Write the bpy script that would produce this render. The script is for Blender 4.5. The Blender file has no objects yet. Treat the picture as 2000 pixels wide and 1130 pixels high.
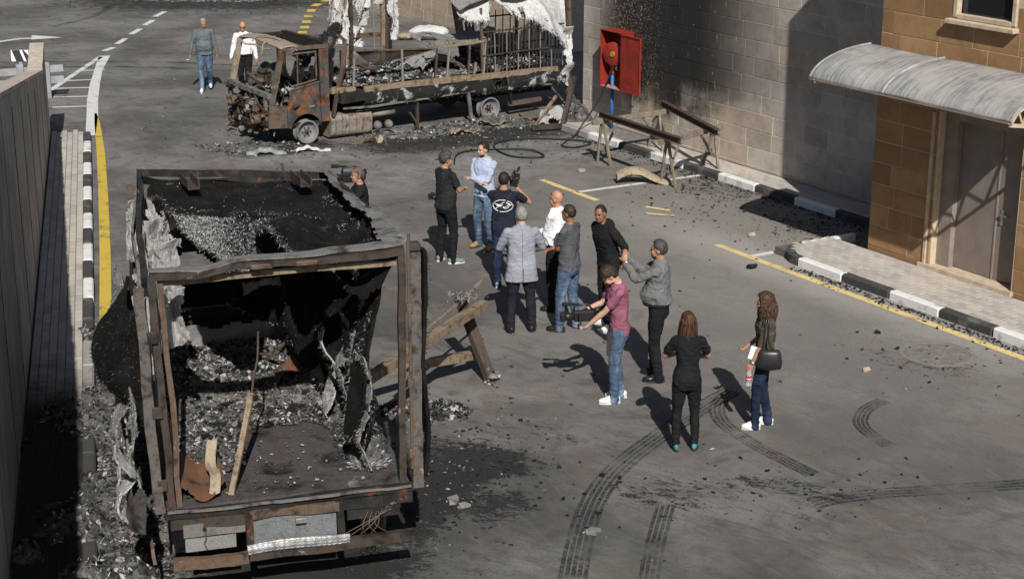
import bpy, bmesh, math, random
import numpy as np
from mathutils import Vector, Matrix

scene = bpy.context.scene
COL = scene.collection
R = math.radians
random.seed(7)
RNG = np.random.default_rng(7)

# ------------------------------------------------------------------ camera
CAM_H = 7.45
cam_d = bpy.data.cameras.new('camera')
cam = bpy.data.objects.new('camera', cam_d)
COL.objects.link(cam)
cam.location = (0, 0, CAM_H)
cam.rotation_euler = (R(90 - 17.3), 0, 0)
cam_d.sensor_width = 36.0
cam_d.lens = 3300 / 2000 * 36.0
cam_d.clip_end = 600
scene.camera = cam

# ------------------------------------------------------------------ sky and sun
SUN_EL, SUN_HEAD = 39.5, -7.6            # light travels towards +Y, a little to -X
w = bpy.data.worlds.new('World'); scene.world = w; w.use_nodes = True
wn = w.node_tree
for n_ in list(wn.nodes): wn.nodes.remove(n_)
sky = wn.nodes.new('ShaderNodeTexSky'); sky.sky_type = 'NISHITA'; sky.sun_disc = False
sky.sun_elevation = R(SUN_EL); sky.sun_rotation = R(180 + SUN_HEAD)
bg = wn.nodes.new('ShaderNodeBackground'); bg.inputs[1].default_value = 0.05
wo = wn.nodes.new('ShaderNodeOutputWorld')
wn.links.new(sky.outputs[0], bg.inputs[0]); wn.links.new(bg.outputs[0], wo.inputs[0])
sl = bpy.data.lights.new('sun', 'SUN'); sl.energy = 5.0; sl.angle = R(0.5); sl.color = (1.0, .955, .89)
so = bpy.data.objects.new('sun', sl); COL.objects.link(so); so.location = (0, -20, 40)
ld = Vector((math.sin(R(SUN_HEAD)) * math.cos(R(SUN_EL)), math.cos(R(SUN_HEAD)) * math.cos(R(SUN_EL)), -math.sin(R(SUN_EL))))
so.rotation_euler = ld.to_track_quat('-Z', 'Y').to_euler()
scene.view_settings.view_transform = 'Standard'; scene.view_settings.look = 'None'
scene.view_settings.exposure = 0.2; scene.view_settings.gamma = 1.0
scene.view_settings.use_curve_mapping = False

# ------------------------------------------------------------------ small maths
def V(*a): return Vector(a)
def _hash(ix, iy, iz, seed):
    h = (ix.astype(np.int64) * 374761393 + iy.astype(np.int64) * 668265263 + iz.astype(np.int64) * 2147483647 + seed * 1442695041) & 0xffffffff
    h = ((h ^ (h >> 13)) * 1274126177) & 0xffffffff
    h = h ^ (h >> 16)
    return (h & 0xffff) / 32767.5 - 1.0
def vnoise(P, scale=1.0, seed=0):
    P = np.asarray(P, float) * scale
    i = np.floor(P).astype(np.int64); f = P - i; f = f * f * (3 - 2 * f)
    r = 0
    for dx in (0, 1):
        for dy in (0, 1):
            for dz in (0, 1):
                wgt = (f[:, 0] if dx else 1 - f[:, 0]) * (f[:, 1] if dy else 1 - f[:, 1]) * (f[:, 2] if dz else 1 - f[:, 2])
                r = r + wgt * _hash(i[:, 0] + dx, i[:, 1] + dy, i[:, 2] + dz, seed)
    return r
def fbm(P, scale=1.0, seed=0, oct=4):
    r = 0; a = 1; t = 0
    for k in range(oct):
        r = r + a * vnoise(P, scale * 2 ** k, seed + k * 17); t += a; a *= .5
    return r / t
def n1(x, y=0, z=0, scale=1, seed=0): return float(fbm(np.array([[x, y, z]]), scale, seed, 3)[0])

# ------------------------------------------------------------------ mesh builder
class MB:
    def __init__(s): s.v = []; s.f = []
    def add(s, vs, fs):
        o = len(s.v); s.v.extend([tuple(p) for p in vs]); s.f.extend([tuple(i + o for i in q) for q in fs]); return s
    def box(s, c, size, rot=None, ch=0.0):
        c = Vector(c); hx, hy, hz = [d / 2 for d in size]
        if ch <= 0:
            vs = [Vector((x, y, z)) for x in (-hx, hx) for y in (-hy, hy) for z in (-hz, hz)]
            fs = [(0, 1, 3, 2), (4, 6, 7, 5), (0, 4, 5, 1), (2, 3, 7, 6), (0, 2, 6, 4), (1, 5, 7, 3)]
        else:
            bm = bmesh.new(); bmesh.ops.create_cube(bm, size=1)
            for q in bm.verts: q.co = Vector((q.co.x * 2 * hx, q.co.y * 2 * hy, q.co.z * 2 * hz))
            bmesh.ops.bevel(bm, geom=list(bm.edges), offset=ch, segments=1, affect='EDGES')
            bm.verts.ensure_lookup_table(); vs = [q.co.copy() for q in bm.verts]; fs = [[q.index for q in f.verts] for f in bm.faces]; bm.free()
        if rot is not None: vs = [rot @ p for p in vs]
        return s.add([c + p for p in vs], fs)
    def beam(s, a, b, wd, ht, up=(0, 0, 1), ch=0.0):
        a = Vector(a); b = Vector(b); z = b - a; L = z.length; z.normalize(); up = Vector(up)
        if abs(z.dot(up)) > .99: up = Vector((0, 1, 0))
        x = up.cross(z).normalized(); y = z.cross(x)
        return s.box((a + b) / 2, (wd, ht, L), Matrix((x, y, z)).transposed(), ch)
    def ring_loft(s, rings, cap=True):
        o = len(s.v); n = len(rings[0])
        for r in rings: s.v.extend([tuple(p) for p in r])
        for k in range(len(rings) - 1):
            for i in range(n):
                j = (i + 1) % n
                s.f.append((o + k * n + i, o + k * n + j, o + (k + 1) * n + j, o + (k + 1) * n + i))
        if cap:
            s.f.append(tuple(o + i for i in reversed(range(n)))); e = o + (len(rings) - 1) * n
            s.f.append(tuple(e + i for i in range(n)))
        return s
    def tube(s, pts, rad, n=8, cap=True):
        pts = [Vector(p) for p in pts]
        if not hasattr(rad, '__len__'): rad = [rad] * len(pts)
        rings = []; px = None
        for k, p in enumerate(pts):
            d = (pts[min(k + 1, len(pts) - 1)] - pts[max(k - 1, 0)]).normalized()
            if px is None:
                px = d.cross(Vector((0, 0, 1)) if abs(d.z) < .9 else Vector((1, 0, 0))).normalized()
            px = (px - d * px.dot(d)).normalized(); py = d.cross(px)
            rings.append([p + px * math.cos(2 * math.pi * i / n) * rad[k] + py * math.sin(2 * math.pi * i / n) * rad[k] for i in range(n)])
        return s.ring_loft(rings, cap)
    def lathe(s, prof, c, axis=(0, 0, 1), n=20, xdir=None):
        c = Vector(c); a = Vector(axis).normalized()
        x = Vector(xdir).normalized() if xdir else a.cross(Vector((0, 0, 1)) if abs(a.z) < .9 else Vector((1, 0, 0))).normalized(); y = a.cross(x)
        rings = [[c + a * h + (x * math.cos(2 * math.pi * i / n) + y * math.sin(2 * math.pi * i / n)) * r for i in range(n)] for r, h in prof]
        return s.ring_loft(rings, False)
    def prism(s, poly, d):
        """poly: list of 3-D points of one flat face, d: extrude vector"""
        d = Vector(d); n = len(poly); vs = [Vector(p) for p in poly] + [Vector(p) + d for p in poly]
        fs = [tuple(range(n)), tuple(reversed(range(n, 2 * n)))] + [(i, i + n, (i + 1) % n + n, (i + 1) % n) for i in range(n)]
        return s.add(vs, fs)
    def ell(s, c, r, rot=None, nu=12, nv=8):
        c = Vector(c); vs = []; fs = []
        for k in range(1, nv):
            t = math.pi * k / nv
            for i in range(nu):
                a = 2 * math.pi * i / nu; vs.append(Vector((math.sin(t) * math.cos(a) * r[0], math.sin(t) * math.sin(a) * r[1], math.cos(t) * r[2])))
        vs.append(Vector((0, 0, r[2]))); vs.append(Vector((0, 0, -r[2]))); T = len(vs) - 2
        for k in range(nv - 2):
            for i in range(nu):
                j = (i + 1) % nu; fs.append((k * nu + i, (k + 1) * nu + i, (k + 1) * nu + j, k * nu + j))
        for i in range(nu):
            j = (i + 1) % nu; fs.append((T, i, j)); fs.append((T + 1, (nv - 2) * nu + j, (nv - 2) * nu + i))
        if rot is not None: vs = [rot @ p for p in vs]
        return s.add([c + p for p in vs], fs)
    def mesh(s, name, mat=None, smooth=False):
        me = bpy.data.meshes.new(name); me.from_pydata([tuple(p) for p in s.v], [], s.f); me.validate()
        if mat: me.materials.append(mat)
        bm = bmesh.new(); bm.from_mesh(me); bmesh.ops.recalc_face_normals(bm, faces=bm.faces); bm.to_mesh(me); bm.free()
        if smooth:
            for p in me.polygons: p.use_smooth = True
        return me
    def build(s, name, mat, parent=None, smooth=False): return link(name, s.mesh(name, mat, smooth), parent)

def link(name, data, parent=None, loc=None, rz=None):
    o = bpy.data.objects.new(name, data); COL.objects.link(o); o.parent = parent
    if loc is not None: o.location = loc
    if rz is not None: o.rotation_euler = (0, 0, rz)
    return o
def thing(name, label, cat, loc=(0, 0, 0), rz=0, group=None):
    return tag(link(name, None, None, loc, rz), label, cat, group)
def tag(o, label=None, cat=None, group=None, kind=None):
    if label: o['label'] = label
    if cat: o['category'] = cat
    if group: o['group'] = group
    if kind: o['kind'] = kind
    return o

def sheet(fn, nu, nv, keep=None, thick=0.0, seed=0):
    """deformed, ragged sheet: fn(u,v)->xyz ; keep(u,v)->bool mask arrays"""
    u, v = np.meshgrid(np.linspace(0, 1, nu + 1), np.linspace(0, 1, nv + 1), indexing='ij')
    P = fn(u.ravel(), v.ravel())
    uc, vc = np.meshgrid((np.arange(nu) + .5) / nu, (np.arange(nv) + .5) / nv, indexing='ij')
    K = np.ones(nu * nv, bool) if keep is None else keep(uc.ravel(), vc.ravel())
    ii, jj = np.meshgrid(np.arange(nu), np.arange(nv), indexing='ij'); ii = ii.ravel()[K]; jj = jj.ravel()[K]; m = nv + 1
    Q = np.stack([ii * m + jj, (ii + 1) * m + jj, (ii + 1) * m + jj + 1, ii * m + jj + 1], 1)
    used = np.unique(Q); mp = -np.ones(len(P), int); mp[used] = np.arange(len(used))
    b = MB(); Q = mp[Q]; P = P[used]
    if thick <= 0:
        b.v = [tuple(p) for p in P]; b.f = [tuple(int(k) for k in q) for q in Q]; return b
    # thickness along averaged normals
    N = np.zeros_like(P); fn_ = np.cross(P[Q[:, 2]] - P[Q[:, 0]], P[Q[:, 3]] - P[Q[:, 1]])
    for k in range(4): np.add.at(N, Q[:, k], fn_)
    N /= np.linalg.norm(N, axis=1)[:, None] + 1e-9
    n = len(P); b.v = [tuple(p) for p in P] + [tuple(p) for p in P - N * thick]
    b.f = [tuple(int(k) for k in q) for q in Q] + [tuple(int(k) + n for k in q[::-1]) for q in Q]
    cnt = {}
    for q in Q:
        for k in range(4):
            e = (int(q[k]), int(q[(k + 1) % 4])); cnt[e] = 1
    for (a, c) in list(cnt):
        if (c, a) not in cnt: b.f.append((c, a, a + n, c + n))
    return b
def strands(b, pts, dirs, length, width, rng, curl=.4):
    """short frayed fibres, each a bent two-quad ribbon"""
    for p, d in zip(pts, dirs):
        p = Vector(p); d = Vector(d).normalized(); L = length * rng.uniform(.4, 1.3); wv = Vector(rng.normal(size=3)).cross(d)
        if wv.length < 1e-4: continue
        wv = wv.normalized() * width * .5; d2 = (d + Vector(rng.normal(size=3)) * curl).normalized()
        m = p + d * L * .5; e = m + d2 * L * .5
        b.add([p - wv, p + wv, m + wv, m - wv, e], [(0, 1, 2, 3), (3, 2, 4)])
def flakes(b, pts, smin, smax, rng, flat=.5, power=2.5):
    """crumpled flakes of char and ash"""
    for p in pts:
        s_ = smin + (smax - smin) * rng.random() ** power; p = Vector(p)
        up = Vector((rng.normal() * flat, rng.normal() * flat, 1)).normalized(); x = up.cross(Vector((rng.normal(), rng.normal(), .1))).normalized(); y = up.cross(x)
        k = int(rng.integers(4, 7)); ring = []; a0 = rng.random() * 6
        asp = rng.uniform(.4, 1)
        for i in range(k):
            a = a0 + 2 * math.pi * i / k; r = s_ * rng.uniform(.6, 1.15)
            ring.append(p + x * math.cos(a) * r + y * math.sin(a) * r * asp + up * rng.uniform(0, .35) * s_)
        c = p + up * s_ * rng.uniform(.1, .6)
        b.add(ring + [c], [(i, (i + 1) % k, k) for i in range(k)])
def chunks(b, pts, smin, smax, rng):
    for p in pts:
        s_ = smin + (smax - smin) * rng.random() ** 2.5
        q = Matrix.Rotation(rng.random() * 6.28, 3, 'Z') @ Matrix.Rotation(rng.normal() * .4, 3, 'X')
        vs = [q @ Vector((x * s_ * rng.uniform(.5, 1.2), y * s_ * rng.uniform(.4, 1), z * s_ * rng.uniform(.3, .7))) + Vector(p) for x in (-1, 1) for y in (-1, 1) for z in (-.3, 1)]
        b.add(vs, [(0, 1, 3, 2), (4, 6, 7, 5), (0, 4, 5, 1), (2, 3, 7, 6), (0, 2, 6, 4), (1, 5, 7, 3)])

# ------------------------------------------------------------------ materials
class G:
    def __init__(s, name):
        s.m = bpy.data.materials.new(name); s.m.use_nodes = True; s.nt = s.m.node_tree
        s.b = s.nt.nodes['Principled BSDF']; s._pos = None; s._obj = None; s.out = s.nt.nodes['Material Output']
    def n(s, t): return s.nt.nodes.new(t)
    def l(s, a, b): s.nt.links.new(a, b)
    def put(s, sock, v):
        if hasattr(v, 'is_output'): s.l(v, sock)
        elif isinstance(v, (tuple, list)) and len(v) == 3 and sock.type == 'RGBA': sock.default_value = (*v, 1)
        else: sock.default_value = v
    @property
    def pos(s):
        if not s._pos: s._pos = s.n('ShaderNodeNewGeometry').outputs['Position']
        return s._pos
    @property
    def obj(s):
        if not s._obj: s._obj = s.n('ShaderNodeTexCoord').outputs['Object']
        return s._obj
    def map(s, vec, scale=(1, 1, 1), rot=(0, 0, 0), loc=(0, 0, 0)):
        k = s.n('ShaderNodeMapping'); s.l(vec, k.inputs[0]); k.inputs['Location'].default_value = loc; k.inputs['Rotation'].default_value = rot; k.inputs['Scale'].default_value = scale
        return k.outputs[0]
    def aniso(s, vec, ang, sx, sy):
        return s.map(s.map(vec, (1, 1, 1), (0, 0, -ang)), (sx, sy, 1))
    def noise(s, vec, scale, detail=4, rough=.6, dist=0.0):
        k = s.n('ShaderNodeTexNoise'); s.l(vec, k.inputs['Vector']); k.inputs['Scale'].default_value = scale; k.inputs['Detail'].default_value = detail
        k.inputs['Roughness'].default_value = rough; k.inputs['Distortion'].default_value = dist; return k.outputs['Fac']
    def voro(s, vec, scale, feature='F1'):
        k = s.n('ShaderNodeTexVoronoi'); k.feature = feature; s.l(vec, k.inputs['Vector']); k.inputs['Scale'].default_value = scale; return k.outputs['Distance']
    def rng(s, f, a, b, c=0., d=1.):
        k = s.n('ShaderNodeMapRange'); s.put(k.inputs[0], f); k.inputs[1].default_value = a; k.inputs[2].default_value = b; k.inputs[3].default_value = c; k.inputs[4].default_value = d
        k.interpolation_type = 'SMOOTHSTEP'; return k.outputs[0]
    def math(s, op, a, b=0.):
        k = s.n('ShaderNodeMath'); k.operation = op; s.put(k.inputs[0], a); s.put(k.inputs[1], b); return k.outputs[0]
    def mul(s, a, b): return s.math('MULTIPLY', a, b)
    def mix(s, f, a, b, mode='MIX'):
        k = s.n('ShaderNodeMix'); k.data_type = 'RGBA'; k.blend_type = mode; s.put(k.inputs[0], f); s.put(k.inputs[6], a); s.put(k.inputs[7], b); return k.outputs[2]
    def ramp(s, f, stops, const=False):
        k = s.n('ShaderNodeValToRGB'); s.l(f, k.inputs[0]); e = k.color_ramp.elements
        if const: k.color_ramp.interpolation = 'CONSTANT'
        while len(e) < len(stops): e.new(.5)
        for q, (p, c) in zip(e, stops): q.position = p; q.color = (*c, 1) if len(c) == 3 else c
        return k.outputs[0]
    def island(s): return s.n('ShaderNodeNewGeometry').outputs['Random Per Island']
    def orand(s): return s.n('ShaderNodeObjectInfo').outputs['Random']
    def xyz(s, vec):
        k = s.n('ShaderNodeSeparateXYZ'); s.l(vec, k.inputs[0]); return k.outputs
    def bump(s, h, strength=.3, dist=.01):
        k = s.n('ShaderNodeBump'); s.l(h, k.inputs['Height']); k.inputs['Strength'].default_value = strength; k.inputs['Distance'].default_value = dist
        s.l(k.outputs[0], s.b.inputs['Normal']); return s
    def done(s, col, rough=.8, metal=0., spec=.3):
        s.put(s.b.inputs['Base Color'], col); s.put(s.b.inputs['Roughness'], rough); s.put(s.b.inputs['Metallic'], metal); s.b.inputs['Specular IOR Level'].default_value = spec
        return s.m
def gray(v, t=0.0): return (v * (1 + t), v, v * (1 - t))

def burnt(name, base, soot=.5, rust=.3, ash=.3, scale=3.0, rustc=(.22, .075, .025), metal=0.25, rough=.75):
    """scorched metal: base colour, soot, rust blooms and pale ash in the grain"""
    g = G(name); o = g.obj
    a = g.noise(o, scale, 6, .65, .4); b = g.noise(g.map(o, (1, 1, 1), loc=(7, 3, 1)), scale * 1.7, 6, .7, .3); c = g.noise(g.map(o, (1, 1, 1), loc=(1, 9, 4)), scale * .8, 5, .7, .6)
    fine = g.noise(o, scale * 14, 3, .7)
    col = g.mix(g.rng(fine, .3, .7), tuple(x * .75 for x in base), tuple(min(1, x * 1.2) for x in base))
    col = g.mix(g.rng(b, .60 - .25 * rust, .76 - .2 * rust), col, g.mix(fine, tuple(x * .5 for x in rustc), tuple(x * 1.35 for x in rustc)))
    col = g.mix(g.mul(g.rng(a, .60 - .3 * soot, .84 - .26 * soot), .94), col, (.011, .0105, .01))
    col = g.mix(g.mul(g.rng(c, .72 - .22 * ash, .8 - .2 * ash), g.rng(fine, .35, .6)), col, (.33, .32, .30))
    g.bump(g.math('ADD', g.mul(a, .6), g.mul(fine, .5)), .5, .012)
    return g.done(col, rough, metal)

def plain(name, col, rough=.6, metal=0., vary=.15, scale=8, bump=.15, spec=.4):
    g = G(name); n = g.noise(g.obj, scale, 5, .65); f = g.noise(g.obj, scale * 9, 3, .6)
    c = g.mix(g.rng(n, .3, .7), tuple(x * (1 - vary) for x in col), tuple(min(1, x * (1 + vary)) for x in col))
    c = g.mix(g.mul(f, vary), c, tuple(x * .55 for x in col))
    if bump: g.bump(f, bump, .006)
    return g.done(c, rough, metal, spec)

def cloth(name, col, vary=.22, weave=0, stripe=None, rough=.9, fade=None):
    g = G(name); n = g.noise(g.obj, 5, 4, .6); f = g.noise(g.obj, 160, 2, .5)
    c = g.mix(g.rng(n, .3, .7), tuple(x * (1 - vary) for x in col), tuple(min(1, x * (1 + vary)) for x in col))
    if fade:
        c = g.mix(g.rng(g.noise(g.map(g.obj, (1, 1, .45)), 6, 4, .6), .45, .68), c, fade)
        c = g.mix(g.mul(g.noise(g.map(g.obj, (40, 40, 5)), 3, 3, .6), .35), c, tuple(x * .5 for x in col))
    if stripe:
        x = g.xyz(g.obj)
        k = g.n('ShaderNodeTexWave'); g.l(g.obj, k.inputs[0]); k.inputs['Scale'].default_value = stripe[0]; k.inputs['Distortion'].default_value = .6; k.bands_direction = 'X'
        k2 = g.n('ShaderNodeTexWave'); g.l(g.obj, k2.inputs[0]); k2.inputs['Scale'].default_value = stripe[0]; k2.inputs['Distortion'].default_value = .6; k2.bands_direction = 'Z'
        c = g.mix(g.mul(g.math('MAXIMUM', k.outputs['Fac'], k2.outputs['Fac']), .6), c, stripe[1])
    g.bump(g.math('ADD', g.mul(f, .15), g.math('ADD', g.noise(g.map(g.obj, (1, 1, 1.8)), 12, 2, .5, 1.2), g.mul(g.math('ABSOLUTE', g.math('SUBTRACT', g.noise(g.map(g.obj, (1, 1, 1.4), (.5, .3, 0)), 5, 2, .5, .8), .5)), 2.5))), .6, .022)
    return g.done(c, rough, 0, .15)

def debris(name, stops, spread=.25):
    g = G(name); r = g.island(); f = g.noise(g.pos, 30, 4, .7)
    k = g.math('ADD', r, g.mul(g.math('SUBTRACT', f, .5), spread))
    c = g.ramp(k, stops); c = g.mix(g.rng(g.noise(g.pos, 110, 3, .7), .35, .7), c, g.mix(.55, c, (.01, .01, .01)))
    g.bump(f, .5, .02)
    return g.done(c, .9, 0, .15)

M = {}
M['char'] = burnt('charred steel', (.03, .028, .026), .7, .25, .2, 4)
M['rust_dark'] = burnt('dark scorched beam', (.062, .05, .043), .5, .4, .3, 6, (.085, .042, .024))
M['rust_beam'] = burnt('rusty scorched beam', (.13, .095, .072), .42, .5, .35, 6, (.14, .07, .036))
M['rust_pale'] = burnt('pale rusted beam', (.26, .205, .145), .38, .45, .4, 6, (.17, .09, .045))
M['cab_rust'] = burnt('burnt cab panel', (.12, .105, .088), .5, .5, .5, 3.4, (.17, .075, .03))
M['cab_orange'] = burnt('orange rusted door skin', (.075, .072, .07), .42, .52, .35, 3.0, (.3, .095, .022))
M['cab_pale'] = burnt('pale burnt cab roof', (.31, .26, .2), .2, .35, .6, 3.5, (.22, .11, .05))
M['ash_metal'] = burnt('ash covered metal', (.17, .165, .157), .45, .15, .6, 6)
M['grey_metal'] = burnt('grey scorched aluminium', (.3, .3, .29), .18, .1, .4, 5, metal=.5, rough=.55)
M['bed_plate'] = burnt('scorched floor plate', (.1, .094, .092), .45, .3, .45, 3.2, (.12, .065, .045), metal=.4, rough=.6)
M['rust_sheet'] = burnt('rusty loose sheet', (.13, .085, .06), .15, .7, .4, 6, (.2, .08, .04))
M['tan_strip'] = burnt('tan bent strip', (.33, .28, .2), .2, .3, .5, 7, (.2, .12, .06))
M['tank'] = burnt('scorched tank', (.24, .22, .19), .32, .5, .5, 5, (.16, .08, .04))
M['rim'] = burnt('scorched rim', (.2, .2, .21), .25, .12, .5, 9, metal=.3)
M['tread'] = plain('checker plate', (.36, .36, .36), .5, .4, .4, 14, .3)
def _mat_black():
    g = G('charred insulation mat'); o = g.obj; a = g.noise(o, 3, 6, .7, .5); f = g.noise(o, 60, 4, .75); h = g.noise(g.map(o, (1, 1, .3)), 22, 4, .7)
    c = g.mix(g.rng(a, .35, .7), (.007, .007, .007), (.022, .02, .018)); c = g.mix(g.mul(g.rng(f, .62, .76), .6), c, (.1, .095, .09))
    c = g.mix(g.rng(g.noise(g.map(o, loc=(5, 1, 2)), 2.3, 5, .7, .5), .64, .74), c, (.12, .115, .11))
    g.bump(g.math('ADD', f, h), .9, .03); return g.done(c, .95, 0, .1)
M['mat_black'] = _mat_black()
def _insul(name, lo, hi, soot):
    g = G(name); o = g.obj; a = g.noise(o, 3.2, 6, .7, .6); f = g.noise(g.map(o, (3, 3, .8)), 16, 5, .7)
    c = g.mix(g.rng(f, .3, .7), lo, hi); c = g.mix(g.rng(a, .7 - .3 * soot, .8 - .28 * soot), c, (.02, .019, .018))
    g.bump(f, .8, .03); return g.done(c, .95, 0, .1)
M['insul'] = _insul('ash white insulation', (.22, .215, .21), (.52, .51, .5), .35)
M['insul_w'] = _insul('white insulation sheet', (.34, .34, .34), (.66, .66, .66), .3)
M['insul_g'] = _insul('grey insulation', (.1, .1, .098), (.32, .31, .3), .5)
def _fib():
    g = G('frayed fibres'); c = g.ramp(g.island(), [(0, (.03, .03, .03)), (.4, (.12, .12, .117)), (.8, (.33, .325, .32)), (1, (.58, .57, .56))]); return g.done(c, .95, 0, .1)
M['fibre'] = _fib()
M['fibre_white'] = (lambda g: g.done(g.ramp(g.island(), [(0, (.12, .12, .12)), (.4, (.4, .395, .39)), (1, (.78, .77, .76))]), .95, 0, .1))(G('white frayed fibres'))
def _fibd():
    g = G('dark frayed fibres'); c = g.ramp(g.island(), [(0, (.008, .008, .008)), (.6, (.025, .025, .024)), (.92, (.06, .06, .058)), (1, (.16, .16, .157))]); return g.done(c, .95, 0, .1)
M['fibre_dark'] = _fibd()
M['ash'] = debris('ash and char', [(0, (.012, .012, .012)), (.3, (.045, .043, .041)), (.55, (.16, .155, .15)), (.8, (.33, .32, .31)), (.94, (.58, .57, .56)), (1, (.16, .1, .065))])
M['ash_dark'] = debris('dark char debris', [(0, (.008, .008, .008)), (.6, (.022, .021, .02)), (.88, (.05, .048, .045)), (.97, (.17, .165, .16)), (1, (.1, .06, .04))])
M['ash_pale'] = debris('pale ash debris', [(0, (.05, .05, .05)), (.3, (.13, .13, .127)), (.7, (.32, .31, .3)), (1, (.62, .61, .6))])
def _heap():
    g = G('ash bed'); a = g.noise(g.pos, 5, 6, .72, .5); f = g.noise(g.pos, 38, 5, .75)
    c = g.ramp(g.math('ADD', g.mul(a, .6), g.mul(f, .45)), [(.3, (.012, .012, .012)), (.47, (.06, .058, .056)), (.58, (.17, .165, .16)), (.72, (.42, .41, .4))])
    g.bump(f, 1, .04); return g.done(c, .95, 0, .1)
M['heap'] = _heap()
M['black_void'] = plain('painted hole dark', (.008, .008, .008), .9)  # black that colours in the shade inside the lamp hole
M['wood'] = plain('weathered timber', (.2, .165, .125), .85, 0, .35, 7, .5)
M['steel_brown'] = burnt('brown steel channel', (.075, .06, .05), .3, .5, .2, 6, (.13, .06, .035))
M['red'] = None
# ------------------------------------------------------------------ frames of the place
A1 = R(-58.2)
E1 = V(math.cos(A1), math.sin(A1), 0); NO = V(math.sin(A1), -math.cos(A1), 0); BO = V(1.61, 37.47, 0)
def bf(s, o, z=0): return BO + E1 * s + NO * o + V(0, 0, z)          # building frame: along the wall, out to the street, up
DL = V(.2346, -.9721, 0); NL = V(.9721, .2346, 0); LO = V(-9.65, 34.73, 0)
def lf(t, o, z=0): return LO + DL * t + NL * o + V(0, 0, z)          # left wall frame: towards the viewer, out to the road, up
BROT = Matrix((E1, NO, V(0, 0, 1))).transposed()
LROT = Matrix((DL, NL, V(0, 0, 1))).transposed()

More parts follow.
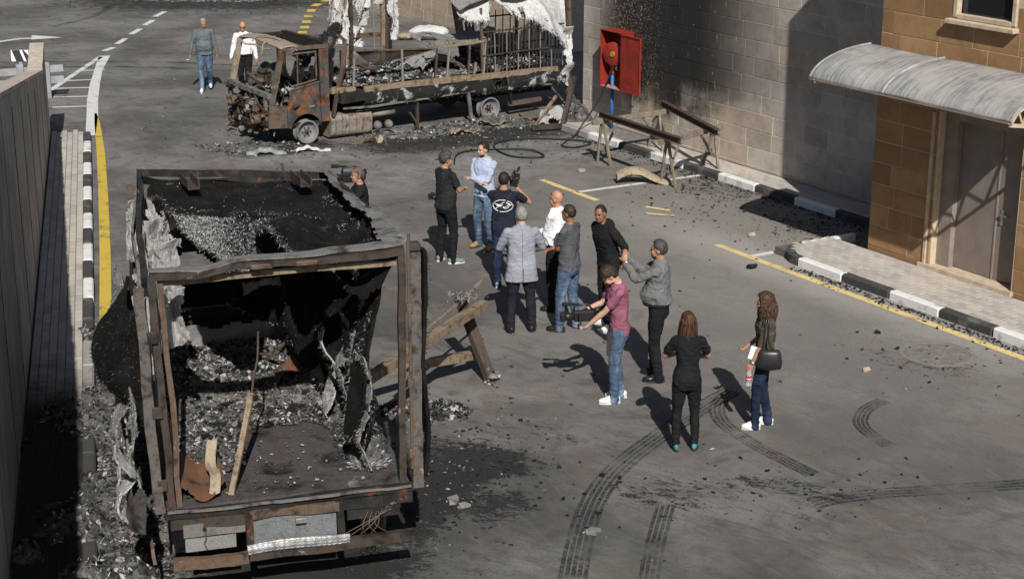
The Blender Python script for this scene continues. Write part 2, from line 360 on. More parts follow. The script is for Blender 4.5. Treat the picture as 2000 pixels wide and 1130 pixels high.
# ------------------------------------------------------------------ ground
def blob(g, c, r, edge=(1.0, .35), amp=.9, ang=0, nz=None):
    m = g.n('ShaderNodeMapping'); m.vector_type = 'TEXTURE'; g.l(g.pos, m.inputs[0])
    m.inputs['Location'].default_value = (c[0], c[1], 0); m.inputs['Rotation'].default_value = (0, 0, ang); m.inputs['Scale'].default_value = (r[0], r[1], 1e3)
    k = g.n('ShaderNodeVectorMath'); k.operation = 'LENGTH'; g.l(m.outputs[0], k.inputs[0])
    return g.rng(g.math('ADD', k.outputs['Value'], g.mul(g.math('SUBTRACT', nz, .5), amp)), edge[0], edge[1])
def ground_mat():
    g = G('worn asphalt'); p = g.pos
    big = g.noise(p, .35, 5, .65, .4); mid = g.noise(p, 1.4, 7, .7, .5); fine = g.noise(p, 42, 6, .85); grit = g.voro(p, 150)
    swirl = g.noise(g.aniso(p, R(-38), .55, 2.2), 2.0, 8, .76, 1.4)
    swirl2 = g.noise(g.aniso(p, R(-62), .5, 2.4), 1.9, 8, .76, 1.2)
    hi = g.math('ADD', g.mul(g.noise(g.aniso(p, R(-25), .8, 1.7), 4.2, 8, .8, .7), .65), g.mul(g.noise(p, 19, 5, .8), .35))
    col = g.mix(g.rng(big, .35, .65), (.092, .089, .084), (.205, .195, .182))
    col = g.mix(g.mul(g.rng(swirl, .48, .66), .6), col, (.075, .072, .069))
    col = g.mix(g.mul(g.rng(swirl2, .5, .68), .4), col, (.225, .214, .198))
    col = g.mix(g.mul(g.rng(mid, .5, .68), .62), col, (.066, .064, .061))
    brown = g.mul(g.rng(g.noise(p, .8, 6, .7, .6), .52, .68), .42)
    col = g.mix(brown, col, (.155, .118, .09))
    dust = blob(g, (3.7, 28.5), (2.8, 5.0), (1.2, .3), .9, R(32), mid)
    col = g.mix(g.mul(dust, .5), col, (.27, .245, .215))
    col = g.mix(g.mul(blob(g, (4.0, 24.0), (4.6, 8.0), (1.3, .1), .6, .4, big), .5), col, (.29, .275, .257))
    col = g.mix(g.mul(blob(g, (4.7, 24.2), (.8, 5.5), (1.3, .2), .7, R(32), mid), .55), col, (.42, .4, .37))
    for c, r, a, s_ in (((-1.2, 31.6), (4.6, 1.7), .5, .6), ((-4.2, 32.7), (1.9, .7), .3, .7), ((-.3, 19.5), (1.2, .35), .1, .5), ((5.9, 21.4), (2.0, .9), -.9, .55), ((4.4, 14.6), (1.6, .6), .2, .45), ((-3.9, 17.2), (1.5, 4.6), .25, .7), ((-2.6, 13.6), (2.0, .9), .2, .45), ((.6, 34.0), (2.4, .7), .4, .5), ((-2.4, 33.2), (2.6, .5), .5, .55), ((2.0, 26.5), (2.2, .5), -.6, .3), ((.1, 14.9), (1.2, .8), .4, .35)):
        col = g.mix(g.mul(g.mul(blob(g, c, r, (1.2, .2), 1.3, a, mid), g.rng(hi, .4, .6)), s_), col, (.33, .32, .305))
    soot = None                                            # scorched patches: solid in the middle, broken at the edge
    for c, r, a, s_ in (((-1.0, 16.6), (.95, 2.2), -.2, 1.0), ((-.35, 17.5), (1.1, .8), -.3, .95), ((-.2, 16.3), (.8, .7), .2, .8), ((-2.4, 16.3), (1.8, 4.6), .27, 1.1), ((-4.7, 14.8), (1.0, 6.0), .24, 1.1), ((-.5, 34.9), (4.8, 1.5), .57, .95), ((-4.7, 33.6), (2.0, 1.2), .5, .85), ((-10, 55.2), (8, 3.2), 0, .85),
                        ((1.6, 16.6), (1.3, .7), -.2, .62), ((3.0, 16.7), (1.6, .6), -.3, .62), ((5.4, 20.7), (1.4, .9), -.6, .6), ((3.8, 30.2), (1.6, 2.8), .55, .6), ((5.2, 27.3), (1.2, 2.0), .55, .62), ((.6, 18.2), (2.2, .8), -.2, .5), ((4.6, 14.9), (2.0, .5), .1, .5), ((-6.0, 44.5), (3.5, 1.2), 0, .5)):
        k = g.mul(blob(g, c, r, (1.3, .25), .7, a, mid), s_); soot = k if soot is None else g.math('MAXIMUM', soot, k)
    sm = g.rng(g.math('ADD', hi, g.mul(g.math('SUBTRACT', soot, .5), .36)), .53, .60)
    col = g.mix(g.mul(sm, .93), col, g.mix(g.rng(fine, .4, .7), (.009, .0088, .0085), (.05, .048, .046)))
    spots = g.mul(g.rng(hi, .655, .675), g.rng(big, .4, .55))
    col = g.mix(g.mul(spots, .8), col, (.02, .019, .018))
    col = g.mix(g.mul(g.rng(fine, .45, .66), .7), col, g.mix(.6, col, (.035, .034, .033)))
    col = g.mix(g.mul(g.rng(g.noise(p, 26, 3, .7), .62, .68), g.rng(mid, .35, .6, .25, .75)), col, (.03, .029, .028))
    col = g.mix(g.mul(g.rng(grit, .22, .04), .45), col, (.3, .29, .275))
    g.bump(g.math('ADD', fine, g.mul(mid, .4)), .8, .02)
    return g.done(col, g.rng(mid, .3, .7, .82, .95), 0, .2)
M['asphalt'] = ground_mat()
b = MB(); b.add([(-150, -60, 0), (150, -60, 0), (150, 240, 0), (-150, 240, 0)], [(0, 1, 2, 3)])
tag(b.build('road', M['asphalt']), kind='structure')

# ------------------------------------------------------------------ road markings (worn paint)
def paint(name, col, wear=.5):
    g = G(name); a = g.noise(g.pos, 2.5, 6, .7, .4); f = g.noise(g.pos, 26, 5, .75)
    k = g.rng(g.math('ADD', g.mul(a, .6), g.mul(f, .45)), .62 - wear * .12, .7 - wear * .1)
    c = g.mix(g.rng(f, .3, .7), tuple(x * .8 for x in col), col); c = g.mix(g.mul(k, .85), c, (.075, .07, .066))
    return g.done(c, .75, 0, .3)
M['p_yellow'] = paint('yellow road paint', (.56, .41, .06), .6)
M['p_yellow_old'] = paint('faded yellow road paint', (.68, .53, .24), .6)
M['p_white'] = paint('white road paint', (.62, .61, .59), .45)
def strip(name, pts, wd, mat, label, group=None, z=.004):
    b = MB(); pts = [Vector((p[0], p[1], 0)) for p in pts]; vs = []
    for k, p in enumerate(pts):
        d = (pts[min(k + 1, len(pts) - 1)] - pts[max(k - 1, 0)]).normalized(); q = V(-d.y, d.x, 0); ww = wd[k] if hasattr(wd, '__len__') else wd
        vs += [p + q * ww / 2 + V(0, 0, z), p - q * ww / 2 + V(0, 0, z)]
    b.add(vs, [(2 * i, 2 * i + 1, 2 * i + 3, 2 * i + 2) for i in range(len(pts) - 1)])
    return tag(b.build(name, mat), label, 'road marking', group, 'structure')
def xy(p): return (p.x, p.y)
strip('yellow_line', [xy(lf(t, o)) for t, o in ((-2.2, .92), (-1, .95), (2, 1.0), (6, 1.01), (9.5, 1.0), (12.9, .97))], [.05, .12, .16, .17, .17, .17], M['p_yellow'], 'yellow no-parking line beside the black and white kerb under the concrete wall')
strip('yellow_line', [xy(bf(s, 4.41)) for s in (10.35, 13, 16, 20)], .14, M['p_yellow_old'], 'long faded yellow line beside the kerb of the entrance pavement')
strip('yellow_line', [xy(bf(s, 4.41)) for s in (5.1, 6.2, 6.95)], .13, M['p_yellow_old'], 'short yellow line meeting the white parking line below the trestles')
strip('parking_line', [xy(bf(6.25, 4.38)), xy(bf(6.38, 1.66))], .12, M['p_white'], 'white parking line running under the steel trestles')
strip('parking_line', [xy(bf(11.17, 4.34)), xy(bf(11.2, 2.7))], .13, M['p_white'], 'white parking line against the rounded kerb end')
strip('worn_mark', [(2.35, 25.2 + 3.6), (2.75, 28.55)], .1, M['p_yellow_old'], 'worn yellow paint scrap on the asphalt of the bay')
strip('worn_mark', [(2.3, 28.35), (2.8, 28.2)], .08, M['p_yellow_old'], 'thin worn yellow paint scrap beside the larger scrap in the bay')
for k, (p, q) in enumerate([((203, 100), (222, 93)), ((227, 86), (246, 75)), ((251, 67), (270, 57)), ((276, 50), (297, 40)), ((303, 33), (322, 23))]):
    pass
DASH = [((-11.05, 45.6), (-10.92, 46.2)), ((-10.97, 46.8), (-10.93, 47.8)), ((-10.95, 48.55), (-10.9, 49.6)), ((-10.93, 50.3), (-10.88, 51.35)), ((-10.98, 52.07), (-10.89, 53.19))]
for p, q in DASH: strip('lane_dash', [p, q], .17, M['p_white'], 'white lane dash leading to the hatched triangle', 'white lane dashes')
strip('hatched_edge', [(-10.85, 44.8), (-10.5, 42.6), (-10.12, 40.6), (-9.7, 38.6), (-9.3, 36.9), (-8.95, 35.3), (-8.8, 34.75)], [.3, .2, .24, .25, .25, .22, .15], M['p_white'], 'thick curved white edge line of the hatched triangle')
strip('hatched_edge', [(-10.92, 44.65), (-10.97, 42), (-11.0, 39.75)], .15, M['p_white'], 'straight thin white edge line of the hatched triangle')
for (x0, x1, y) in ((-10.95, -10.35, 42.55), (-10.98, -10.15, 41.15), (-11.0, -9.98, 40.1), (-10.7, -9.72, 39.0), (-10.4, -9.42, 37.8)):
    strip('hatch_bar', [(x0, y - .05), (x1, y + .12)], .11, M['p_white'], 'white cross bar inside the hatched triangle', 'bars of the hatched triangle', .008)
strip('turn_arrow', [(-14.6, 46.2), (-14.35, 47.2), (-13.9, 47.75), (-13.3, 47.85)], [.16, .18, .2, .22], M['p_white'], 'curved white turn arrow shaft on the road beyond the wall')
b = MB(); b.add([(-13.55, 47.55, .006), (-12.75, 47.95, .006), (-13.75, 48.35, .006)], [(0, 1, 2)])
tag(b.build('turn_arrow', M['p_white']), 'white arrow head of the turn marking beyond the wall', 'road marking', None, 'structure')
for k, (x, y, a, L) in enumerate([(-6.07, 48.9, .1, .5), (-6.12, 49.9, .1, .5), (-6.19, 51.0, .1, .5), (-6.27, 52.2, .1, .5), (-6.32, 53.4, 0, .6), (-6.3, 54.7, -.15, .6), (-6.05, 55.9, -.3, .8), (-5.7, 57.0, -.35, .8)]):
    strip('yellow_dash', [(x + math.sin(a) * L / 2, y - L / 2), (x - math.sin(a) * L / 2, y + L / 2)], .26, M['p_yellow'], 'short yellow dash on the curve behind the burnt cab', 'yellow dashes on the curve')
# rubber tyre marks
def rubber():
    g = G('tyre rubber marks'); f = g.noise(g.pos, 24, 5, .75); a = g.noise(g.pos, 1.7, 4, .6)
    t = g.n('ShaderNodeBsdfTransparent'); mx = g.n('ShaderNodeMixShader')
    g.l(g.mul(g.mul(g.rng(f, .3, .6), g.rng(a, .33, .6)), .62), mx.inputs[0]); g.l(t.outputs[0], mx.inputs[1]); g.l(g.b.outputs[0], mx.inputs[2]); g.l(mx.outputs[0], g.out.inputs['Surface'])
    return g.done((.016, .016, .016), .8)
M['rubber_mark'] = rubber()
def spline(pts, n=8):
    P = [Vector((p[0], p[1], p[2] if len(p) > 2 else 0)) for p in pts]; out = []
    for k in range(len(P) - 1):
        a, b_, c, d = P[max(k - 1, 0)], P[k], P[k + 1], P[min(k + 2, len(P) - 1)]
        for i in range(n):
            t = i / n; out.append(.5 * ((2 * b_) + (c - a) * t + (2 * a - 5 * b_ + 4 * c - d) * t * t + (3 * b_ - a - 3 * c + d) * t ** 3))
    out.append(P[-1]); return out
def tyre_mark(pts, wd, n, label):
    P = spline(pts); b = MB()
    for k in range(n):
        o = (k - (n - 1) / 2) * wd / n; vs = []
        for i, p in enumerate(P):
            d = (P[min(i + 1, len(P) - 1)] - P[max(i - 1, 0)]).normalized(); q = V(-d.y, d.x, 0)
            hw = wd / n * .36; vs += [p + q * (o + hw) + V(0, 0, .005), p + q * (o - hw) + V(0, 0, .005)]
        b.add(vs, [(2 * i, 2 * i + 1, 2 * i + 3, 2 * i + 2) for i in range(len(P) - 1)])
    tag(b.build('tyre_mark', M['rubber_mark']), label, 'tyre mark', None, 'structure')
tyre_mark([(.54, 13.6), (.58, 14.61), (.8, 16.12), (1.13, 17.18), (1.72, 18.22), (2.37, 19.21), (2.75, 19.7)], .3, 5, 'long curved dark tyre mark ending by the woman with the handbag')
tyre_mark([(2.75, 19.65), (2.5, 19.2), (2.5, 18.6), (2.8, 17.9), (3.3, 17.1)], .22, 4, 'thin tyre mark looping back from the long curved one')
tyre_mark([(2.95, 16.0), (3.23, 16.36), (3.83, 16.57), (4.68, 16.7), (5.6, 16.84), (6.6, 17.0)], .28, 4, 'dark tyre mark with a rounded blunt end')
tyre_mark([(1.28, 14.4), (1.42, 15.3), (1.62, 16.3)], .22, 4, 'short faint tyre mark on the open asphalt')
tyre_mark([(4.3, 17.9), (4.12, 18.5), (4.25, 19.0), (4.55, 19.35)], .2, 4, 'small hooked tyre mark near the entrance pavement')
tyre_mark([(-6.0, 36.2), (-5.6, 38.2), (-6.2, 40.0), (-7.6, 41.2)], .25, 4, 'curved tyre mark on the road by the walking men')
tyre_mark([(-16, 43.6), (-10, 43.9), (-7, 43.3), (-4, 42.4)], .22, 3, 'straight tyre mark crossing the road behind the walking men')
tyre_mark([(-16, 42.9), (-10, 43.1), (-7, 42.5), (-4, 41.5)], .22, 3, 'second straight tyre mark crossing the road beside the first')
tyre_mark([(-13.6, 50), (-12.9, 52), (-12.9, 54.5)], .25, 3, 'faint curved tyre mark beyond the turn arrow')
# manhole
def manhole(c, label, r=.42):
    b = MB(); b.lathe([(r + .08, .0), (r + .08, .006), (r + .01, .007), (r + .008, .001)], (c[0], c[1], .0), n=32)
    t = thing('manhole_cover', label, 'manhole', (0, 0, 0)); b.build('rim', M['p_manrim'], t)
    d = MB(); d.lathe([(r, .001), (r, .005), (r * .5, .006), (.001, .006)], (c[0], c[1], 0), n=32); d.build('lid', M['p_man'], t)
M['p_manrim'] = plain('dusty iron ring', (.185, .17, .15), .9); M['p_man'] = plain('dusty iron lid', (.165, .157, .147), .85, 0, .3)
manhole((5.62, 21.07), 'round dusty manhole cover near the long yellow line')

# ------------------------------------------------------------------ pavements, kerbs
def paver_mat():
    g = G('concrete pavers'); r = g.orand(); i = g.island(); a = g.noise(g.pos, 1.1, 5, .65, .4); f = g.noise(g.pos, 45, 4, .7)
    c = g.mix(g.math('FRACT', g.math('ADD', g.mul(r, 7.3), i)), (.32, .3, .275), (.44, .41, .37))
    c = g.mix(g.mul(g.rng(a, .4, .7), .6), c, (.5, .44, .37))
    c = g.mix(g.mul(g.rng(f, .5, .75), .5), c, (.09, .085, .08))
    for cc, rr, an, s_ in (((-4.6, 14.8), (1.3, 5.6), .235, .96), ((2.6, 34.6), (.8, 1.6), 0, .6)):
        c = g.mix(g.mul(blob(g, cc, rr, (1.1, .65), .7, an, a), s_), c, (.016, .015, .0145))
    g.bump(f, .4, .008); return g.done(c, .9, 0, .2)
M['paver'] = paver_mat()
M['joint'] = plain('paving bed', (.1, .095, .085), .95)
def kerb_mat(name, col):
    g = G(name); a = g.noise(g.pos, 3.5, 6, .7, .4); f = g.noise(g.pos, 40, 4, .7)
    c = g.mix(g.rng(f, .3, .7), tuple(x * .85 for x in col), col); c = g.mix(g.mul(g.rng(a, .5, .66), .6), c, (.16, .15, .14))
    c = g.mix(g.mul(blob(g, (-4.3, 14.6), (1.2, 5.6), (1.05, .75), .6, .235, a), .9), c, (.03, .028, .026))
    g.bump(f, .4, .008); return g.done(c, .8, 0, .25)
M['kerb_w'] = kerb_mat('white painted kerb', (.7, .7, .69)); M['kerb_k'] = kerb_mat('black painted kerb', (.055, .054, .054)); M['kerb_g'] = kerb_mat('bare concrete kerb', (.3, .29, .27))
UNIT = {}
def unit_block(key, sx, sy, sz, ch, mat):
    """chamfered block, centred, sharing one mesh per size"""
    k = (key, round(sx, 3), round(sy, 3), round(sz, 3))
    if k not in UNIT: UNIT[k] = MB().box((0, 0, 0), (sx, sy, sz), None, ch).mesh(key, mat)
    return UNIT[k]
def place(name, me, parent, loc, rot):
    o = link(name, me, parent, loc); o.rotation_euler = rot.to_euler() if isinstance(rot, Matrix) else rot; return o
PAV = .13
def pavement(name, frame, rot, poly_s, o0, o1, L, inside=None, near=None, bond=True):
    """strip of pavers between offsets o0 and o1, from s0 to s1 in a frame"""
    s0, s1 = poly_s
    base = MB(); c = [frame(s0, o0), frame(s1, o0), frame(s1, o1), frame(s0, o1)]
    base.prism([p + V(0, 0, .002) for p in c], (0, 0, PAV - .014))
    root = tag(base.build(name, M['joint']), kind='structure')
    pl, pw = L; cells = []; row = 0; o = o0 + .006
    while o + pw <= o1 + .02:
        s = s0 + (pl / 2 if row % 2 else 0)
        while s + pl <= s1 + .001:
            p = frame(s + pl / 2, o + pw / 2, PAV - .02)
            if inside is None or inside(s + pl / 2, o + pw / 2): cells.append(p)
            s += pl
        o += pw; row += 1
    cells.sort(key=lambda p: (near(p) if near else p.length))
    me = unit_block('paver', pl - .008, pw - .008, .06, .004, M['paver']); rr = random.Random(3)
    for p in cells[:295]:
        place('paver', me, root, p + V(0, 0, -.008 + rr.uniform(-.003, .003)), rot)
    if cells[295:]:
        q = MB()
        for p in cells[295:]: q.box(p + V(0, 0, -.008 + rr.uniform(-.003, .003)), (pl - .008, pw - .008, .06), rot)
        tag(q.build('paver_field', M['paver'], root), kind='stuff')
    return root
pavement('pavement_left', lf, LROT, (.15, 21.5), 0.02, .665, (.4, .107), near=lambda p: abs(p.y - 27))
pavement('pavement_building', bf, BROT, (1.15, 13.5), .83, 1.47, (.22, .107), near=lambda p: (p - V(4.5, 30, 0)).length)
def roundin(s, o): return not (s < 11.75 and o > 3.45 and (s - 11.75) ** 2 + (o - 3.45) ** 2 > .5 ** 2)
pavement('pavement_entrance', bf, BROT, (11.25, 19.5), 2.83, 3.95, (.22, .112), inside=roundin, near=lambda p: abs((p - V(6.2, 24, 0)).length))
def kerb(name, frame, rot, s0, n, L, o, first, label, mats=None):
    root = tag(link(name, None), label, None, None, 'structure'); root.location = frame(s0, o)
    for k in range(n):
        m = M['kerb_k'] if (k + first) % 2 == 0 else M['kerb_w']
        if mats and k in mats: m = M[mats[k]]
        me = unit_block('kerb_stone' + m.name, L - .012, .15, .2, .022, m)
        jz = random.Random(k * 3 + n).uniform(-.006, .006)
        place('kerb_stone', me, root, frame(s0 + L * (k + .5), o + jz, PAV + .005 - .1 + jz) - root.location, rot)
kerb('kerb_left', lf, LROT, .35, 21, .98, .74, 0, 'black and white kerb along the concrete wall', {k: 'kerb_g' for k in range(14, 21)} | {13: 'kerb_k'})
kerb('kerb_building', bf, BROT, 1.5, 9, 1.07, 1.545, 0, 'black and white kerb before the stone wall', {0: 'kerb_g'})
kerb('kerb_entrance', bf, BROT, 11.95, 8, 1.0, 4.03, 1, 'black and white kerb of the entrance pavement')
# rounded kerb end
er = tag(link('kerb_corner', None), 'dark rounded kerb end of the entrance pavement', None, None, 'structure')
for k in range(5):
    a0 = R(90 + k * 18); a1 = R(90 + (k + 1) * 18) - .02; q = MB(); ri, ro = .5, .65; cx, cy = 11.93, 3.455
    pl = []
    for rr_, aa in ((ro, [a0, (a0 + a1) / 2, a1]), (ri, [a1, (a0 + a1) / 2, a0])):
        for a in aa: pl.append(bf(cx + math.cos(a) * rr_, cy + math.sin(a) * rr_, -.06))
    q.prism(pl, (0, 0, .19)); q.build('kerb_stone', M['kerb_k'], er)
me = unit_block('kerb_stone_white', .12, 1.1, .19, .02, M['kerb_w'])
place('kerb_stone', me, er, bf(11.33, 2.9, .034), BROT)

# ------------------------------------------------------------------ stone facades
def stone_mat(name, tones, soot=False):
    g = G(name); r = g.orand(); p = g.pos; a = g.noise(p, 2.4, 6, .7, .4); f = g.noise(p, 55, 4, .75); m = g.noise(p, 9, 5, .7)
    c = g.ramp(r, [(i / (len(tones) - 1), t) for i, t in enumerate(tones)])
    c = g.mix(g.mul(g.rng(a, .4, .72), .55), c, tuple(x * .62 for x in tones[0])); c = g.mix(g.mul(g.rng(m, .5, .75), .35), c, tuple(min(1, x * 1.35) for x in tones[-1]))
    c = g.mix(g.mul(g.rng(f, .55, .75), .35), c, tuple(x * .4 for x in tones[0]))
    if soot:
        k = g.n('ShaderNodeMapping'); k.vector_type = 'TEXTURE'; g.l(p, k.inputs[0]); k.inputs['Location'].default_value = (*BO[:2], 0); k.inputs['Rotation'].default_value = (0, 0, A1)
        x = g.xyz(k.outputs[0]); s_, z_ = x[0], x[2]; wv = g.mul(g.math('SUBTRACT', g.noise(p, 1.3, 5, .65, .3), .5), 1.6)
        lo = g.rng(g.math('ADD', g.math('SUBTRACT', z_, g.mul(g.math('ABSOLUTE', g.math('SUBTRACT', s_, 3.9)), .2)), wv), .25, 1.2)   # soot rising up the wall over the fire
        s2 = g.mul(g.rng(s_, 1.1, 2.6), g.rng(s_, 8.2, 5.0)); k1 = g.mul(lo, g.math('ADD', .15, g.mul(s2, .85)))
        sp = g.noise(p, 24, 4, .72); dr = g.noise(g.map(k.outputs[0], (1, 1, .35)), 13, 4, .7)                # spatter and drips left bare
        clean = g.math('MAXIMUM', g.mul(g.rng(sp, .56, .62), g.rng(s_, 4.4, 2.6)), g.mul(g.rng(dr, .66, .7), .5))
        c = g.mix(g.mul(g.mul(k1, g.math('SUBTRACT', 1.0, clean)), .97), c, (.011, .0105, .01))
        c = g.mix(g.mul(g.mul(g.rng(sp, .60, .64), g.rng(s_, 7.5, 5)), g.mul(g.rng(z_, .5, 1.2), .45)), c, (.03, .028, .026))
    g.bump(g.math('ADD', g.mul(f, .5), m), .4, .012); return g.done(c, .88, 0, .2)
M['stone_a'] = stone_mat('grey beige stone', [(.35, .3, .25), (.43, .38, .33), (.49, .44, .385), (.4, .365, .33), (.45, .37, .285)], True)
M['stone_b'] = stone_mat('brown stone', [(.26, .15, .072), (.32, .19, .095), (.21, .12, .058), (.36, .225, .12), (.29, .168, .08)])
M['stone_c'] = stone_mat('beige stone', [(.34, .27, .2), (.4, .32, .25), (.37, .3, .225)])
M['mortar'] = plain('pale mortar', (.45, .42, .37), .9, 0, .12); M['mortar_b'] = plain('cream mortar', (.5, .4, .28), .9, 0, .12)
M['mortar_a'] = stone_mat('sooted mortar', [(.62, .58, .52), (.64, .6, .54)], True)
CH = .335
def courses(root, s0, s1, o, z0, z1, mat, seed, holes=(), offset=0.0, jt=.011):
    """stone blocks, each its own object; holes: (s0,s1,z0,z1) rectangles left open"""
    rr = random.Random(seed); lens = [.5, .62, .74, .86, .98]; z = z0; n = 0
    while z < z1 - .05:
        h = min(CH, z1 - z); s = s0; spans = [(s0, s1)]
        for (a, b_, c, d) in holes:
            if z + h > c + .02 and z < d - .02:
                ns = []
                for (p, q) in spans:
                    if b_ <= p or a >= q: ns.append((p, q)); continue
                    if a > p: ns.append((p, a))
                    if b_ < q: ns.append((b_, q))
                spans = ns
        for (p, q) in spans:
            s = p; first = True
            while s < q - .02:
                L = rr.choice(lens) * (rr.choice((.5, .8, 1)) if first else 1); first = False
                if q - (s + L) < .25: L = q - s
                L = round(min(L, q - s), 3)
                me = unit_block('stone_' + mat.name, L - jt, .06, h - jt, .005, mat)
                place('stone_block', me, root, bf(s + L / 2, o - .03 + rr.uniform(-.002, .003), z + h / 2) - root.location, BROT); s += L; n += 1
        z += h
    return n
# grey beige building with the soot stained wall
sb = thing('stone_building', 'grey beige stone wall blackened with soot around the red hose cabinet', 'building', bf(1.13, .8))
q = MB(); q.prism([bf(1.135, .794, .0) - sb.location, bf(11.8, .794, 0) - sb.location, bf(11.8, -6, 0) - sb.location, bf(1.135, -6, 0) - sb.location], (0, 0, 9)); q.build('wall', M['mortar_a'], sb)
courses(sb, 1.13, 11.2, .8, PAV + .06, PAV + .06 + CH * 10, M['stone_a'], 5)
q = MB(); q.beam(bf(1.13, .775, PAV + .03) - sb.location, bf(11.2, .775, PAV + .03) - sb.location, .09, .055, ch=.004); q.build('plinth', M['stone_a'], sb)
q = MB(); q.box(bf(6.2, .775, (PAV + .06 + CH * 10 + 9) / 2 + .006) - sb.location, (10.1, .05, 9 - (PAV + .06 + CH * 10) - .012), BROT); q.build('upper_wall', M['stone_a'], sb)
# brown entrance block
eb = thing('entrance_block', 'brown stone entrance block with grey double door and curved canopy', 'building', bf(12.12, 2.8))
DS0, DS1, DT = 13.46, 15.06, 2.55
WS0, WS1, WZ0, WZ1 = 13.6, 14.7, 3.94, 5.3
E_ = lambda s, o, z: bf(s, o, z) - eb.location
q = MB()
for (a, c, z0_, z1_) in ((12.13, DS0, 0, 7), (DS1, 19.5, 0, 7), (DS0, DS1, DT, WZ0), (DS0, WS0, WZ0, 7), (WS1, DS1, WZ0, 7), (WS0, WS1, WZ1, 7)):
    q.box((bf((a + c) / 2, 2.584, (z0_ + z1_) / 2) - eb.location), (c - a, .42, z1_ - z0_), BROT)
q.box(E_(15.8, .6, 3.5), (7.33, 3.3, 6.99), BROT)
q.build('wall', M['mortar_b'], eb)
courses(eb, 12.12, 17.2, 2.8, .2, .2 + CH * 12, M['stone_b'], 11, [(DS0 - .02, DS1 + .02, 0, DT + .0), (WS0 - .07, WS1 + .07, 3.88, 9)])
q = MB(); q.box(E_(14.6, 2.77, .1), (4.95, .055, .19), BROT); q.build('plinth', M['stone_b'], eb)
M['door'] = plain('grey brown door paint', (.2, .165, .14), .55, 0, .12, 3, .05); M['frame'] = plain('grey brown door frame', (.24, .195, .165), .6, 0, .15, 4, .1)
M['trim'] = plain('cream trim', (.48, .38, .28), .8, 0, .2); M['chrome'] = plain('worn steel', (.5, .5, .48), .3, .9)
q = MB(); q.box(E_(DS0 - .11, 2.812, 1.35), (.05, .03, 2.35), BROT); q.build('corner_trim', M['trim'], eb)
q = MB()
for s_ in (DS0 + .13, DS1 - .05): q.box(E_(s_, 2.62, (DT + .2) / 2), (.26 if s_ < 14 else .1, .12, DT - .2), BROT)
q.box(E_((DS0 + DS1) / 2, 2.62, DT - .06), (DS1 - DS0 - .01, .11, .11), BROT); fr = q.build('door_frame', M['frame'], eb)
for (a, c) in ((DS0 + .262, 14.49), (14.5, DS1 - .102)):
    q = MB(); q.box(E_((a + c) / 2, 2.56, (.2 + DT - .12) / 2), (c - a, .05, DT - .33), BROT, .006); dl = q.build('door', M['door'], eb)
    if a > 14:
        q = MB(); q.box(E_(14.6, 2.592, 1.16), (.05, .012, .24), BROT, .004); q.beam(E_(14.6, 2.63, 1.2), E_(14.73, 2.63, 1.2), .022, .02); q.beam(E_(14.6, 2.595, 1.2), E_(14.6, 2.64, 1.2), .022, .022); q.lathe([(.012, 0), (.02, .004), (.02, .02), (.012, .024)], E_(14.6, 2.595, 1.09), NO, 12); q.build('handle', M['chrome'], dl)
    else:
        q = MB(); q.box(E_(14.495, 2.592, 1.3), (.035, .014, DT - .34), BROT, .004); q.build('astragal', M['frame'], dl)
q = MB(); q.prism([E_(DS0 - .2, 2.86, PAV + .002), E_(DS1 + .05, 2.86, PAV + .002), E_(DS1 + .05, 2.5, PAV + .002), E_(DS0 - .2, 2.5, PAV + .002)], (0, 0, .065)); q.build('doorstep', M['trim'], eb)
# window
M['glass'] = (lambda g: g.done((.012, .014, .018), .08, 0, .6))(G('dark window glass'))
wd_ = MB()
for (s_, z_, a, c) in ((WS0 + .0, 4.6, .08, 1.3), (WS1, 4.6, .08, 1.3), ((WS0 + WS1) / 2, WZ0 + .03, WS1 - WS0 - .081, .07)): wd_.box(E_(s_, 2.77, z_), (a, .1, c), BROT, .008)
wn_ = wd_.build('window', M['frame_w'] if 'frame_w' in M else M['trim'], eb)
q = MB(); q.box(E_((WS0 + WS1) / 2, 2.84, WZ0 - .045), (WS1 - WS0 + .2, .16, .07), BROT, .01); q.build('sill', M['trim'], wn_)
q = MB(); q.box(E_((WS0 + WS1) / 2, 2.7, 4.6), (WS1 - WS0 - .082, .02, 1.28), BROT); q.build('pane', M['glass'], wn_)
# canopy
def canopy_mat():
    g = G('weathered canopy sheet'); o = g.map(g.pos, (1, 1, 1), (0, 0, -A1)); a = g.noise(o, 1.4, 5, .7, .4); st = g.noise(g.map(o, (26, 1.6, 1.6)), 1.0, 6, .78, .25); f = g.noise(g.pos, 40, 4, .7)
    c = g.mix(g.rng(st, .4, .6), (.17, .17, .17), (.34, .335, .325)); c = g.mix(g.mul(g.rng(a, .42, .65), .55), c, (.45, .43, .4)); c = g.mix(g.mul(g.rng(f, .58, .7), .35), c, (.12, .12, .12))
    g.bump(st, .25, .006); return g.done(c, .6, .1, .4)
M['canopy'] = canopy_mat()
def arch(t): a = R(6 + 76 * t); return 2.82 + 1.27 * math.sin(R(4) + t * R(80)) / math.sin(R(84)), 2.95 + .40 * (math.cos(R(4) + t * R(80)) - math.cos(R(84))) / (1 - math.cos(R(84)))
CS0, CS1 = 12.0, 15.95
cn = MB(); rings = []; K = 14; MS = 16
def cfn(u, v):
    o, z = np.vectorize(arch)(v); s = CS0 + (CS1 - CS0) * u; z = z + .012 * vnoise(np.stack([s * 1.7, v * 3, v * 0], 1), 1.3, 4)
    return np.stack([BO.x + E1.x * s + NO.x * o - eb.location.x, BO.y + E1.y * s + NO.y * o - eb.location.y, z], 1)
cnp = sheet(cfn, 40, 20, None, .012).build('canopy', M['canopy'], eb, True)
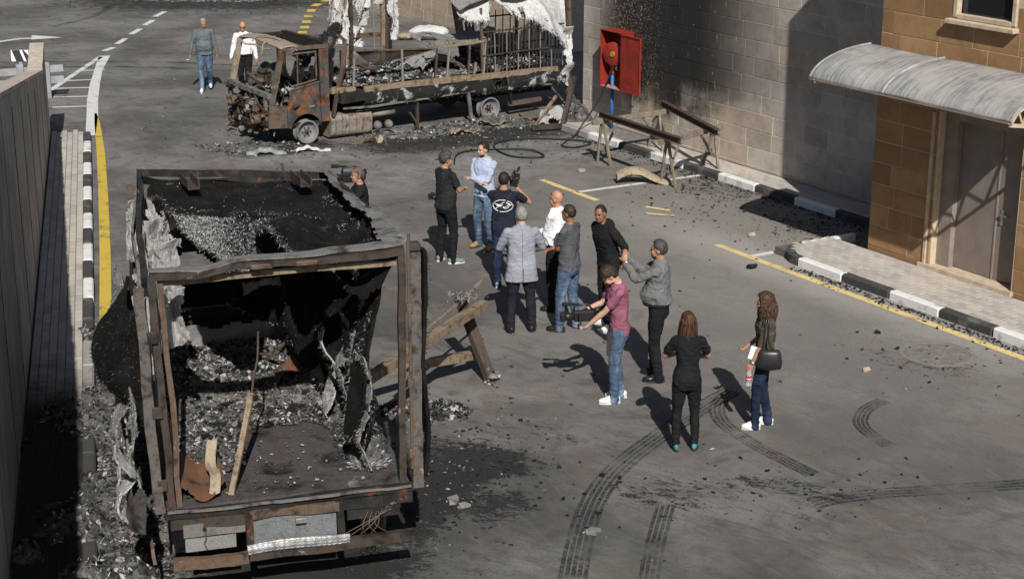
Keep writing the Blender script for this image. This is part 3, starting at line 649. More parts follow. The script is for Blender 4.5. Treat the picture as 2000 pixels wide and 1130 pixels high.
for s_ in (CS0 + .02, 13.55, CS1 - .02):
    q = MB(); pts = [E_(s_, *[arch(t / 10)[0], arch(t / 10)[1] + .012]) for t in range(11)]; q.tube(pts, .022, 6); q.build('rib', M['canopy'], cnp)
q = MB(); q.beam(E_(CS0, arch(1)[0] - .004, arch(1)[1] - .012), E_(CS1, arch(1)[0] - .004, arch(1)[1] - .012), .03, .03); q.build('front_rail', M['frame'], cnp)
M['lattice'] = plain('cream lattice bracket', (.46, .38, .29), .7)
for s_ in (CS0 + .12, CS1 - .03):
    q = MB(); a0 = E_(s_, 2.83, 2.5); top = [E_(s_, arch(t)[0], arch(t)[1] - .035) for t in (0, .25, .5, .75, 1)]
    for i in range(4): q.beam(top[i], top[i + 1], .03, .045)
    q.beam(top[-1], E_(s_, 2.83, 2.72), .03, .05); q.beam(E_(s_, 2.83, 2.72), top[0], .03, .05)
    for t in (.2, .4, .6, .8):
        p = E_(s_, 2.83, 2.72).lerp(top[-1], t); o, z = arch(min(1, t * .9)); q.beam(p, E_(s_, o, z - .04), .02, .03); q.beam(p, E_(s_, *((lambda a: (a[0], a[1] - .04))(arch(max(0, t * .9 - .18))))), .02, .03)
    q.build('bracket', M['lattice'], cnp)
# stone wall and pale wall behind the second truck
b2 = thing('stone_building', 'clean beige stone building behind the burnt delivery truck', 'building', (-3.76, 52.96, 0))
EO = BO; _bo = BO
BO = V(-3.76, 52.96, 0) - NO * .8
q = MB(); q.prism([bf(-3, .794, 0) - b2.location, bf(9.2, .794, 0) - b2.location, bf(9.2, -4, 0) - b2.location, bf(-3, -4, 0) - b2.location], (0, 0, 6)); q.build('wall', M['mortar'], b2)
courses(b2, -2.0, 9.0, .8, .02, .02 + CH * 6, M['stone_c'], 23)
BO = _bo
M['pale'] = plain('pale bluish render', (.52, .56, .6), .85, 0, .1, 2); M['navy_band'] = plain('dark blue band', (.02, .035, .09), .7)
pw_ = thing('rendered_wall', 'pale blue rendered wall with dark blue bands behind the burnt truck', 'wall', (2.2, 46.5, 0))
q = MB(); q.box((0, .1, 2), (3.6, .2, 4)); q.build('wall', M['pale'], pw_)
for z_ in (.25, .95): q = MB(); q.box((0, -.02, z_), (3.62, .05, .28)); q.build('band', M['navy_band'], pw_)
q = MB(); q.box((0, -.03, .6), (3.61, .06, .38)); q.build('panel', M['kerb_g'], pw_)

# ------------------------------------------------------------------ concrete wall on the left
def conc():
    g = G('streaked concrete'); p = g.pos; a = g.noise(p, 1.0, 5, .65, .4); st = g.noise(g.map(p, (6, 6, .35)), 1.4, 5, .72); f = g.noise(p, 40, 4, .7)
    c = g.mix(g.rng(a, .35, .65), (.4, .36, .32), (.58, .52, .45)); c = g.mix(g.mul(g.rng(st, .5, .68), .8), c, (.1, .094, .088)); c = g.mix(g.mul(g.rng(f, .5, .75), .3), c, (.08, .075, .07))
    g.bump(g.math('ADD', f, st), .4, .02); return g.done(c, .9, 0, .2)
M['concrete'] = conc(); M['conc_cap'] = plain('rough pale concrete', (.42, .36, .3), .95, 0, .2, 6, .8)
def wtop(t): return float(np.interp(t, [0, .55, 2.1, 15.7, 22, 40], [1.93, 1.9, 1.72, 3.76, 5.0, 6.2]))  # unseen near stretch keeps rising, shaped for the shadow it casts on the pavement
M['mortar_joint'] = plain('dark joint', (.16, .145, .13), .9)
cw = thing('concrete_wall', 'tall streaked concrete wall with a broken rising top edge', 'wall', lf(0, 0))
W_ = lambda t, o, z: lf(t, o, z) - cw.location
ts = np.linspace(0, 40, 161); q = MB(); rings = []
for t in ts:
    z = wtop(t) + .03 * n1(t * 2.2, 3) - .03
    rings.append([W_(t, 0, -.1), W_(t, 0 + .012 * n1(t * 1.3, 1), z), W_(t, -.27, z), W_(t, -.27, -.1)])
q.ring_loft(rings); q.build('wall_face', M['concrete'], cw)
q = MB(); rings = []
for t in np.linspace(-.01, 40, 400):
    z = wtop(t); e = .035 * n1(t * 7, 5) + .02 * n1(t * 23, 2)
    rings.append([W_(t, .012 + e * .5, z - .05 + e), W_(t, .008 + e * .4, z + .02 + .3 * e), W_(t, -.275, z + .02), W_(t, -.275, z - .06)])
q.ring_loft(rings); q.build('wall_cap', M['conc_cap'], cw)
for t in np.arange(1.6, 30, 2.4):
    q = MB(); q.box(W_(t, .004, wtop(t) / 2 - .1), (.012, .01, wtop(t) - .25), LROT); q.build('joint', M['mortar_joint'], cw)
# barrier and chevron board beyond the wall
M['galv'] = plain('galvanised steel', (.42, .43, .44), .5, .5, .2, 4, .1); M['blackp'] = plain('black paint', (.03, .03, .03), .6); M['whitep'] = plain('white paint', (.75, .75, .74), .6)
gb = thing('guard_rail', 'grey steel guard rail with upright posts behind the concrete wall', 'barrier', (-11.4, 38.3, 0))
for k in range(4): q = MB(); q.box((-.95 + k * .52, -.3 + k * .28, .42), (.16, .1, .84), Matrix.Rotation(.5, 3, 'Z'), .01); q.build('post', M['galv'], gb)
for z_ in (.42, .68): q = MB(); q.beam((-2.2, -.93, z_), (.95, .76, z_), .05, .16); q.build('rail', M['galv'], gb)
cb = thing('chevron_board', 'black and white striped marker board on a post behind the wall', 'sign', (-11.32, 38.75, 0))
q = MB(); q.box((0, 0, .45), (.07, .07, .9)); q.build('post', M['galv'], cb)
q = MB(); q.box((0, -.045, 1.02), (.4, .02, .26)); q.build('board', M['whitep'], cb)
q = MB(); q.prism([(-.09, -.057, .89), (.09, -.057, .89), (-.0, -.057, 1.15), (-.18, -.057, 1.15)], (0, -.004, 0)); q.build('stripe', M['blackp'], cb)
q = MB(); q.prism([(.15, -.057, .89), (.2, -.057, .89), (.2, -.057, 1.03), (.1, -.057, 1.15), (.06, -.057, 1.15)], (0, -.004, 0)); q.build('stripe', M['blackp'], cb)

# ------------------------------------------------------------------ red hose cabinet
def redm():
    g = G('faded red paint'); o = g.obj; a = g.noise(o, 3, 5, .7, .4); f = g.noise(o, 40, 3, .7)
    c = g.mix(g.rng(a, .35, .65), (.19, .017, .011), (.27, .028, .017)); c = g.mix(g.mul(g.rng(g.noise(o, 5, 5, .7, .5), .5, .7), .6), c, (.13, .035, .018)); return g.bump(f, .1, .003).done(c, .5, 0, .4)
M['red'] = redm(); M['red_dust'] = plain('dusty red paint', (.42, .2, .17), .8, 0, .3, 8); M['blue'] = plain('blue pipe paint', (.02, .13, .36), .5, 0, .2); M['hose'] = plain('grey rubber hose', (.16, .155, .15), .7, 0, .3); M['hose_k'] = plain('black hose', (.02, .02, .02), .6, 0, .3); M['brass'] = plain('brass hub', (.6, .42, .08), .4, .7)
hc = thing('hose_cabinet', 'open red fire hose cabinet hung on the sooty stone wall', 'hose cabinet', bf(2.64, .82))
H_ = lambda s, o, z: bf(2.64 + s, .82 + o, z) - hc.location
cw_, c0, c1, dp = .36, 1.03, 2.19, .33
for nm, c, sz in (('side', (-cw_, dp / 2, (c0 + c1) / 2), (.014, dp, c1 - c0)), ('side', (cw_, dp / 2, (c0 + c1) / 2), (.014, dp, c1 - c0)), ('top', (0, dp / 2 - .01, c1 + .008), (2 * cw_ + .03, dp + .04, .016)), ('bottom', (0, dp / 2, c0), (2 * cw_ - .016, dp, .014)), ('back', (0, .008, (c0 + c1) / 2), (2 * cw_ - .016, .012, c1 - c0 - .016))):
    q = MB(); q.box(H_(*c), sz, BROT); q.build(nm, M['red_dust'] if nm == 'bottom' else M['red'], hc)
q = MB(); q.box(H_(cw_ + .36, dp - .0, (c0 + c1) / 2), (.68, .016, c1 - c0), BROT)
dr_ = q.build('door', M['red'], hc)
q = MB()
for c, sz in (((cw_ + .36, dp + .018, c1 - .012), (.68, .02, .022)), ((cw_ + .36, dp + .018, c0 + .012), (.68, .02, .022)), ((cw_ + .69, dp + .018, (c0 + c1) / 2), (.02, .02, c1 - c0 - .046))): q.box(H_(*c), sz, BROT)
q.build('door_lip', M['red'], dr_)
for z_ in (1.75, 1.35): q = MB(); q.tube([H_(cw_ + .7, dp, z_), H_(cw_ + .78, dp, z_)], .008, 6); q.build('latch_pin', M['blackp'], dr_)
hr = thing('hose_reel', 'dark red hose reel with brass hub inside the open cabinet', 'hose reel', bf(2.6, .82 + .2, 1.72))
ax = (NO * .93 + E1 * .36).normalized()
q = MB(); q.lathe([(.0, .07), (.24, .06), (.25, .05), (.25, .035), (.06, .03)], (0, 0, 0), ax, 24); q.lathe([(.0, -.08), (.24, -.075), (.25, -.06), (.25, -.05), (.06, -.045)], (0, 0, 0), ax, 24); q.build('drum', M['red'], hr, True)
q = MB(); q.lathe([(0, .1), (.05, .1), (.06, .075), (.06, .065)], (0, 0, 0), ax, 12); q.build('hub', M['brass'], hr)
q = MB(); xx = ax.cross(V(0, 0, 1)).normalized(); yy = ax.cross(xx); pts = []
for k in range(120): a = k * .42; rr_ = .2 + .01 * math.sin(k * 1.7); pts.append(ax * (-.04 + .07 * (.5 + .5 * math.sin(k * .11))) + xx * math.cos(a) * rr_ + yy * math.sin(a) * rr_)
q.tube(pts, .014, 6); q.build('coiled_hose', M['hose'], hr, True)
vl = thing('water_pipe', 'blue standpipe with a red valve under the hose cabinet', 'pipe', bf(2.5, .99, PAV))
q = MB(); q.tube([(0, 0, -.1), (0, 0, 1.2)], .035, 12); q.build('pipe', M['blue'], vl, True)
q = MB(); q.lathe([(.03, 0), (.06, .0), (.06, .04), (.04, .05), (.045, .14), (.07, .15), (.07, .18), (.03, .2)], (0, 0, 1.16), (0, 0, 1), 12); q.tube([(0, 0, 1.28), E1 * .16 + V(0, 0, 1.3)], .03, 8); q.build('valve', M['red'], vl)
q = MB(); q.lathe([(.0, .17), (.05, .17), (.055, .18), (.055, .2), (.0, .2)], (0, 0, 1.3), E1, 12); q.build('hand_wheel', M['chrome'], vl)
fh = spline([bf(2.72, 1.1, 1.55), bf(2.62, 1.22, 1.15), bf(2.45, 1.3, .75), bf(2.3, 1.55, .3), bf(2.35, 1.85, .03), bf(2.9, 2.5, .03), bf(3.2, 2.35, .03), bf(3.0, 1.85, .03), bf(2.4, 2.2, .03), bf(1.9, 3.0, .03), bf(2.2, 3.7, .03), bf(3.2, 3.9, .03), bf(3.6, 3.4, .03), bf(3.0, 3.3, .04), bf(2.5, 3.8, .03), bf(2.4, 4.6, .03), bf(3.2, 5.2, .03)])
q = MB(); q.tube(fh, .017, 6); tag(q.build('fire_hose', M['hose_k'], None, True), 'dark rubber hose trailing from the cabinet across the asphalt', 'hose')
# ------------------------------------------------------------------ burnt box truck seen from its open rear
T1 = thing('burnt_box_truck', 'burnt-out box truck with open rear, charred roof mat and ash-filled bed', 'truck', (-3.13, 14.04, 0), R(15.8))
rg1 = np.random.default_rng(21)
Wd, Ln, FZ, RZ = 2.25, 4.05, 1.0, 3.2
def bent(name, pts, wd, ht, mat, parent=T1, jitter=.02, n=10, up=(0, 0, 1), seed=0, taper=None):
    """warped rectangular bar through points"""
    P = [Vector(p) for p in pts]; Q = []
    for a, b_ in zip(P[:-1], P[1:]):
        for i in range(n): Q.append(a.lerp(b_, i / n))
    Q.append(P[-1]); rings = []
    for i, p in enumerate(Q):
        d = (Q[min(i + 1, len(Q) - 1)] - Q[max(i - 1, 0)]).normalized(); u_ = Vector(up)
        if abs(d.dot(u_)) > .98: u_ = V(0, 1, 0)
        x = u_.cross(d).normalized(); y = d.cross(x); L_ = i * .17 + seed * 3.1
        j = x * n1(L_, 1, seed) * jitter + y * n1(L_, 9, seed) * jitter; f = 1 if taper is None else 1 + (taper - 1) * i / (len(Q) - 1)
        ww = wd * f * (1 + .1 * n1(L_ * 3, 5, seed)); hh = ht * f * (1 + .1 * n1(L_ * 3, 7, seed))
        rings.append([p + j + x * ww / 2 + y * hh / 2, p + j - x * ww / 2 + y * hh / 2, p + j - x * ww / 2 - y * hh / 2, p + j + x * ww / 2 - y * hh / 2])
    q = MB(); q.ring_loft(rings); return q.build(name, mat, parent)
# bed and rear end
def floor_fn(u, v):
    P = np.stack([u * Wd, v * Ln, u * 0], 1); P[:, 2] = FZ + .018 * fbm(P, 1.4, 3) + .006 * fbm(P, 7, 5); return P
sheet(floor_fn, 60, 80, None, .06).build('bed_floor', M['bed_plate'], T1)
bent('rear_sill', [(-.03, -.035, .955), (1.1, -.04, .95), (2.29, -.03, .955)], .06, .075, M['char'], seed=1, n=14)
bent('sill_lip', [(.0, -.075, .99), (1.2, -.078, .985), (2.25, -.07, .99)], .03, .02, M['ash_metal'], seed=2, n=14)
bent('under_beam', [(.02, -.03, .86), (.72, -.03, .85)], .08, .1, M['rust_dark'], seed=3)
bent('under_beam', [(.74, -.035, .86), (1.56, -.035, .87)], .08, .09, M['rust_beam'], seed=4)
bent('under_beam', [(1.58, -.03, .87), (2.26, -.03, .86)], .08, .1, M['char'], seed=5)
for u_ in (.72, 1.57): bent('bracket', [(u_, -.045, .92), (u_ + .01, -.06, .46)], .065, .07, M['char'], seed=6 + int(u_ * 3))
def platefn(u0, u1, z0, z1, v0, amp, seed):
    def f(u, v): P = np.stack([u0 + (u1 - u0) * u, u * 0, z0 + (z1 - z0) * v], 1); P[:, 1] = v0 + amp * fbm(P, 2.5, seed); return P
    return f
sheet(platefn(.765, 1.535, .56, .81, -.05, .03, 1), 16, 8, None, .02).build('centre_plate', burnt('heat blued plate', (.17, .18, .19), .2, .25, .35, 4, (.15, .08, .045)), T1)
q = MB(); q.box((1.2, -.085, .77), (.1, .05, .05), None, .006); q.build('latch_block', M['grey_metal'], T1)
sheet(platefn(.13, .69, .71, .84, -.06, .012, 2), 14, 5, None, .02).build('light_board', M['ash_metal'], T1)
q = MB(); q.tube([(.32, -.086, .785), (.32, -.07, .785)], .018, 12); q.build('lamp_hole', M['black_void'], T1)  # solid black disc stands in for the dark inside of a hole
q = MB(); q.tube(spline([(.32, -.09, .775), (.325, -.1, .7), (.31, -.1, .66), (.33, -.1, .6)], 5), .006, 5); q.build('wire', M['rust_beam'], T1)
sheet(platefn(.14, .6, .575, .705, -.075, .01, 3), 12, 4, None, .006).build('number_plate', M['grey_metal'], T1)
sheet(platefn(1.64, 2.13, .7, .81, -.06, .014, 4), 14, 5, None, .02).build('light_board', M['char'], T1)
q = MB()
for k in range(7): q.tube(spline([(1.93 + .02 * k * (-1) ** k, -.09, .78), (1.92 - .03 * k, -.12, .66), (1.85 - .05 * k + .2 * (k % 2), -.1, .56)], 5), .004, 4)
tag(q.build('wire_bunch', M['rust_beam'], T1), kind='stuff')
bent('bumper_bar', [(.02, -.1, .47), (.7, -.1, .48)], .07, .1, M['rust_beam'], seed=11)
bent('bumper_bar', [(.71, -.1, .49), (1.5, -.1, .49), (2.26, -.09, .5)], .07, .1, M['rust_dark'], seed=12)
def treadfn(u, v):
    x = .69 + .95 * u; z = .5 + .105 * v + .03 * u; P = np.stack([x, -.145 - .03 * np.sin(v * 3.1) * (1 - .6 * u), z + .012 * np.sin(u * 5)], 1)
    P[:, 1] -= .005 * (np.sin(x * 150 + z * 90) * np.sin(x * 150 - z * 90) > .1); return P
sheet(treadfn, 110, 20, lambda u, v: v < 1 - .35 * np.clip(u - .6, 0, 1), .004).build('tread_plate', M['tread'], T1)
# rear door frame
M['post_blue'] = burnt('heat stained post', (.12, .112, .105), .5, .42, .45, 7, (.12, .06, .032))
bent('frame_post', [(.05, 0, .96), (.03, 0, 2.1), (.0, 0, 3.2)], .065, .06, M['rust_dark'], seed=21, n=12)
bent('frame_post', [(.12, .045, .98), (.1, .04, 2.2), (.06, .04, 3.14)], .05, .05, M['rust_beam'], seed=25, n=12)
bent('door_stile', [(-.07, -.04, .98), (-.11, -.03, 2.2), (-.12, -.02, 3.1)], .09, .045, M['post_blue'], seed=22, n=12)
bent('frame_post', [(2.19, 0, .96), (2.2, 0, 2.2), (2.2, 0, 3.22)], .065, .06, M['rust_dark'], seed=23, n=12)
bent('door_stile', [(2.33, -.03, .95), (2.34, -.03, 2.2), (2.33, -.02, 3.28)], .1, .05, M['post_blue'], seed=24, n=12)
q = MB(); q.tube([(2.272, -.05, 1.15), (2.27, -.05, 2.55), (2.268, -.045, 3.3), (2.275, -.05, 3.42)], .016, 8)
for z_ in (1.3, 2.0, 2.72): q.box((2.272, -.04, z_), (.06, .05, .09), None, .006)
q.build('lock_rod', M['rust_beam'], T1)
for z_ in (1.25, 1.95, 2.65): q = MB(); q.box((-.03, -.055, z_), (.09, .03, .11), None, .006); q.build('hinge', M['rust_dark'], T1)
q = MB(); q.box((2.33, 0, 3.29), (.11, .12, .07), None, .01); q.build('post_cap', M['rust_dark'], T1)
bent('top_beam', [(-.02, .0, 3.19), (.4, .0, 3.17), (.75, 0, 3.235), (1.5, 0, 3.22), (2.24, .0, 3.25)], .08, .055, M['rust_dark'], seed=31, n=8)
bent('top_flange', [(-.03, .03, 3.235), (.4, .03, 3.215), (.75, .02, 3.28), (1.4, .05, 3.275), (1.8, .11, 3.285), (2.25, .13, 3.3)], .1, .014, M['ash_metal'], seed=32, n=8, taper=1.7)
bent('inner_header', [(.06, .06, 3.1), (.7, .06, 3.12), (2.18, .05, 3.14)], .03, .05, M['rust_pale'], seed=33, n=8)
for u_ in (.95, 1.35): q = MB(); q.box((u_, -.05, 3.22), (.2, .03, .05), None, .012); q.build('lamp_bracket', M['rust_beam'], T1)
# black frayed side leaf on the right
def fuzzy(b, P, N, n, L, wd, rng):
    idx = rng.integers(0, len(P), n); strands(b, P[idx] + rng.normal(size=(n, 3)) * .012, N[idx] + rng.normal(size=(n, 3)) * .5 + np.array([0, 0, -.35]), L, wd, rng)
def leaf(u, v): P = np.stack([2.42 + .03 * np.sin(v * 9), -.06 + .3 * u, 1.05 + 2.2 * v], 1); P[:, 0] += .04 * fbm(P, 3, 8); return P
o = sheet(leaf, 8, 50, lambda u, v: u < .8 + .5 * np.sin(v * 31), .035).build('side_leaf', M['mat_black'], T1)
q = MB(); u_, v_ = rg1.random(900), rg1.random(900); P = leaf(u_, v_); fuzzy(q, P, np.tile([1, -.3, 0], (900, 1)), 900, .035, .006, rg1); tag(q.build('frayed_edge', M['fibre_dark'], o), kind='stuff')
# roof mat
RC = [np.array(p) for p in ((-.02, .1, 3.2), (2.22, .1, 3.24), (.17, 3.8, 3.2), (2.18, 3.5, 3.1))]
def roofxy(u, v): 
    P = RC[0] * ((1 - u) * (1 - v))[:, None] + RC[1] * (u * (1 - v))[:, None] + RC[2] * ((1 - u) * v)[:, None] + RC[3] * (u * v)[:, None]
    P[:, 2] -= .16 * np.sin(np.pi * u) * np.clip(1.15 - v, 0, 1) + .42 * np.clip(.5 - v, 0, 1) ** 1.5 * np.sin(np.pi * np.clip(u * 1.15, 0, 1))
    P[:, 2] -= np.exp(-((u - .86) / .1) ** 2) * np.clip(.75 - v, 0, 1) * .45
    P += np.stack([fbm(P, 3, 1), fbm(P, 3, 2), 1.6 * fbm(P, 2.2, 3) + .5 * fbm(P, 9, 4)], 1) * .03
    return P
def roofkeep(u, v):
    Q = np.stack([u * 2.2, v * 3.7, u * 0], 1); n = fbm(Q, 2.6, 31, 4); n2 = fbm(Q, 9, 37, 3)
    vm = np.interp(u, [0, .12, .17, .26, .32, .40, .44, .5, .56, .6, .64, .72, .85, 1], [.95, .62, .42, .3, .16, .14, .26, .47, .47, .2, .13, .1, .03, 0])
    k = v > vm + .05 * n + .035 * n2; k &= ~((np.abs(u - .52) < .1) & (np.abs(v - .6) < .03 + .02 * n)) ; k &= ~((u < .04 + .03 * n) & (v < .95))
    k &= ~((fbm(Q, 1.7, 77, 3) > .43) & (v < .7)); return k
roof = sheet(roofxy, 110, 150, roofkeep, .03).build('roof_mat', M['mat_black'], T1)
# pale fringe along the torn roof edge
N_ = 34000; u_, v_ = rg1.random(N_), rg1.random(N_); e_ = 0.035
ed = roofkeep(u_, v_) & ~(roofkeep(u_, v_ - e_) & roofkeep(u_ + e_ * .8, v_) & roofkeep(u_ - e_ * .8, v_)) & (v_ < .8) & (u_ < .8)
P = roofxy(u_[ed], v_[ed]); q = MB(); strands(q, P, rg1.normal(size=(len(P), 3)) * .6 + np.array([0, -.7, -.6]), .06, .0036, rg1, .5); tag(q.build('fringe', M['fibre'], roof), kind='stuff')
ed2 = roofkeep(u_, v_) & ~roofkeep(u_, v_ - .1) & (v_ < .6) & (u_ < .62) & (rg1.random(N_) < .8)
P = roofxy(u_[ed2], v_[ed2]); q = MB(); strands(q, P, rg1.normal(size=(len(P), 3)) * .7 + np.array([0, -.3, .35]), .035, .0032, rg1, .6); tag(q.build('fringe', M['fibre'], roof), kind='stuff')
sp = roofkeep(u_, v_) & (fbm(np.stack([u_ * 2.2, v_ * 3.7, u_ * 0], 1), 2.3, 91, 3) > .27); P = roofxy(u_[sp], v_[sp])[::3]; q = MB(); strands(q, P, rg1.normal(size=(len(P), 3)) + np.array([0, 0, .0]), .025, .004, rg1, .6); tag(q.build('loose_fibres', M['fibre'], roof), kind='stuff')
sp = roofkeep(u_, v_) & (rg1.random(N_) < .2); P = roofxy(u_[sp], v_[sp]); q = MB(); strands(q, P, rg1.normal(size=(len(P), 3)) + np.array([0, 0, .1]), .022, .004, rg1, .6); tag(q.build('loose_fibres', M['fibre_dark'], roof), kind='stuff')
n = 30000; uu, vv = rg1.random(n) * .42 + .06, rg1.random(n) * .5 + .08; kk = roofkeep(uu, vv) & (rg1.random(n) < np.exp(-((uu - .25) / .14) ** 2)); P = roofxy(uu[kk], vv[kk]); q = MB(); strands(q, P, rg1.normal(size=(len(P), 3)) * .8 + np.array([0, -.5, .0]), .024, .0028, rg1, .6); tag(q.build('white_fibres', M['fibre_white'], roof), kind='stuff')
# roof rails
bent('roof_rail', [(-.06, .02, 3.22), (-.02, 1.3, 3.24), (.1, 2.8, 3.23), (.16, 3.84, 3.22)], .05, .09, M['char'], seed=41, n=8)
bent('rail_edge', [(-.1, .02, 3.2), (-.07, 1.3, 3.22), (.05, 2.8, 3.21), (.12, 3.86, 3.2)], .025, .11, M['ash_metal'], seed=42, n=8)
bent('roof_rail', [(2.24, .08, 3.24), (2.26, 1.2, 3.2), (2.2, 2.2, 3.22), (2.16, 3.5, 3.14)], .05, .08, M['char'], seed=43, n=8)
bent('front_rail', [(.16, 3.85, 3.22), (1.2, 3.72, 3.19), (2.2, 3.54, 3.13)], .05, .07, M['char'], seed=44, n=8)
def ribbon_fn(u, v):
    y = .05 + 3.4 * u; w_ = np.interp(u, [0, .12, .25, .5, 1], [.3, .24, .16, .2, .13]); x = np.interp(u, [0, .12, .3, .6, 1], [2.16, 2.17, 2.2, 2.12, 2.08]) + (v - .45) * w_
    z = 3.29 + .05 * np.sin(u * 7) * v - .06 * v * u + .02 * np.sin(u * 23) ; P = np.stack([x, y, z], 1); P[:, 2] += .02 * fbm(P, 5, 3); return P
sheet(ribbon_fn, 70, 8, lambda u, v: (v > .12 * np.sin(u * 40) ** 2) & (v < 1 - .25 * np.sin(u * 17) ** 4), .008).build('roof_edge_strip', M['ash_metal'], T1)
for (x, y) in ((.63, 3.12), (1.77, 2.92)):
    q = MB()
    for dx in (-.055, .055): q.box((x + dx, y, 3.28), (.014, .4, .09), Matrix.Rotation(.12, 3, 'Z'))
    q.box((x, y, 3.235), (.12, .4, .014), Matrix.Rotation(.12, 3, 'Z')); q.build('roof_channel', M['rust_dark'], T1)
bent('roof_stub', [(1.66, 3.3, 3.2), (1.64, 3.32, 3.36)], .03, .03, M['rust_dark'], seed=46, n=2)
# left wall: pale torn panel, studs
def lwall(u, v): x = -.02 + .17 * (u * v) ; P = np.stack([x, .1 + 3.7 * u, 1.0 + 2.2 * v], 1); P[:, 0] += .05 * fbm(P, 2.5, 12) + .02 * fbm(P, 8, 13); return P
def lkeep(u, v):
    Q = np.stack([u * 3.7, v * 2.2, u * 0], 1); n = fbm(Q, 1.9, 52, 4); n2 = fbm(Q, 7, 5, 3)
    return (v > np.interp(u, [0, .2, .5, .8, 1], [.62, .55, .45, .5, .35]) + .12 * n + .05 * n2) & ~(fbm(Q, 1.5, 63, 4) > .36)
lw_ = sheet(lwall, 110, 70, lkeep, .025).build('side_panel', M['insul'], T1)
u_, v_ = rg1.random(26000), rg1.random(26000); ed = lkeep(u_, v_) & ~(lkeep(u_, v_ - .03) & lkeep(u_ + .02, v_) & lkeep(u_ - .02, v_) & lkeep(u_, v_ + .03)); P = lwall(u_[ed], v_[ed])
q = MB(); strands(q, P, rg1.normal(size=(len(P), 3)) * .6 + np.array([.3, 0, -.8]), .06, .005, rg1); tag(q.build('fringe', M['fibre'], lw_), kind='stuff')
for v0, z1 in ((.75, 3.1), (1.6, 3.15), (2.5, 3.15), (3.4, 3.2)): bent('stud', [(.03, v0, 1.0), (.04, v0 + .03, z1)], .05, .06, M['ash_metal'] if v0 < 3 else M['rust_beam'], seed=int(v0 * 10), n=6)
for k, (u0, v0, z0, z1, wd) in enumerate([(.2, 1.5, 3.1, 2.2, .34), (.12, 2.2, 3.15, 2.0, .3), (.3, 2.7, 3.1, 2.3, .36), (.1, 1.0, 3.05, 2.1, .22), (.22, .6, 2.9, 2.3, .25), (.15, 3.2, 3.1, 1.9, .4)]):
    def f(u, v, u0=u0, v0=v0, z0=z0, z1=z1, wd=wd, k=k): P = np.stack([u0 + wd * (u - .5), v0 + .12 * v + .05 * np.sin(u * 8 + k), z0 + (z1 - z0) * v], 1); P += .08 * np.stack([fbm(P, 3, 501 + k), fbm(P, 3.5, 521 + k), .4 * fbm(P, 3, 541 + k)], 1); return P
    def kp(u, v, k=k): Q = np.stack([u * 1.5, v * 3, u * 0 + k], 1); return (np.abs(u - .5) < .5 - .2 * v + .3 * fbm(Q, 2, 561 + k, 3)) & ~(fbm(Q, 2.2, 571 + k, 3) > .3)
    o = sheet(f, 26, 40, kp, .016).build('wall_shred', M['insul'], T1); uu, vv = rg1.random(700), rg1.random(700); kk = kp(uu, vv); P = f(uu[kk], vv[kk]); q = MB(); strands(q, P, rg1.normal(size=(len(P), 3)) + np.array([0, -.5, -.5]), .035, .0032, rg1); tag(q.build('white_fibres', M['fibre_white'], o), kind='stuff')
# lower left wall remains leaning inwards
def lrem(u, v): P = np.stack([.02 + .14 * (1 - v) + .06 * np.sin(u * 11), .35 + 3.4 * u, 1.0 + (.5 + .35 * np.sin(u * 5 + 1) ** 2) * v], 1); P[:, 0] += .08 * fbm(P, 3, 71); return P
sheet(lrem, 80, 20, lambda u, v: v < .5 + .5 * fbm(np.stack([u * 9, v, u * 0], 1), 1, 4, 3) + .25, .02).build('torn_lining', M['insul_g'], T1)
# black mat hanging outside on the left and shreds under it
def flap(u, v):
    bul = np.sin(np.pi * np.clip(u, 0, 1)) * np.sin(np.pi * np.clip(v * .9 + .05, 0, 1)); P = np.stack([-.14 - .4 * bul, .1 + 1.5 * u, 2.75 - 1.0 * v], 1); P += .05 * np.stack([fbm(P, 3, 81), fbm(P, 3, 82), fbm(P, 3, 83)], 1); return P
fl = sheet(flap, 40, 36, lambda u, v: (u + .22 * np.sin(v * 19) * .3 < 1) & (v < .95 + .1 * np.sin(u * 23)), .03).build('outer_mat', M['mat_black'], T1)
u_, v_ = rg1.random(2500), rg1.random(2500); P = flap(u_, v_); q = MB(); strands(q, P, rg1.normal(size=(2500, 3)) + np.array([-.6, -.3, -.3]), .028, .004, rg1); tag(q.build('loose_fibres', M['fibre_dark'], fl), kind='stuff')
def shred(u0, v0, z0, z1, wd, seed, out=.12):
    def f(u, v):
        P = np.stack([u * 0 + u0, v0 + wd * (u - .5), z0 + (z1 - z0) * v], 1); P[:, 0] -= out * np.sin(v * 4 + seed) ** 2; P += .09 * np.stack([fbm(P, 3, seed), fbm(P, 3.5, seed + 1), .4 * fbm(P, 3, seed + 2)], 1); return P
    def kp(u, v): Q = np.stack([u * wd * 2, v * (z0 - z1) * 2, u * 0 + seed], 1); return (np.abs(u - .5) < .5 - .28 * v + .25 * fbm(Q, 3, seed, 3)) & ~(fbm(Q, 2, seed + 9, 3) > .35)
    return f, kp
for k, (u0, v0, z0, z1, wd, mt) in enumerate([(-.2, .2, 2.1, 1.0, .5, 'insul_g'), (-.26, .7, 1.95, .7, .6, 'insul_g'), (-.22, 1.4, 1.9, .6, .7, 'insul'), (-.3, .05, 1.6, .9, .35, 'insul'), (-.2, 2.3, 2.2, .6, .8, 'insul_g'), (-.16, 3.2, 2.3, .7, .7, 'insul_g')]):
    f, kp = shred(u0, v0, z0, z1, wd, 100 + k * 7); o = sheet(f, 26, 44, kp, .018).build('side_shred', M[mt], T1)
    u_, v_ = rg1.random(900), rg1.random(900); kk = kp(u_, v_); P = f(u_[kk], v_[kk]); q = MB(); strands(q, P, rg1.normal(size=(len(P), 3)) + np.array([-.4, -.3, -.6]), .035, .0035, rg1); tag(q.build('loose_fibres', M['fibre'], o), kind='stuff')
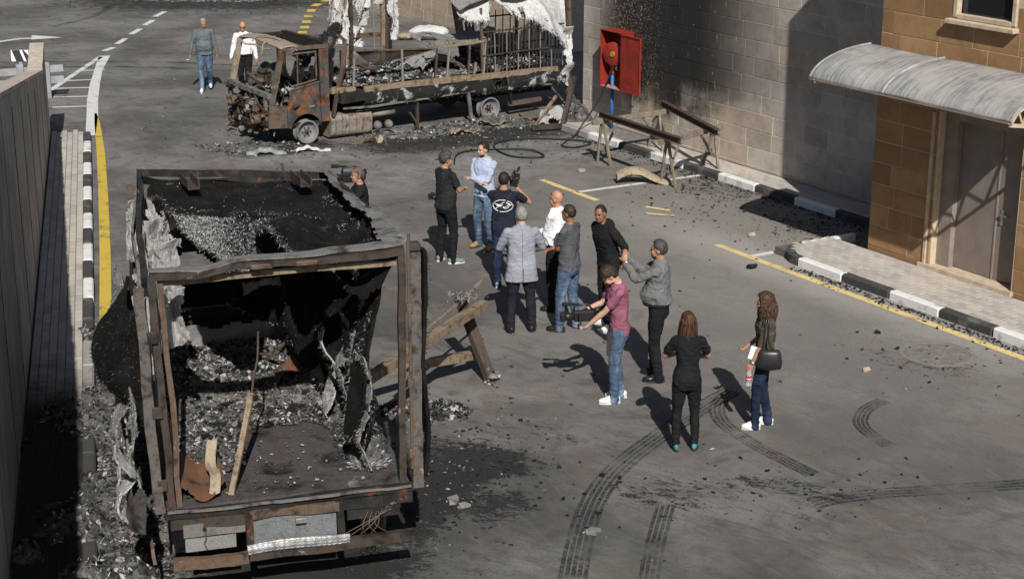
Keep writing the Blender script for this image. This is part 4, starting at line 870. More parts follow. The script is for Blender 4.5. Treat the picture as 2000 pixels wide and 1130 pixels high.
def corner_fn(u, v): a = -1.2 + 2.4 * u; P = np.stack([-.12 - .24 * np.cos(a) * (1 - .3 * v), .1 + .32 * np.sin(a), .86 + .42 * v], 1); P += .02 * np.stack([fbm(P, 5, 3)] * 3, 1); return P
sheet(corner_fn, 24, 12, lambda u, v: v < .85 + .2 * np.sin(u * 14), .012).build('corner_guard', M['bed_plate'], T1)
# charred lining hanging down the right side
def cur(u, v):
    y = .25 + 3.2 * u; x = 2.15 - .18 * np.sin(v * 2.2) - .25 * np.clip(v - .1, 0, 1) * (.5 + .5 * np.sin(u * 9 + 1)) - .42 * np.exp(-((u - .62) / .25) ** 2) * np.sin(np.pi * v)
    P = np.stack([x, y, 3.2 - 2.1 * v], 1); P[:, 0] += .06 * np.sin(u * 38 + 2 * v) * v; P += .06 * np.stack([fbm(P, 3, 121), fbm(P, 3, 122), .3 * fbm(P, 3, 123)], 1); return P
def ckeep(u, v): Q = np.stack([u * 3.2, v * 2.1, u * 0], 1); return (v < .93 + .1 * fbm(Q, 4, 131, 3) - .25 * (u > .85)) & ~(fbm(Q, 1.8, 141, 4) > .33) & ~((np.abs(u - .93) < .07) & (v > .35))
cu = sheet(cur, 100, 70, ckeep, .03).build('hanging_lining', M['mat_black'], T1)
u_, v_ = rg1.random(14000), rg1.random(14000); kk = ckeep(u_, v_) & ~(ckeep(u_ + .03, v_) & ckeep(u_ - .03, v_) & ckeep(u_, v_ + .04)); P = cur(u_[kk], v_[kk]); q = MB(); strands(q, P, rg1.normal(size=(len(P), 3)) * .7 + np.array([-.6, -.3, -.6]), .045, .0035, rg1); tag(q.build('fringe', M['fibre'], cu), kind='stuff')
kk = ckeep(u_, v_) & (rg1.random(14000) < .25); P = cur(u_[kk], v_[kk]); q = MB(); strands(q, P, rg1.normal(size=(len(P), 3)) * .7 + np.array([-.8, -.3, -.4]), .03, .004, rg1); tag(q.build('loose_fibres', M['fibre_dark'], cu), kind='stuff')
for k, (u0, v0, z0, z1, wd, mt) in enumerate([(1.98, .75, 2.9, 1.5, .35, 'insul_g'), (1.9, 1.1, 2.3, 1.15, .4, 'insul_g'), (2.0, .45, 2.6, 1.2, .3, 'mat_black'), (1.82, 1.6, 2.1, 1.1, .45, 'insul'), (1.95, .3, 2.2, 1.05, .3, 'insul_g'), (1.75, 2.2, 2.5, 1.2, .6, 'mat_black')]):
    f, kp = shred(u0, v0, z0, z1, wd, 200 + k * 7, .1); o = sheet(f, 24, 44, kp, .015).build('hanging_shred', M[mt], T1)
    u_, v_ = rg1.random(1100), rg1.random(1100); kk = kp(u_, v_); P = f(u_[kk], v_[kk]); q = MB(); strands(q, P, rg1.normal(size=(len(P), 3)) + np.array([-.4, -.4, -.7]), .038, .0035, rg1); tag(q.build('loose_fibres', M['fibre'], o), kind='stuff')
# front wall remains
bent('front_stud', [(.42, 3.95, 1.0), (.47, 3.95, 2.7)], .11, .08, M['rust_beam'], seed=61, n=8)
bent('front_stud', [(1.62, 3.95, 1.0), (1.66, 3.95, 2.05)], .11, .08, M['rust_beam'], seed=62, n=8)
bent('front_stud', [(2.13, 3.95, 1.0), (2.15, 3.95, 2.9)], .06, .06, M['char'], seed=63, n=8)
sheet(platefn(.48, 2.15, 1.0, 1.42, 4.0, .04, 9), 40, 14, lambda u, v: v < .88 + .12 * np.sin(u * 19) * np.sin(u * 7), .03).build('bulkhead', M['grey_metal'], T1)
def hang(u, v): P = np.stack([1.0 + .95 * u, 3.6 + .1 * np.sin(u * 9), 2.15 - .75 * v], 1); P += .07 * np.stack([fbm(P, 3, 171), 1.6 * fbm(P, 3, 172), fbm(P, 3, 173)], 1); return P
def hkp(u, v): return v < .62 + .3 * fbm(np.stack([u * 5, v * 2, u * 0], 1), 1, 181, 3) + .25 * np.exp(-((u - .5) / .12) ** 2)
ho = sheet(hang, 40, 34, hkp, .03).build('hanging_mat', M['mat_black'], T1)
u_, v_ = rg1.random(5000), rg1.random(5000); kk = hkp(u_, v_) & ~hkp(u_, v_ + .14); P = hang(u_[kk], v_[kk]); q = MB(); strands(q, P, rg1.normal(size=(len(P), 3)) * .6 + np.array([0, -.4, -.9]), .06, .005, rg1); tag(q.build('fringe', M['fibre'], ho), kind='stuff')
bent('cross_bar', [(.5, 3.9, 2.05), (1.0, 3.88, 2.12)], .03, .03, M['rust_beam'], seed=66, n=4)
sheet(platefn(.5, 1.85, 2.1, 3.08, 3.98, .05, 15), 40, 30, lambda u, v: v > .08 + .1 * np.sin(u * 13), .02).build('front_lining', M['char'], T1)
# cab shell, chassis and wheels
for (a, b_, wd, ht) in (((.1, 4.35, .75), (.1, 4.35, 2.3), .1, .1), ((2.1, 4.35, .75), (2.1, 4.35, 2.3), .1, .1), ((.1, 6.1, .75), (.15, 5.8, 2.3), .1, .1), ((2.1, 6.1, .75), (2.05, 5.8, 2.3), .1, .1), ((.1, 4.35, 2.3), (2.1, 4.35, 2.3), .1, .08), ((.15, 5.8, 2.3), (2.05, 5.8, 2.3), .1, .08), ((.1, 4.35, 2.3), (.15, 5.8, 2.3), .1, .08), ((2.1, 4.35, 2.3), (2.05, 5.8, 2.3), .1, .08), ((.1, 4.35, 1.45), (2.1, 4.35, 1.45), .08, .1)):
    bent('cab_frame', [a, b_], wd, ht, M['char'], seed=int(a[1] * 7 + a[0] * 3), n=6)
q = MB(); q.box((1.1, 4.4, 1.1), (2.0, .05, .7)); q.box((.08, 5.2, 1.05), (.05, 1.7, .7)); q.box((2.12, 5.2, 1.05), (.05, 1.7, .7)); q.box((1.1, 6.1, 1.05), (2.0, .06, .75)); q.box((1.1, 5.2, .72), (2.0, 1.7, .06)); q.build('cab_panels', M['char'], T1)
sheet(lambda u, v: np.stack([.15 + 1.9 * u, 4.4 + 1.4 * v, 2.32 + .05 * fbm(np.stack([u * 3, v * 3, u], 1), 1, 3)], 1), 20, 14, None, .02).build('cab_roof', M['char'], T1)
for x in (.65, 1.55): bent('chassis_rail', [(x, .1, .7), (x, 6.2, .7)], .08, .2, M['char'], seed=int(x * 10), n=10)
def rim_mesh(b, c, ax, r, wd):
    b.lathe([(0, wd * .1), (r * .2, wd * .1), (r * .24, wd * .02), (r * .45, -.0), (r * .7, wd * .05), (r * .82, wd * .3), (r * .86, wd * .5), (r, wd * .52), (r, wd * .42), (r * .86, wd * .38), (r * .84, -wd * .4), (r, -wd * .45), (r, -wd * .52), (r * .8, -wd * .5), (0, -wd * .4)], c, ax, 28)
for (x, y) in ((.2, 1.1), (2.05, 1.1), (.2, 5.3), (2.0, 5.3)):
    w_ = MB(); rim_mesh(w_, (x, y, .3), (-1 if x < 1 else 1, 0, 0), .3, .24); w_.build('wheel', M['rim'], T1, True)
q = MB(); q.tube([(.2, 1.1, .3), (2.05, 1.1, .3)], .06, 10); q.build('axle', M['char'], T1)
bent('tail_pipe', [(-.15, -.1, .5), (-.15, -.02, .62), (-.15, .3, .62)], .03, .03, M['rust_beam'], seed=71, n=4)
# ash in the bed
def heapz(x, y):
    P = np.stack([x, y, x * 0], 1); base = np.clip((y - 1.55) / .9, 0, 1) * .2 + .22 * np.exp(-((x - .3) / .38) ** 2) * np.clip((y - .5) / .5, 0, 1) * np.clip((4.2 - y), 0, 1) + .16 * np.exp(-((x - 2.0) / .22) ** 2) * np.clip((y - .4) / .4, 0, 1)
    base *= 1 - .75 * np.exp(-((y - 2.15) / .16) ** 2) * (x > .5)
    return 1.0 + base * (1 + .5 * fbm(P, 2.5, 11)) + .05 * fbm(P, 6, 12) * np.clip(base * 8, 0, 1) + .025 * fbm(P, 18, 13, 3) * np.clip(base * 8, 0, 1)
def hf(u, v): x = .03 + 2.17 * u; y = .45 + 3.5 * v; return np.stack([x, y, heapz(x, y) - .01], 1)
sheet(hf, 130, 200, lambda u, v: heapz(.03 + 2.17 * u, .45 + 3.5 * v) > 1.035, 0).build('ash_bed', M['heap'], T1, False)
n = 11000; x = rg1.random(n) * 2.15 + .05; y = .5 + 3.45 * rg1.random(n) ** .8; z = heapz(x, y); kk = z > 1.03; q = MB(); flakes(q, np.stack([x, y, z], 1)[kk], .006, .042, rg1, .7, 2.4); tag(q.build('ash_flakes', M['ash'], T1), kind='stuff')
n = 900; x = rg1.random(n) * 2.15 + .05; y = .5 + 3.45 * rg1.random(n); z = heapz(x, y); kk = z > 1.03; q = MB(); chunks(q, np.stack([x, y, z], 1)[kk], .008, .045, rg1); tag(q.build('char_lumps', M['ash_dark'], T1), kind='stuff')
n = 320; x = rg1.random(n) * 2.1 + .08; y = .05 + 2.0 * rg1.random(n); q = MB(); flakes(q, np.stack([x, y, x * 0 + 1.02], 1), .006, .03, rg1, .2, 3); tag(q.build('ash_specks', M['ash_pale'], T1), kind='stuff')
q = MB(); n = 500; a = rg1.random(n) * 6.28; r_ = .14 * np.sqrt(rg1.random(n)); P = np.stack([1.95 + np.cos(a) * r_ * 1.3, .45 + np.sin(a) * r_, np.full(n, 1.02)], 1); strands(q, P, np.stack([np.cos(a), np.sin(a), .35 + 0 * a], 1), .07, .008, rg1); tag(q.build('fibre_tuft', M['fibre'], T1), kind='stuff')
q = MB(); n = 2600; x = rg1.random(n) * .5 + .05; y = .5 + 1.8 * rg1.random(n); strands(q, np.stack([x, y, heapz(x, y)], 1), rg1.normal(size=(n, 3)) + np.array([0, 0, .4]), .035, .0035, rg1); tag(q.build('loose_fibres', M['fibre'], T1), kind='stuff')
# loose metal in the bed: things of their own
def sheet_thing(name, label, cat, fn, nu, nv, keep, mat, th, loc_T=T1):
    o = sheet(fn, nu, nv, keep, th).build(name, mat); o.matrix_world = Matrix.Translation(loc_T.location) @ Matrix.Rotation(loc_T.rotation_euler.z, 4, 'Z'); return tag(o, label, cat)
sheet_thing('curved_sheet', 'rusty curved metal sheet lying at the rear of the truck bed', 'metal sheet', lambda u, v: np.stack([.13 + .42 * u, .12 + .62 * v - .12 * np.sin(np.pi * u) * (1 - v), 1.03 + .17 * np.abs(u - .5) ** 1.5 * 2 + .16 * v * (1 - u) + .01 * np.sin(v * 9)], 1), 20, 20, lambda u, v: v > .08 * np.sin(u * 9), M['rust_sheet'], .006)
def stripf(u, v): P = np.stack([.44 + .1 * (v - .5) + .018 * np.sin(u * 7) + .04 * u, .06 + .55 * u, 1.05 + .28 * u + .05 * np.sin(u * 7) + .04 * np.abs(v - .5)], 1); return P
sheet_thing('bent_strip', 'tan bent metal strip beside the rusty sheet in the truck bed', 'metal strip', stripf, 30, 6, None, M['tan_strip'], .008)
o = bent('leaning_pole', [(.6, .12, 1.0), (.86, .62, 1.72), (.88, .66, 1.78)], .05, .035, M['rust_pale'], None, .01, 8, seed=81); o.matrix_world = Matrix.Translation(T1.location) @ Matrix.Rotation(T1.rotation_euler.z, 4, 'Z'); tag(o, 'rusty angle bar propped upright in the truck bed', 'metal bar')
o = bent('thin_rod', [(.87, .66, 1.74), (.98, .9, 2.0), (1.03, 1.1, 2.24)], .018, .018, M['rust_dark'], None, .02, 6, seed=82); o.matrix_world = Matrix.Translation(T1.location) @ Matrix.Rotation(T1.rotation_euler.z, 4, 'Z'); tag(o, 'thin dark rod tied to the propped angle bar', 'metal rod')
for k, (a, b_, lb) in enumerate([((1.5, 3.3, 1.3), (2.2, 3.9, 1.42), 'long thin rod lying on the ash against the bulkhead'), ((1.0, 3.5, 1.25), (1.45, 2.9, 1.32), 'short rusty rod half buried in the ash of the truck bed'), ((.95, 3.55, 1.27), (1.4, 3.0, 1.3), 'second rusty rod beside the half buried one')]):
    o = bent('metal_rod', [a, b_], .022, .022, M['rust_beam'], None, .03, 8, seed=90 + k); o.matrix_world = Matrix.Translation(T1.location) @ Matrix.Rotation(T1.rotation_euler.z, 4, 'Z'); tag(o, lb, 'metal rod')
sheet_thing('scorched_pan', 'dark crumpled metal pan lying on the ash in the truck bed', 'metal scrap', lambda u, v: np.stack([1.35 + .4 * u, 2.35 + .4 * v + .1 * u, 1.24 + .16 * u + .06 * np.sin(u * 6 + v * 4)], 1), 14, 10, None, M['rust_sheet'], .006)
# fallen side frame on the right
ff = thing('fallen_frame', 'rusty broken side frame leaning out beside the burnt box truck', 'metal frame', (-.9, 19.6, 0))
G_ = lambda x, y, z: Vector((x + .9, y - 19.6, z))
bent('frame_rail', [G_(-1.67, 17.2, 1.0), G_(-.36, 20.15, .98)], .11, .1, M['rust_pale'], ff, .01, 10, seed=101)
bent('frame_leg', [G_(-.68, 20.45, 1.04), G_(-.27, 19.95, .05)], .13, .09, M['steel_brown'], ff, .008, 10, seed=102)
bent('frame_rail', [G_(-1.95, 18.66, .55), G_(-.42, 20.4, .24)], .1, .1, M['rust_pale'], ff, .01, 10, seed=103)
bent('thin_pipe', [G_(-1.3, 18.3, .98), G_(-.55, 20.2, 1.08), G_(-.38, 20.5, 1.18)], .03, .03, M['rust_pale'], ff, .012, 10, seed=104)
q = MB(); n = 260; P = np.array(G_(-.62, 20.1, 1.1)) + rg1.normal(size=(n, 3)) * [.1, .1, .02]; strands(q, P, rg1.normal(size=(n, 3)), .05, .006, rg1); tag(q.build('fibre_tuft', M['fibre'], ff), kind='stuff')
q = MB(); chunks(q, np.array(G_(-.27, 19.97, .06)) + rg1.normal(size=(30, 3)) * [.05, .05, .05], .02, .06, rg1); tag(q.build('stuck_ash', M['ash_pale'], ff), kind='stuff')
# ------------------------------------------------------------------ burnt delivery truck with open cage body
T2 = thing('burnt_delivery_truck', 'burnt delivery truck with rusted open cab, white torn insulation and cage bars', 'truck', (-4.22, 33.94, 0), R(32.7))
rg2 = np.random.default_rng(5)
CW = 2.05
def panel(name, poly, v0, th, mat, parent=T2): q = MB(); q.prism([(a, v0, z) for a, z in poly], (0, th, 0)); return q.build(name, mat, parent)
arc = [(.03 + .35 * math.cos(a), .27 + .35 * math.sin(a)) for a in np.linspace(math.pi * .93, math.pi * .07, 14)]
for v0, nm in ((0, 'near'), (CW - .04, 'far')):
    panel('wing', [(-.81, .4), (-.4, .37), (-.4, .82), (-.68, .84), (-.76, 1.06)], v0, .04, M['cab_rust'])
    dp_ = panel('door', [(-.385, .37)] + arc + [(.36, .42), (.34, 1.24), (-.29, 1.13), (-.36, .82), (-.385, .8)], v0 + .002, .036, M['cab_orange'])
    if v0 == 0:
        q = MB(); q.box((.16, -.012, .76), (.13, .02, .05), None, .006); q.build('handle', M['ash_metal'], dp_)
        bent('door_edge', [(-.36, -.008, .84), (-.3, -.008, 1.14), (.34, -.008, 1.25)], .02, .03, M['cab_rust'], dp_, .004, 6)
    panel('corner_pillar', [(.375, .42), (.56, .42), (.57, 1.97), (.37, 1.97)], v0 - .002, .05, M['cab_orange'] if v0 == 0 else M['char'])
    bent('windscreen_pillar', [(-.72, v0 + .02, .88), (-.6, v0 + .03, 1.35), (-.44, v0 + .04, 1.95)], .06, .11, M['cab_pale'] if v0 else M['cab_rust'], T2, .006, 8, seed=3)
    bent('roof_rail', [(-.44, v0 + .03, 1.945), (.1, v0 + .03, 1.97), (.58, v0 + .03, 1.955)], .09, .07, M['cab_rust'] if v0 == 0 else M['char'], T2, .006, 8, seed=4)
bent('window_frame', [(-.3, .03, 1.86), (.3, .03, 1.87), (.3, .03, 1.3), (-.28, .03, 1.2)], .03, .03, M['cab_rust'], T2, .006, 6, seed=5)
bent('window_bar', [(-.12, .05, .9), (-.1, .05, 1.9)], .025, .025, M['cab_rust'], T2, .01, 6, seed=6)
def rooff(u, v):
    P = np.stack([-.48 + .46 * u, .0 + CW * v, 1.96 + .07 * np.sin(np.pi * np.clip(u * .8 + .1, 0, 1)) + .05 * np.sin(np.pi * v)], 1); P[:, 2] += .02 * fbm(P, 3, 3); return P
sheet(rooff, 20, 40, None, .02).build('roof_panel', M['cab_pale'], T2, True)
bent('rear_header', [(.54, .05, 1.98), (.56, 1.0, 2.0), (.55, CW, 1.97)], .1, .1, M['char'], T2, .02, 10, seed=7)
bent('rear_header', [(.44, .06, 1.93), (.46, 1.0, 1.92), (.45, CW, 1.9)], .03, .12, M['char'], T2, .02, 10, seed=8)
q = MB(); q.tube(spline([(-.5, .5, 1.93), (-.53, .75, 1.9), (-.56, 1.1, 1.94), (-.58, 1.5, 1.9), (-.5, 1.9, 1.95)], 6), .016, 6); q.tube(spline([(-.48, .62, 2.06), (-.56, .66, 2.0), (-.6, .64, 1.85), (-.62, .7, 1.74)], 6), .014, 6); q.tube(spline([(-.25, .5, 2.09), (-.36, .95, 2.13), (-.45, 1.2, 2.08), (-.54, 1.25, 1.98)], 6), .014, 6); q.build('dangling_trim', M['tan_strip'], T2, True)
bent('windscreen_sill', [(-.76, .0, 1.06), (-.83, .7, 1.1), (-.83, 1.4, 1.1), (-.78, CW, 1.08)], .1, .09, M['ash_metal'], T2, .02, 10, seed=9)
bent('grille_bar', [(-.8, .05, .72), (-.86, 1.0, .74), (-.8, CW, .72)], .06, .08, M['rust_dark'], T2, .04, 10, seed=10)
bent('grille_bar', [(-.8, .05, .48), (-.86, 1.0, .42), (-.8, CW, .48)], .08, .1, M['char'], T2, .05, 10, seed=11)
for v0 in (.12, .55, 1.0, 1.45, 1.9): bent('front_strut', [(-.81, v0, 1.05), (-.8 + .05 * n1(v0 * 9), v0 + .05, .35)], .06, .06, M['ash_metal'] if v0 < 1.2 else M['rust_beam'], T2, .03, 6, seed=int(v0 * 20))
def wreck(n, box, smin, smax, name, mats, rng, tubes=.5):
    """tangle of burnt fittings, split over a few materials"""
    bs = [MB() for _ in mats]; lo, hi = np.array(box[0]), np.array(box[1])
    for k in range(n):
        b = bs[int(rng.integers(len(mats)))]; p = Vector(lo + (hi - lo) * rng.random(3)); L = rng.uniform(smin, smax)
        if rng.random() < tubes:
            d = Vector(rng.normal(size=3)).normalized(); e = Vector(rng.normal(size=3)).normalized(); b.tube(spline([p, p + d * L * .5, p + d * L * .8 + e * L * .3], 4), rng.uniform(.008, .03), 6)
        else: b.box(p, tuple(L * x for x in rng.uniform(.2, .7, 3)), Matrix.Rotation(rng.random() * 6, 3, 'Z') @ Matrix.Rotation(rng.normal() * .6, 3, 'X'), .004)
    for b, m in zip(bs, mats): tag(b.build(name, M[m], T2), kind='stuff')
wreck(190, ((-.9, .1, .18), (-.55, CW - .1, 1.0)), .06, .32, 'engine_wreckage', ['char', 'rust_dark', 'ash_metal', 'rust_beam', 'tank'], rg2, .6)
for (v0, z0) in ((.35, .55), (1.45, .78)):
    q = MB(); q.lathe([(.09, 0), (.1, .02), (.1, .16), (.08, .18), (.05, .16), (.05, .04), (0, .03)], (-.84, v0, z0), (-1, -.15, 0), 16); q.build('lamp_bowl', M['rust_beam'], T2, True)
wreck(70, ((-.6, .1, .55), (.5, CW - .1, 1.05)), .1, .4, 'cab_wreckage', ['char', 'rust_dark', 'ash_metal'], rg2, .55)
q = MB(); q.tube([(-.52, 1.6, 1.25 + .02), (-.5, 1.2, 1.2), (-.48, .9, 1.2)], .045, 8); q.build('steering_column', M['cab_rust'], T2, True)
sheet(lambda u, v: np.stack([-.35 + .5 * u, 1.1 + .75 * v, .95 + .5 * np.sin(u * 2.2) * (u > .3) + .05 * np.sin(v * 6)], 1), 12, 14, None, .03).build('seat_shell', M['cab_rust'], T2)
sheet(lambda u, v: np.stack([.5 + 0 * u, .02 + (CW - .06) * u, .45 + 1.0 * v], 1), 30, 20, lambda u, v: v < .75 + .3 * fbm(np.stack([u * 6, v, u * 0], 1), 1, 4, 3), .02).build('cab_back', M['char'], T2)
q = MB(); q.box((-.12, CW / 2, .41), (1.3, CW - .1, .05)); q.build('cab_floor', M['char'], T2)
cl_ = MB(); n = 160; P = np.stack([-.3 + .6 * rg2.random(n), .3 + 1.5 * rg2.random(n), .98 + .08 * rg2.random(n)], 1); flakes(cl_, P, .03, .14, rg2, .8); tag(cl_.build('cab_ash', M['ash'], T2), kind='stuff')
def wheel(name, c, ax, r=.245):
    q = MB(); rim_mesh(q, c, ax, r, .2); o = q.build(name, M['rim'], T2, True)
    q = MB(); a = Vector(ax); x = a.cross(V(0, 0, 1)).normalized()
    for k in range(6):
        t = k * math.pi / 3; p = Vector(c) + a * .02 + x * math.cos(t) * r * .36 + V(0, 0, 1) * math.sin(t) * r * .36; q.tube([p, p + a * .03], .013, 6)
    q.tube([Vector(c) + a * .01, Vector(c) + a * .055], [.05, .035], 12); q.build('hub', M['rust_dark'], o, True)
    return o
wheel('wheel', (.03, .05, .25), (0, -1, 0)); wheel('wheel', (.03, CW - .1, .25), (0, 1, 0)); wheel('wheel', (4.47, .12, .25), (0, -1, 0)); wheel('wheel', (4.47, CW - .15, .25), (0, 1, 0))
q = MB(); q.tube([(4.47, .1, .25), (4.47, CW - .1, .25)], .06, 8); q.build('axle', M['char'], T2)
# chassis, bed and underside
for v0 in (.55, 1.5): bent('chassis_rail', [(.4, v0, .55), (6.4, v0, .5)], .08, .2, M['char'], T2, .01, 10, seed=int(v0 * 9))
sheet(lambda u, v: np.stack([.72 + 5.75 * u, .0 + 2.1 * v, .93 - .06 * u + .012 * fbm(np.stack([u * 9, v * 4, u * 0], 1), 1, 5)], 1), 40, 16, None, .06).build('bed_floor', M['char'], T2)
bent('side_beam', [(1.35, -.03, 1.0), (3.4, -.035, 1.0), (4.9, -.03, .98), (6.2, -.02, .97)], .06, .125, M['rust_pale'], T2, .012, 12, seed=21)
bent('corner_box', [(.75, -.0, .88), (1.3, -.0, .9)], .35, .2, M['char'], T2, .02, 5, seed=22)
bent('bed_roll', [(.62, .06, 1.02), (1.16, .04, 1.0)], .16, .12, M['rust_pale'], T2, .03, 6, seed=23)
def skirt(u, v): P = np.stack([1.3 + 5.1 * u, -.02 + 0 * u, .94 - .34 * v], 1); P[:, 1] += .06 * fbm(P, 3, 31) - .06 * np.sin(v * 3); P[:, 2] += .03 * fbm(P, 2, 32); return P
sk = sheet(skirt, 130, 14, lambda u, v: (v < .8 + .25 * fbm(np.stack([u * 20, v, u * 0], 1), 1, 33, 3)) & ~((np.abs(u - .66) < .035) & (v < .7)), .03).build('side_skirt', _insul('burnt skirt board', (.25, .25, .245), (.55, .55, .54), 1.15), T2)
u_, v_ = rg2.random(2600), rg2.random(2600) ** .6; P = skirt(u_, v_); q = MB(); strands(q, P, rg2.normal(size=(2600, 3)) + np.array([0, -.6, -.5]), .05, .012, rg2); tag(q.build('loose_fibres', M['fibre_dark'], sk), kind='stuff')
bent('lower_lip', [(.85, -.04, .66), (1.5, -.06, .62), (4.2, -.05, .7), (6.4, -.03, .62)], .05, .04, M['ash_metal'], T2, .02, 10, seed=24)
rr_ = [[V(.57 + .02, .0 + a, b_) for a, b_ in ()] for _ in ()]
q = MB(); prof = [(a, b_) for a, b_ in [(.02 + .05 * 0, .1), (.0, .16), (-.02, .42), (.02, .5), (.12, .53), (.38, .52), (.42, .45), (.42, .12), (.36, .05), (.08, .05)]]
rings = []
for x_ in np.linspace(.58, 1.54, 25): rings.append([V(x_, a - .012 * (math.sin(x_ * 40) > .6) + .02 * n1(x_ * 4, b_ * 5), b_ + .012 * n1(x_ * 5, a * 3)) for a, b_ in prof])
q.ring_loft(rings); q.build('fuel_tank', M['tank'], T2)
q = MB(); q.tube([(1.6, .12, .42), (2.12, .12, .43)], .07, 12); q.build('air_cylinder', M['tank'], T2, True)
for x_ in (1.66, 1.92): q = MB(); q.ell((x_, -.02, .2), (.09, .12, .1), None, 12, 8); q.build('air_bottle', M['ash_metal'], T2, True)
bent('stand_leg', [(2.62, .0, .66), (2.62, .0, .02)], .06, .06, M['rust_dark'], T2, .01, 6, seed=25)
bent('stand_brace', [(2.42, -.05, .4), (2.6, .0, .15)], .035, .03, M['rust_beam'], T2, .01, 4, seed=26)
bent('rear_leg', [(3.85, -.04, .75), (3.95, -.05, .12)], .07, .05, M['ash_metal'], T2, .02, 6, seed=27)
bent('mud_guard', [(4.95, .0, .62), (5.0, .02, .32)], .05, .05, M['char'], T2, .02, 4, seed=28)
bent('drive_shaft', [(5.0, .1, .3), (5.9, .2, .3)], .09, .09, M['rust_beam'], T2, .02, 5, seed=29)
# drooping stack behind the cab
bent('exhaust_bar', [(.62, -.02, .5), (.72, -.02, .9), (.95, .1, 1.5), (1.08, .25, 2.0), (.95, .35, 2.12)], .09, .05, M['steel_brown'], T2, .01, 8, seed=30)
def airdam(u, v): P = np.stack([.6 + .5 * u, .3 + 1.5 * v, 1.55 + .75 * u * (1 - .5 * v) + .1 * np.sin(v * 6)], 1); P += .07 * np.stack([fbm(P, 3, 61), fbm(P, 3, 62), fbm(P, 3, 63)], 1); return P
ad = sheet(airdam, 20, 34, lambda u, v: fbm(np.stack([u * 4, v * 6, u * 0], 1), 1, 64, 3) < .3, .03).build('wind_deflector', M['char'], T2)
u_, v_ = rg2.random(700), rg2.random(700); P = airdam(u_, v_); q = MB(); strands(q, P, rg2.normal(size=(700, 3)), .08, .014, rg2); tag(q.build('loose_fibres', M['fibre_dark'], ad), kind='stuff')
sheet(lambda u, v: np.stack([.62 + .12 * u, .05 + 1.9 * v, 1.0 + .9 * u * (1 - .6 * v)], 1), 14, 24, lambda u, v: fbm(np.stack([u * 4, v * 6, u * 0], 1), 1, 74, 3) < .2, .02).build('front_board', M['char'], T2)
# near side railing
for u_, z1, m in ((1.12, 1.8, 'grey_metal'), (2.28, 1.74, 'grey_metal'), (3.08, 1.68, 'steel_brown'), (3.36, 1.66, 'grey_metal'), (3.9, 1.68, 'rust_beam'), (4.05, 1.3, 'rust_pale'), (4.28, 1.7, 'grey_metal')): bent('rail_post', [(u_, .0, 1.02), (u_ + .06 * n1(u_ * 3) + .05, .02, z1)], .04, .035, M[m], T2, .008, 5, seed=int(u_ * 10))
bent('top_rail', [(1.18, .02, 1.8), (2.2, .04, 1.74), (3.1, .03, 1.68)], .04, .03, M['rust_beam'], T2, .012, 8, seed=41)
bent('top_rail', [(3.15, .02, 1.7), (4.35, .02, 1.74)], .05, .05, M['rust_pale'], T2, .01, 8, seed=42)
ms = MB(); bA, bB, bC = V(1.23, .05, 1.77), V(3.09, .05, 1.66), V(1.7, .3, 1.4)
for k in range(26):
    t = k / 25; p = bA.lerp(bB, t); e = bA.lerp(bC, min(1, t * 2.6)) if t < .38 else bC.lerp(bB, (t - .38) / .62); ms.beam(p, e.lerp(p, .02), .02, .008)
for k in range(12):
    t = k / 12; pts = []
    for s_ in np.linspace(0, 1, 9):
        p = bA.lerp(bB, s_); e = bA.lerp(bC, min(1, s_ * 2.6)) if s_ < .38 else bC.lerp(bB, (s_ - .38) / .62); pts.append(p.lerp(e, t))
    ms.tube(pts, .007, 4)
tag(ms.build('mesh_panel', M['steel_brown'], T2), kind='stuff')
def shelf(u, v): P = np.stack([3.0 + 1.5 * u, .05 + .9 * v, 1.72 + .12 * v + .06 * np.sin(u * 7)], 1); P += .05 * np.stack([fbm(P, 3, 81), fbm(P, 3, 82), fbm(P, 3, 83)], 1); return P
sheet(shelf, 40, 24, lambda u, v: fbm(np.stack([u * 5, v * 3, u * 0], 1), 1, 84, 3) < .3, .02).build('fallen_shelf', M['insul_g'], T2)
# cage bars
for k in range(22):
    u_ = 4.3 + k * .098; top = 1.95 + .06 * math.sin(k * 1.7); bent('cage_bar', [(u_, .02 + .01 * (k % 3), 1.03), (u_ + .03 * n1(k * 2.3), .03, top)], .02, .02, M['rust_dark' if k % 3 else 'grey_metal'], T2, .012, 5, seed=k)
for k in range(11): u_ = 4.35 + k * .19; bent('cage_bar', [(u_, .85, 1.0), (u_ + .02, .85, 2.25)], .018, .018, M['rust_dark'], T2, .012, 5, seed=50 + k)
for z_, v0 in ((1.42, .0), (1.92, .02), (1.45, .85), (2.1, .85), (1.0, .85)): bent('cage_rail', [(4.25, v0, z_), (6.4, v0, z_ + .04)], .03, .03, M['rust_dark'], T2, .02, 8, seed=int(z_ * 20))
for v0 in (0.03, .45): bent('cage_rail', [(4.27, v0, 2.3 + .05), (4.27 + .02, v0 + .4, 2.34)], .03, .03, M['rust_beam'], T2, .01, 4, seed=int(v0 * 77))
bent('cage_post', [(4.26, .02, 1.0), (4.24, .03, 2.45)], .045, .045, M['rust_beam'], T2, .01, 8, seed=66)
bent('rear_post', [(6.5, .0, .35), (6.52, .0, 1.6), (6.5, .02, 3.0)], .07, .07, M['rust_beam'], T2, .012, 10, seed=67)
bent('rear_post', [(6.45, 2.05, .9), (6.46, 2.05, 3.0)], .07, .07, M['char'], T2, .012, 10, seed=68)
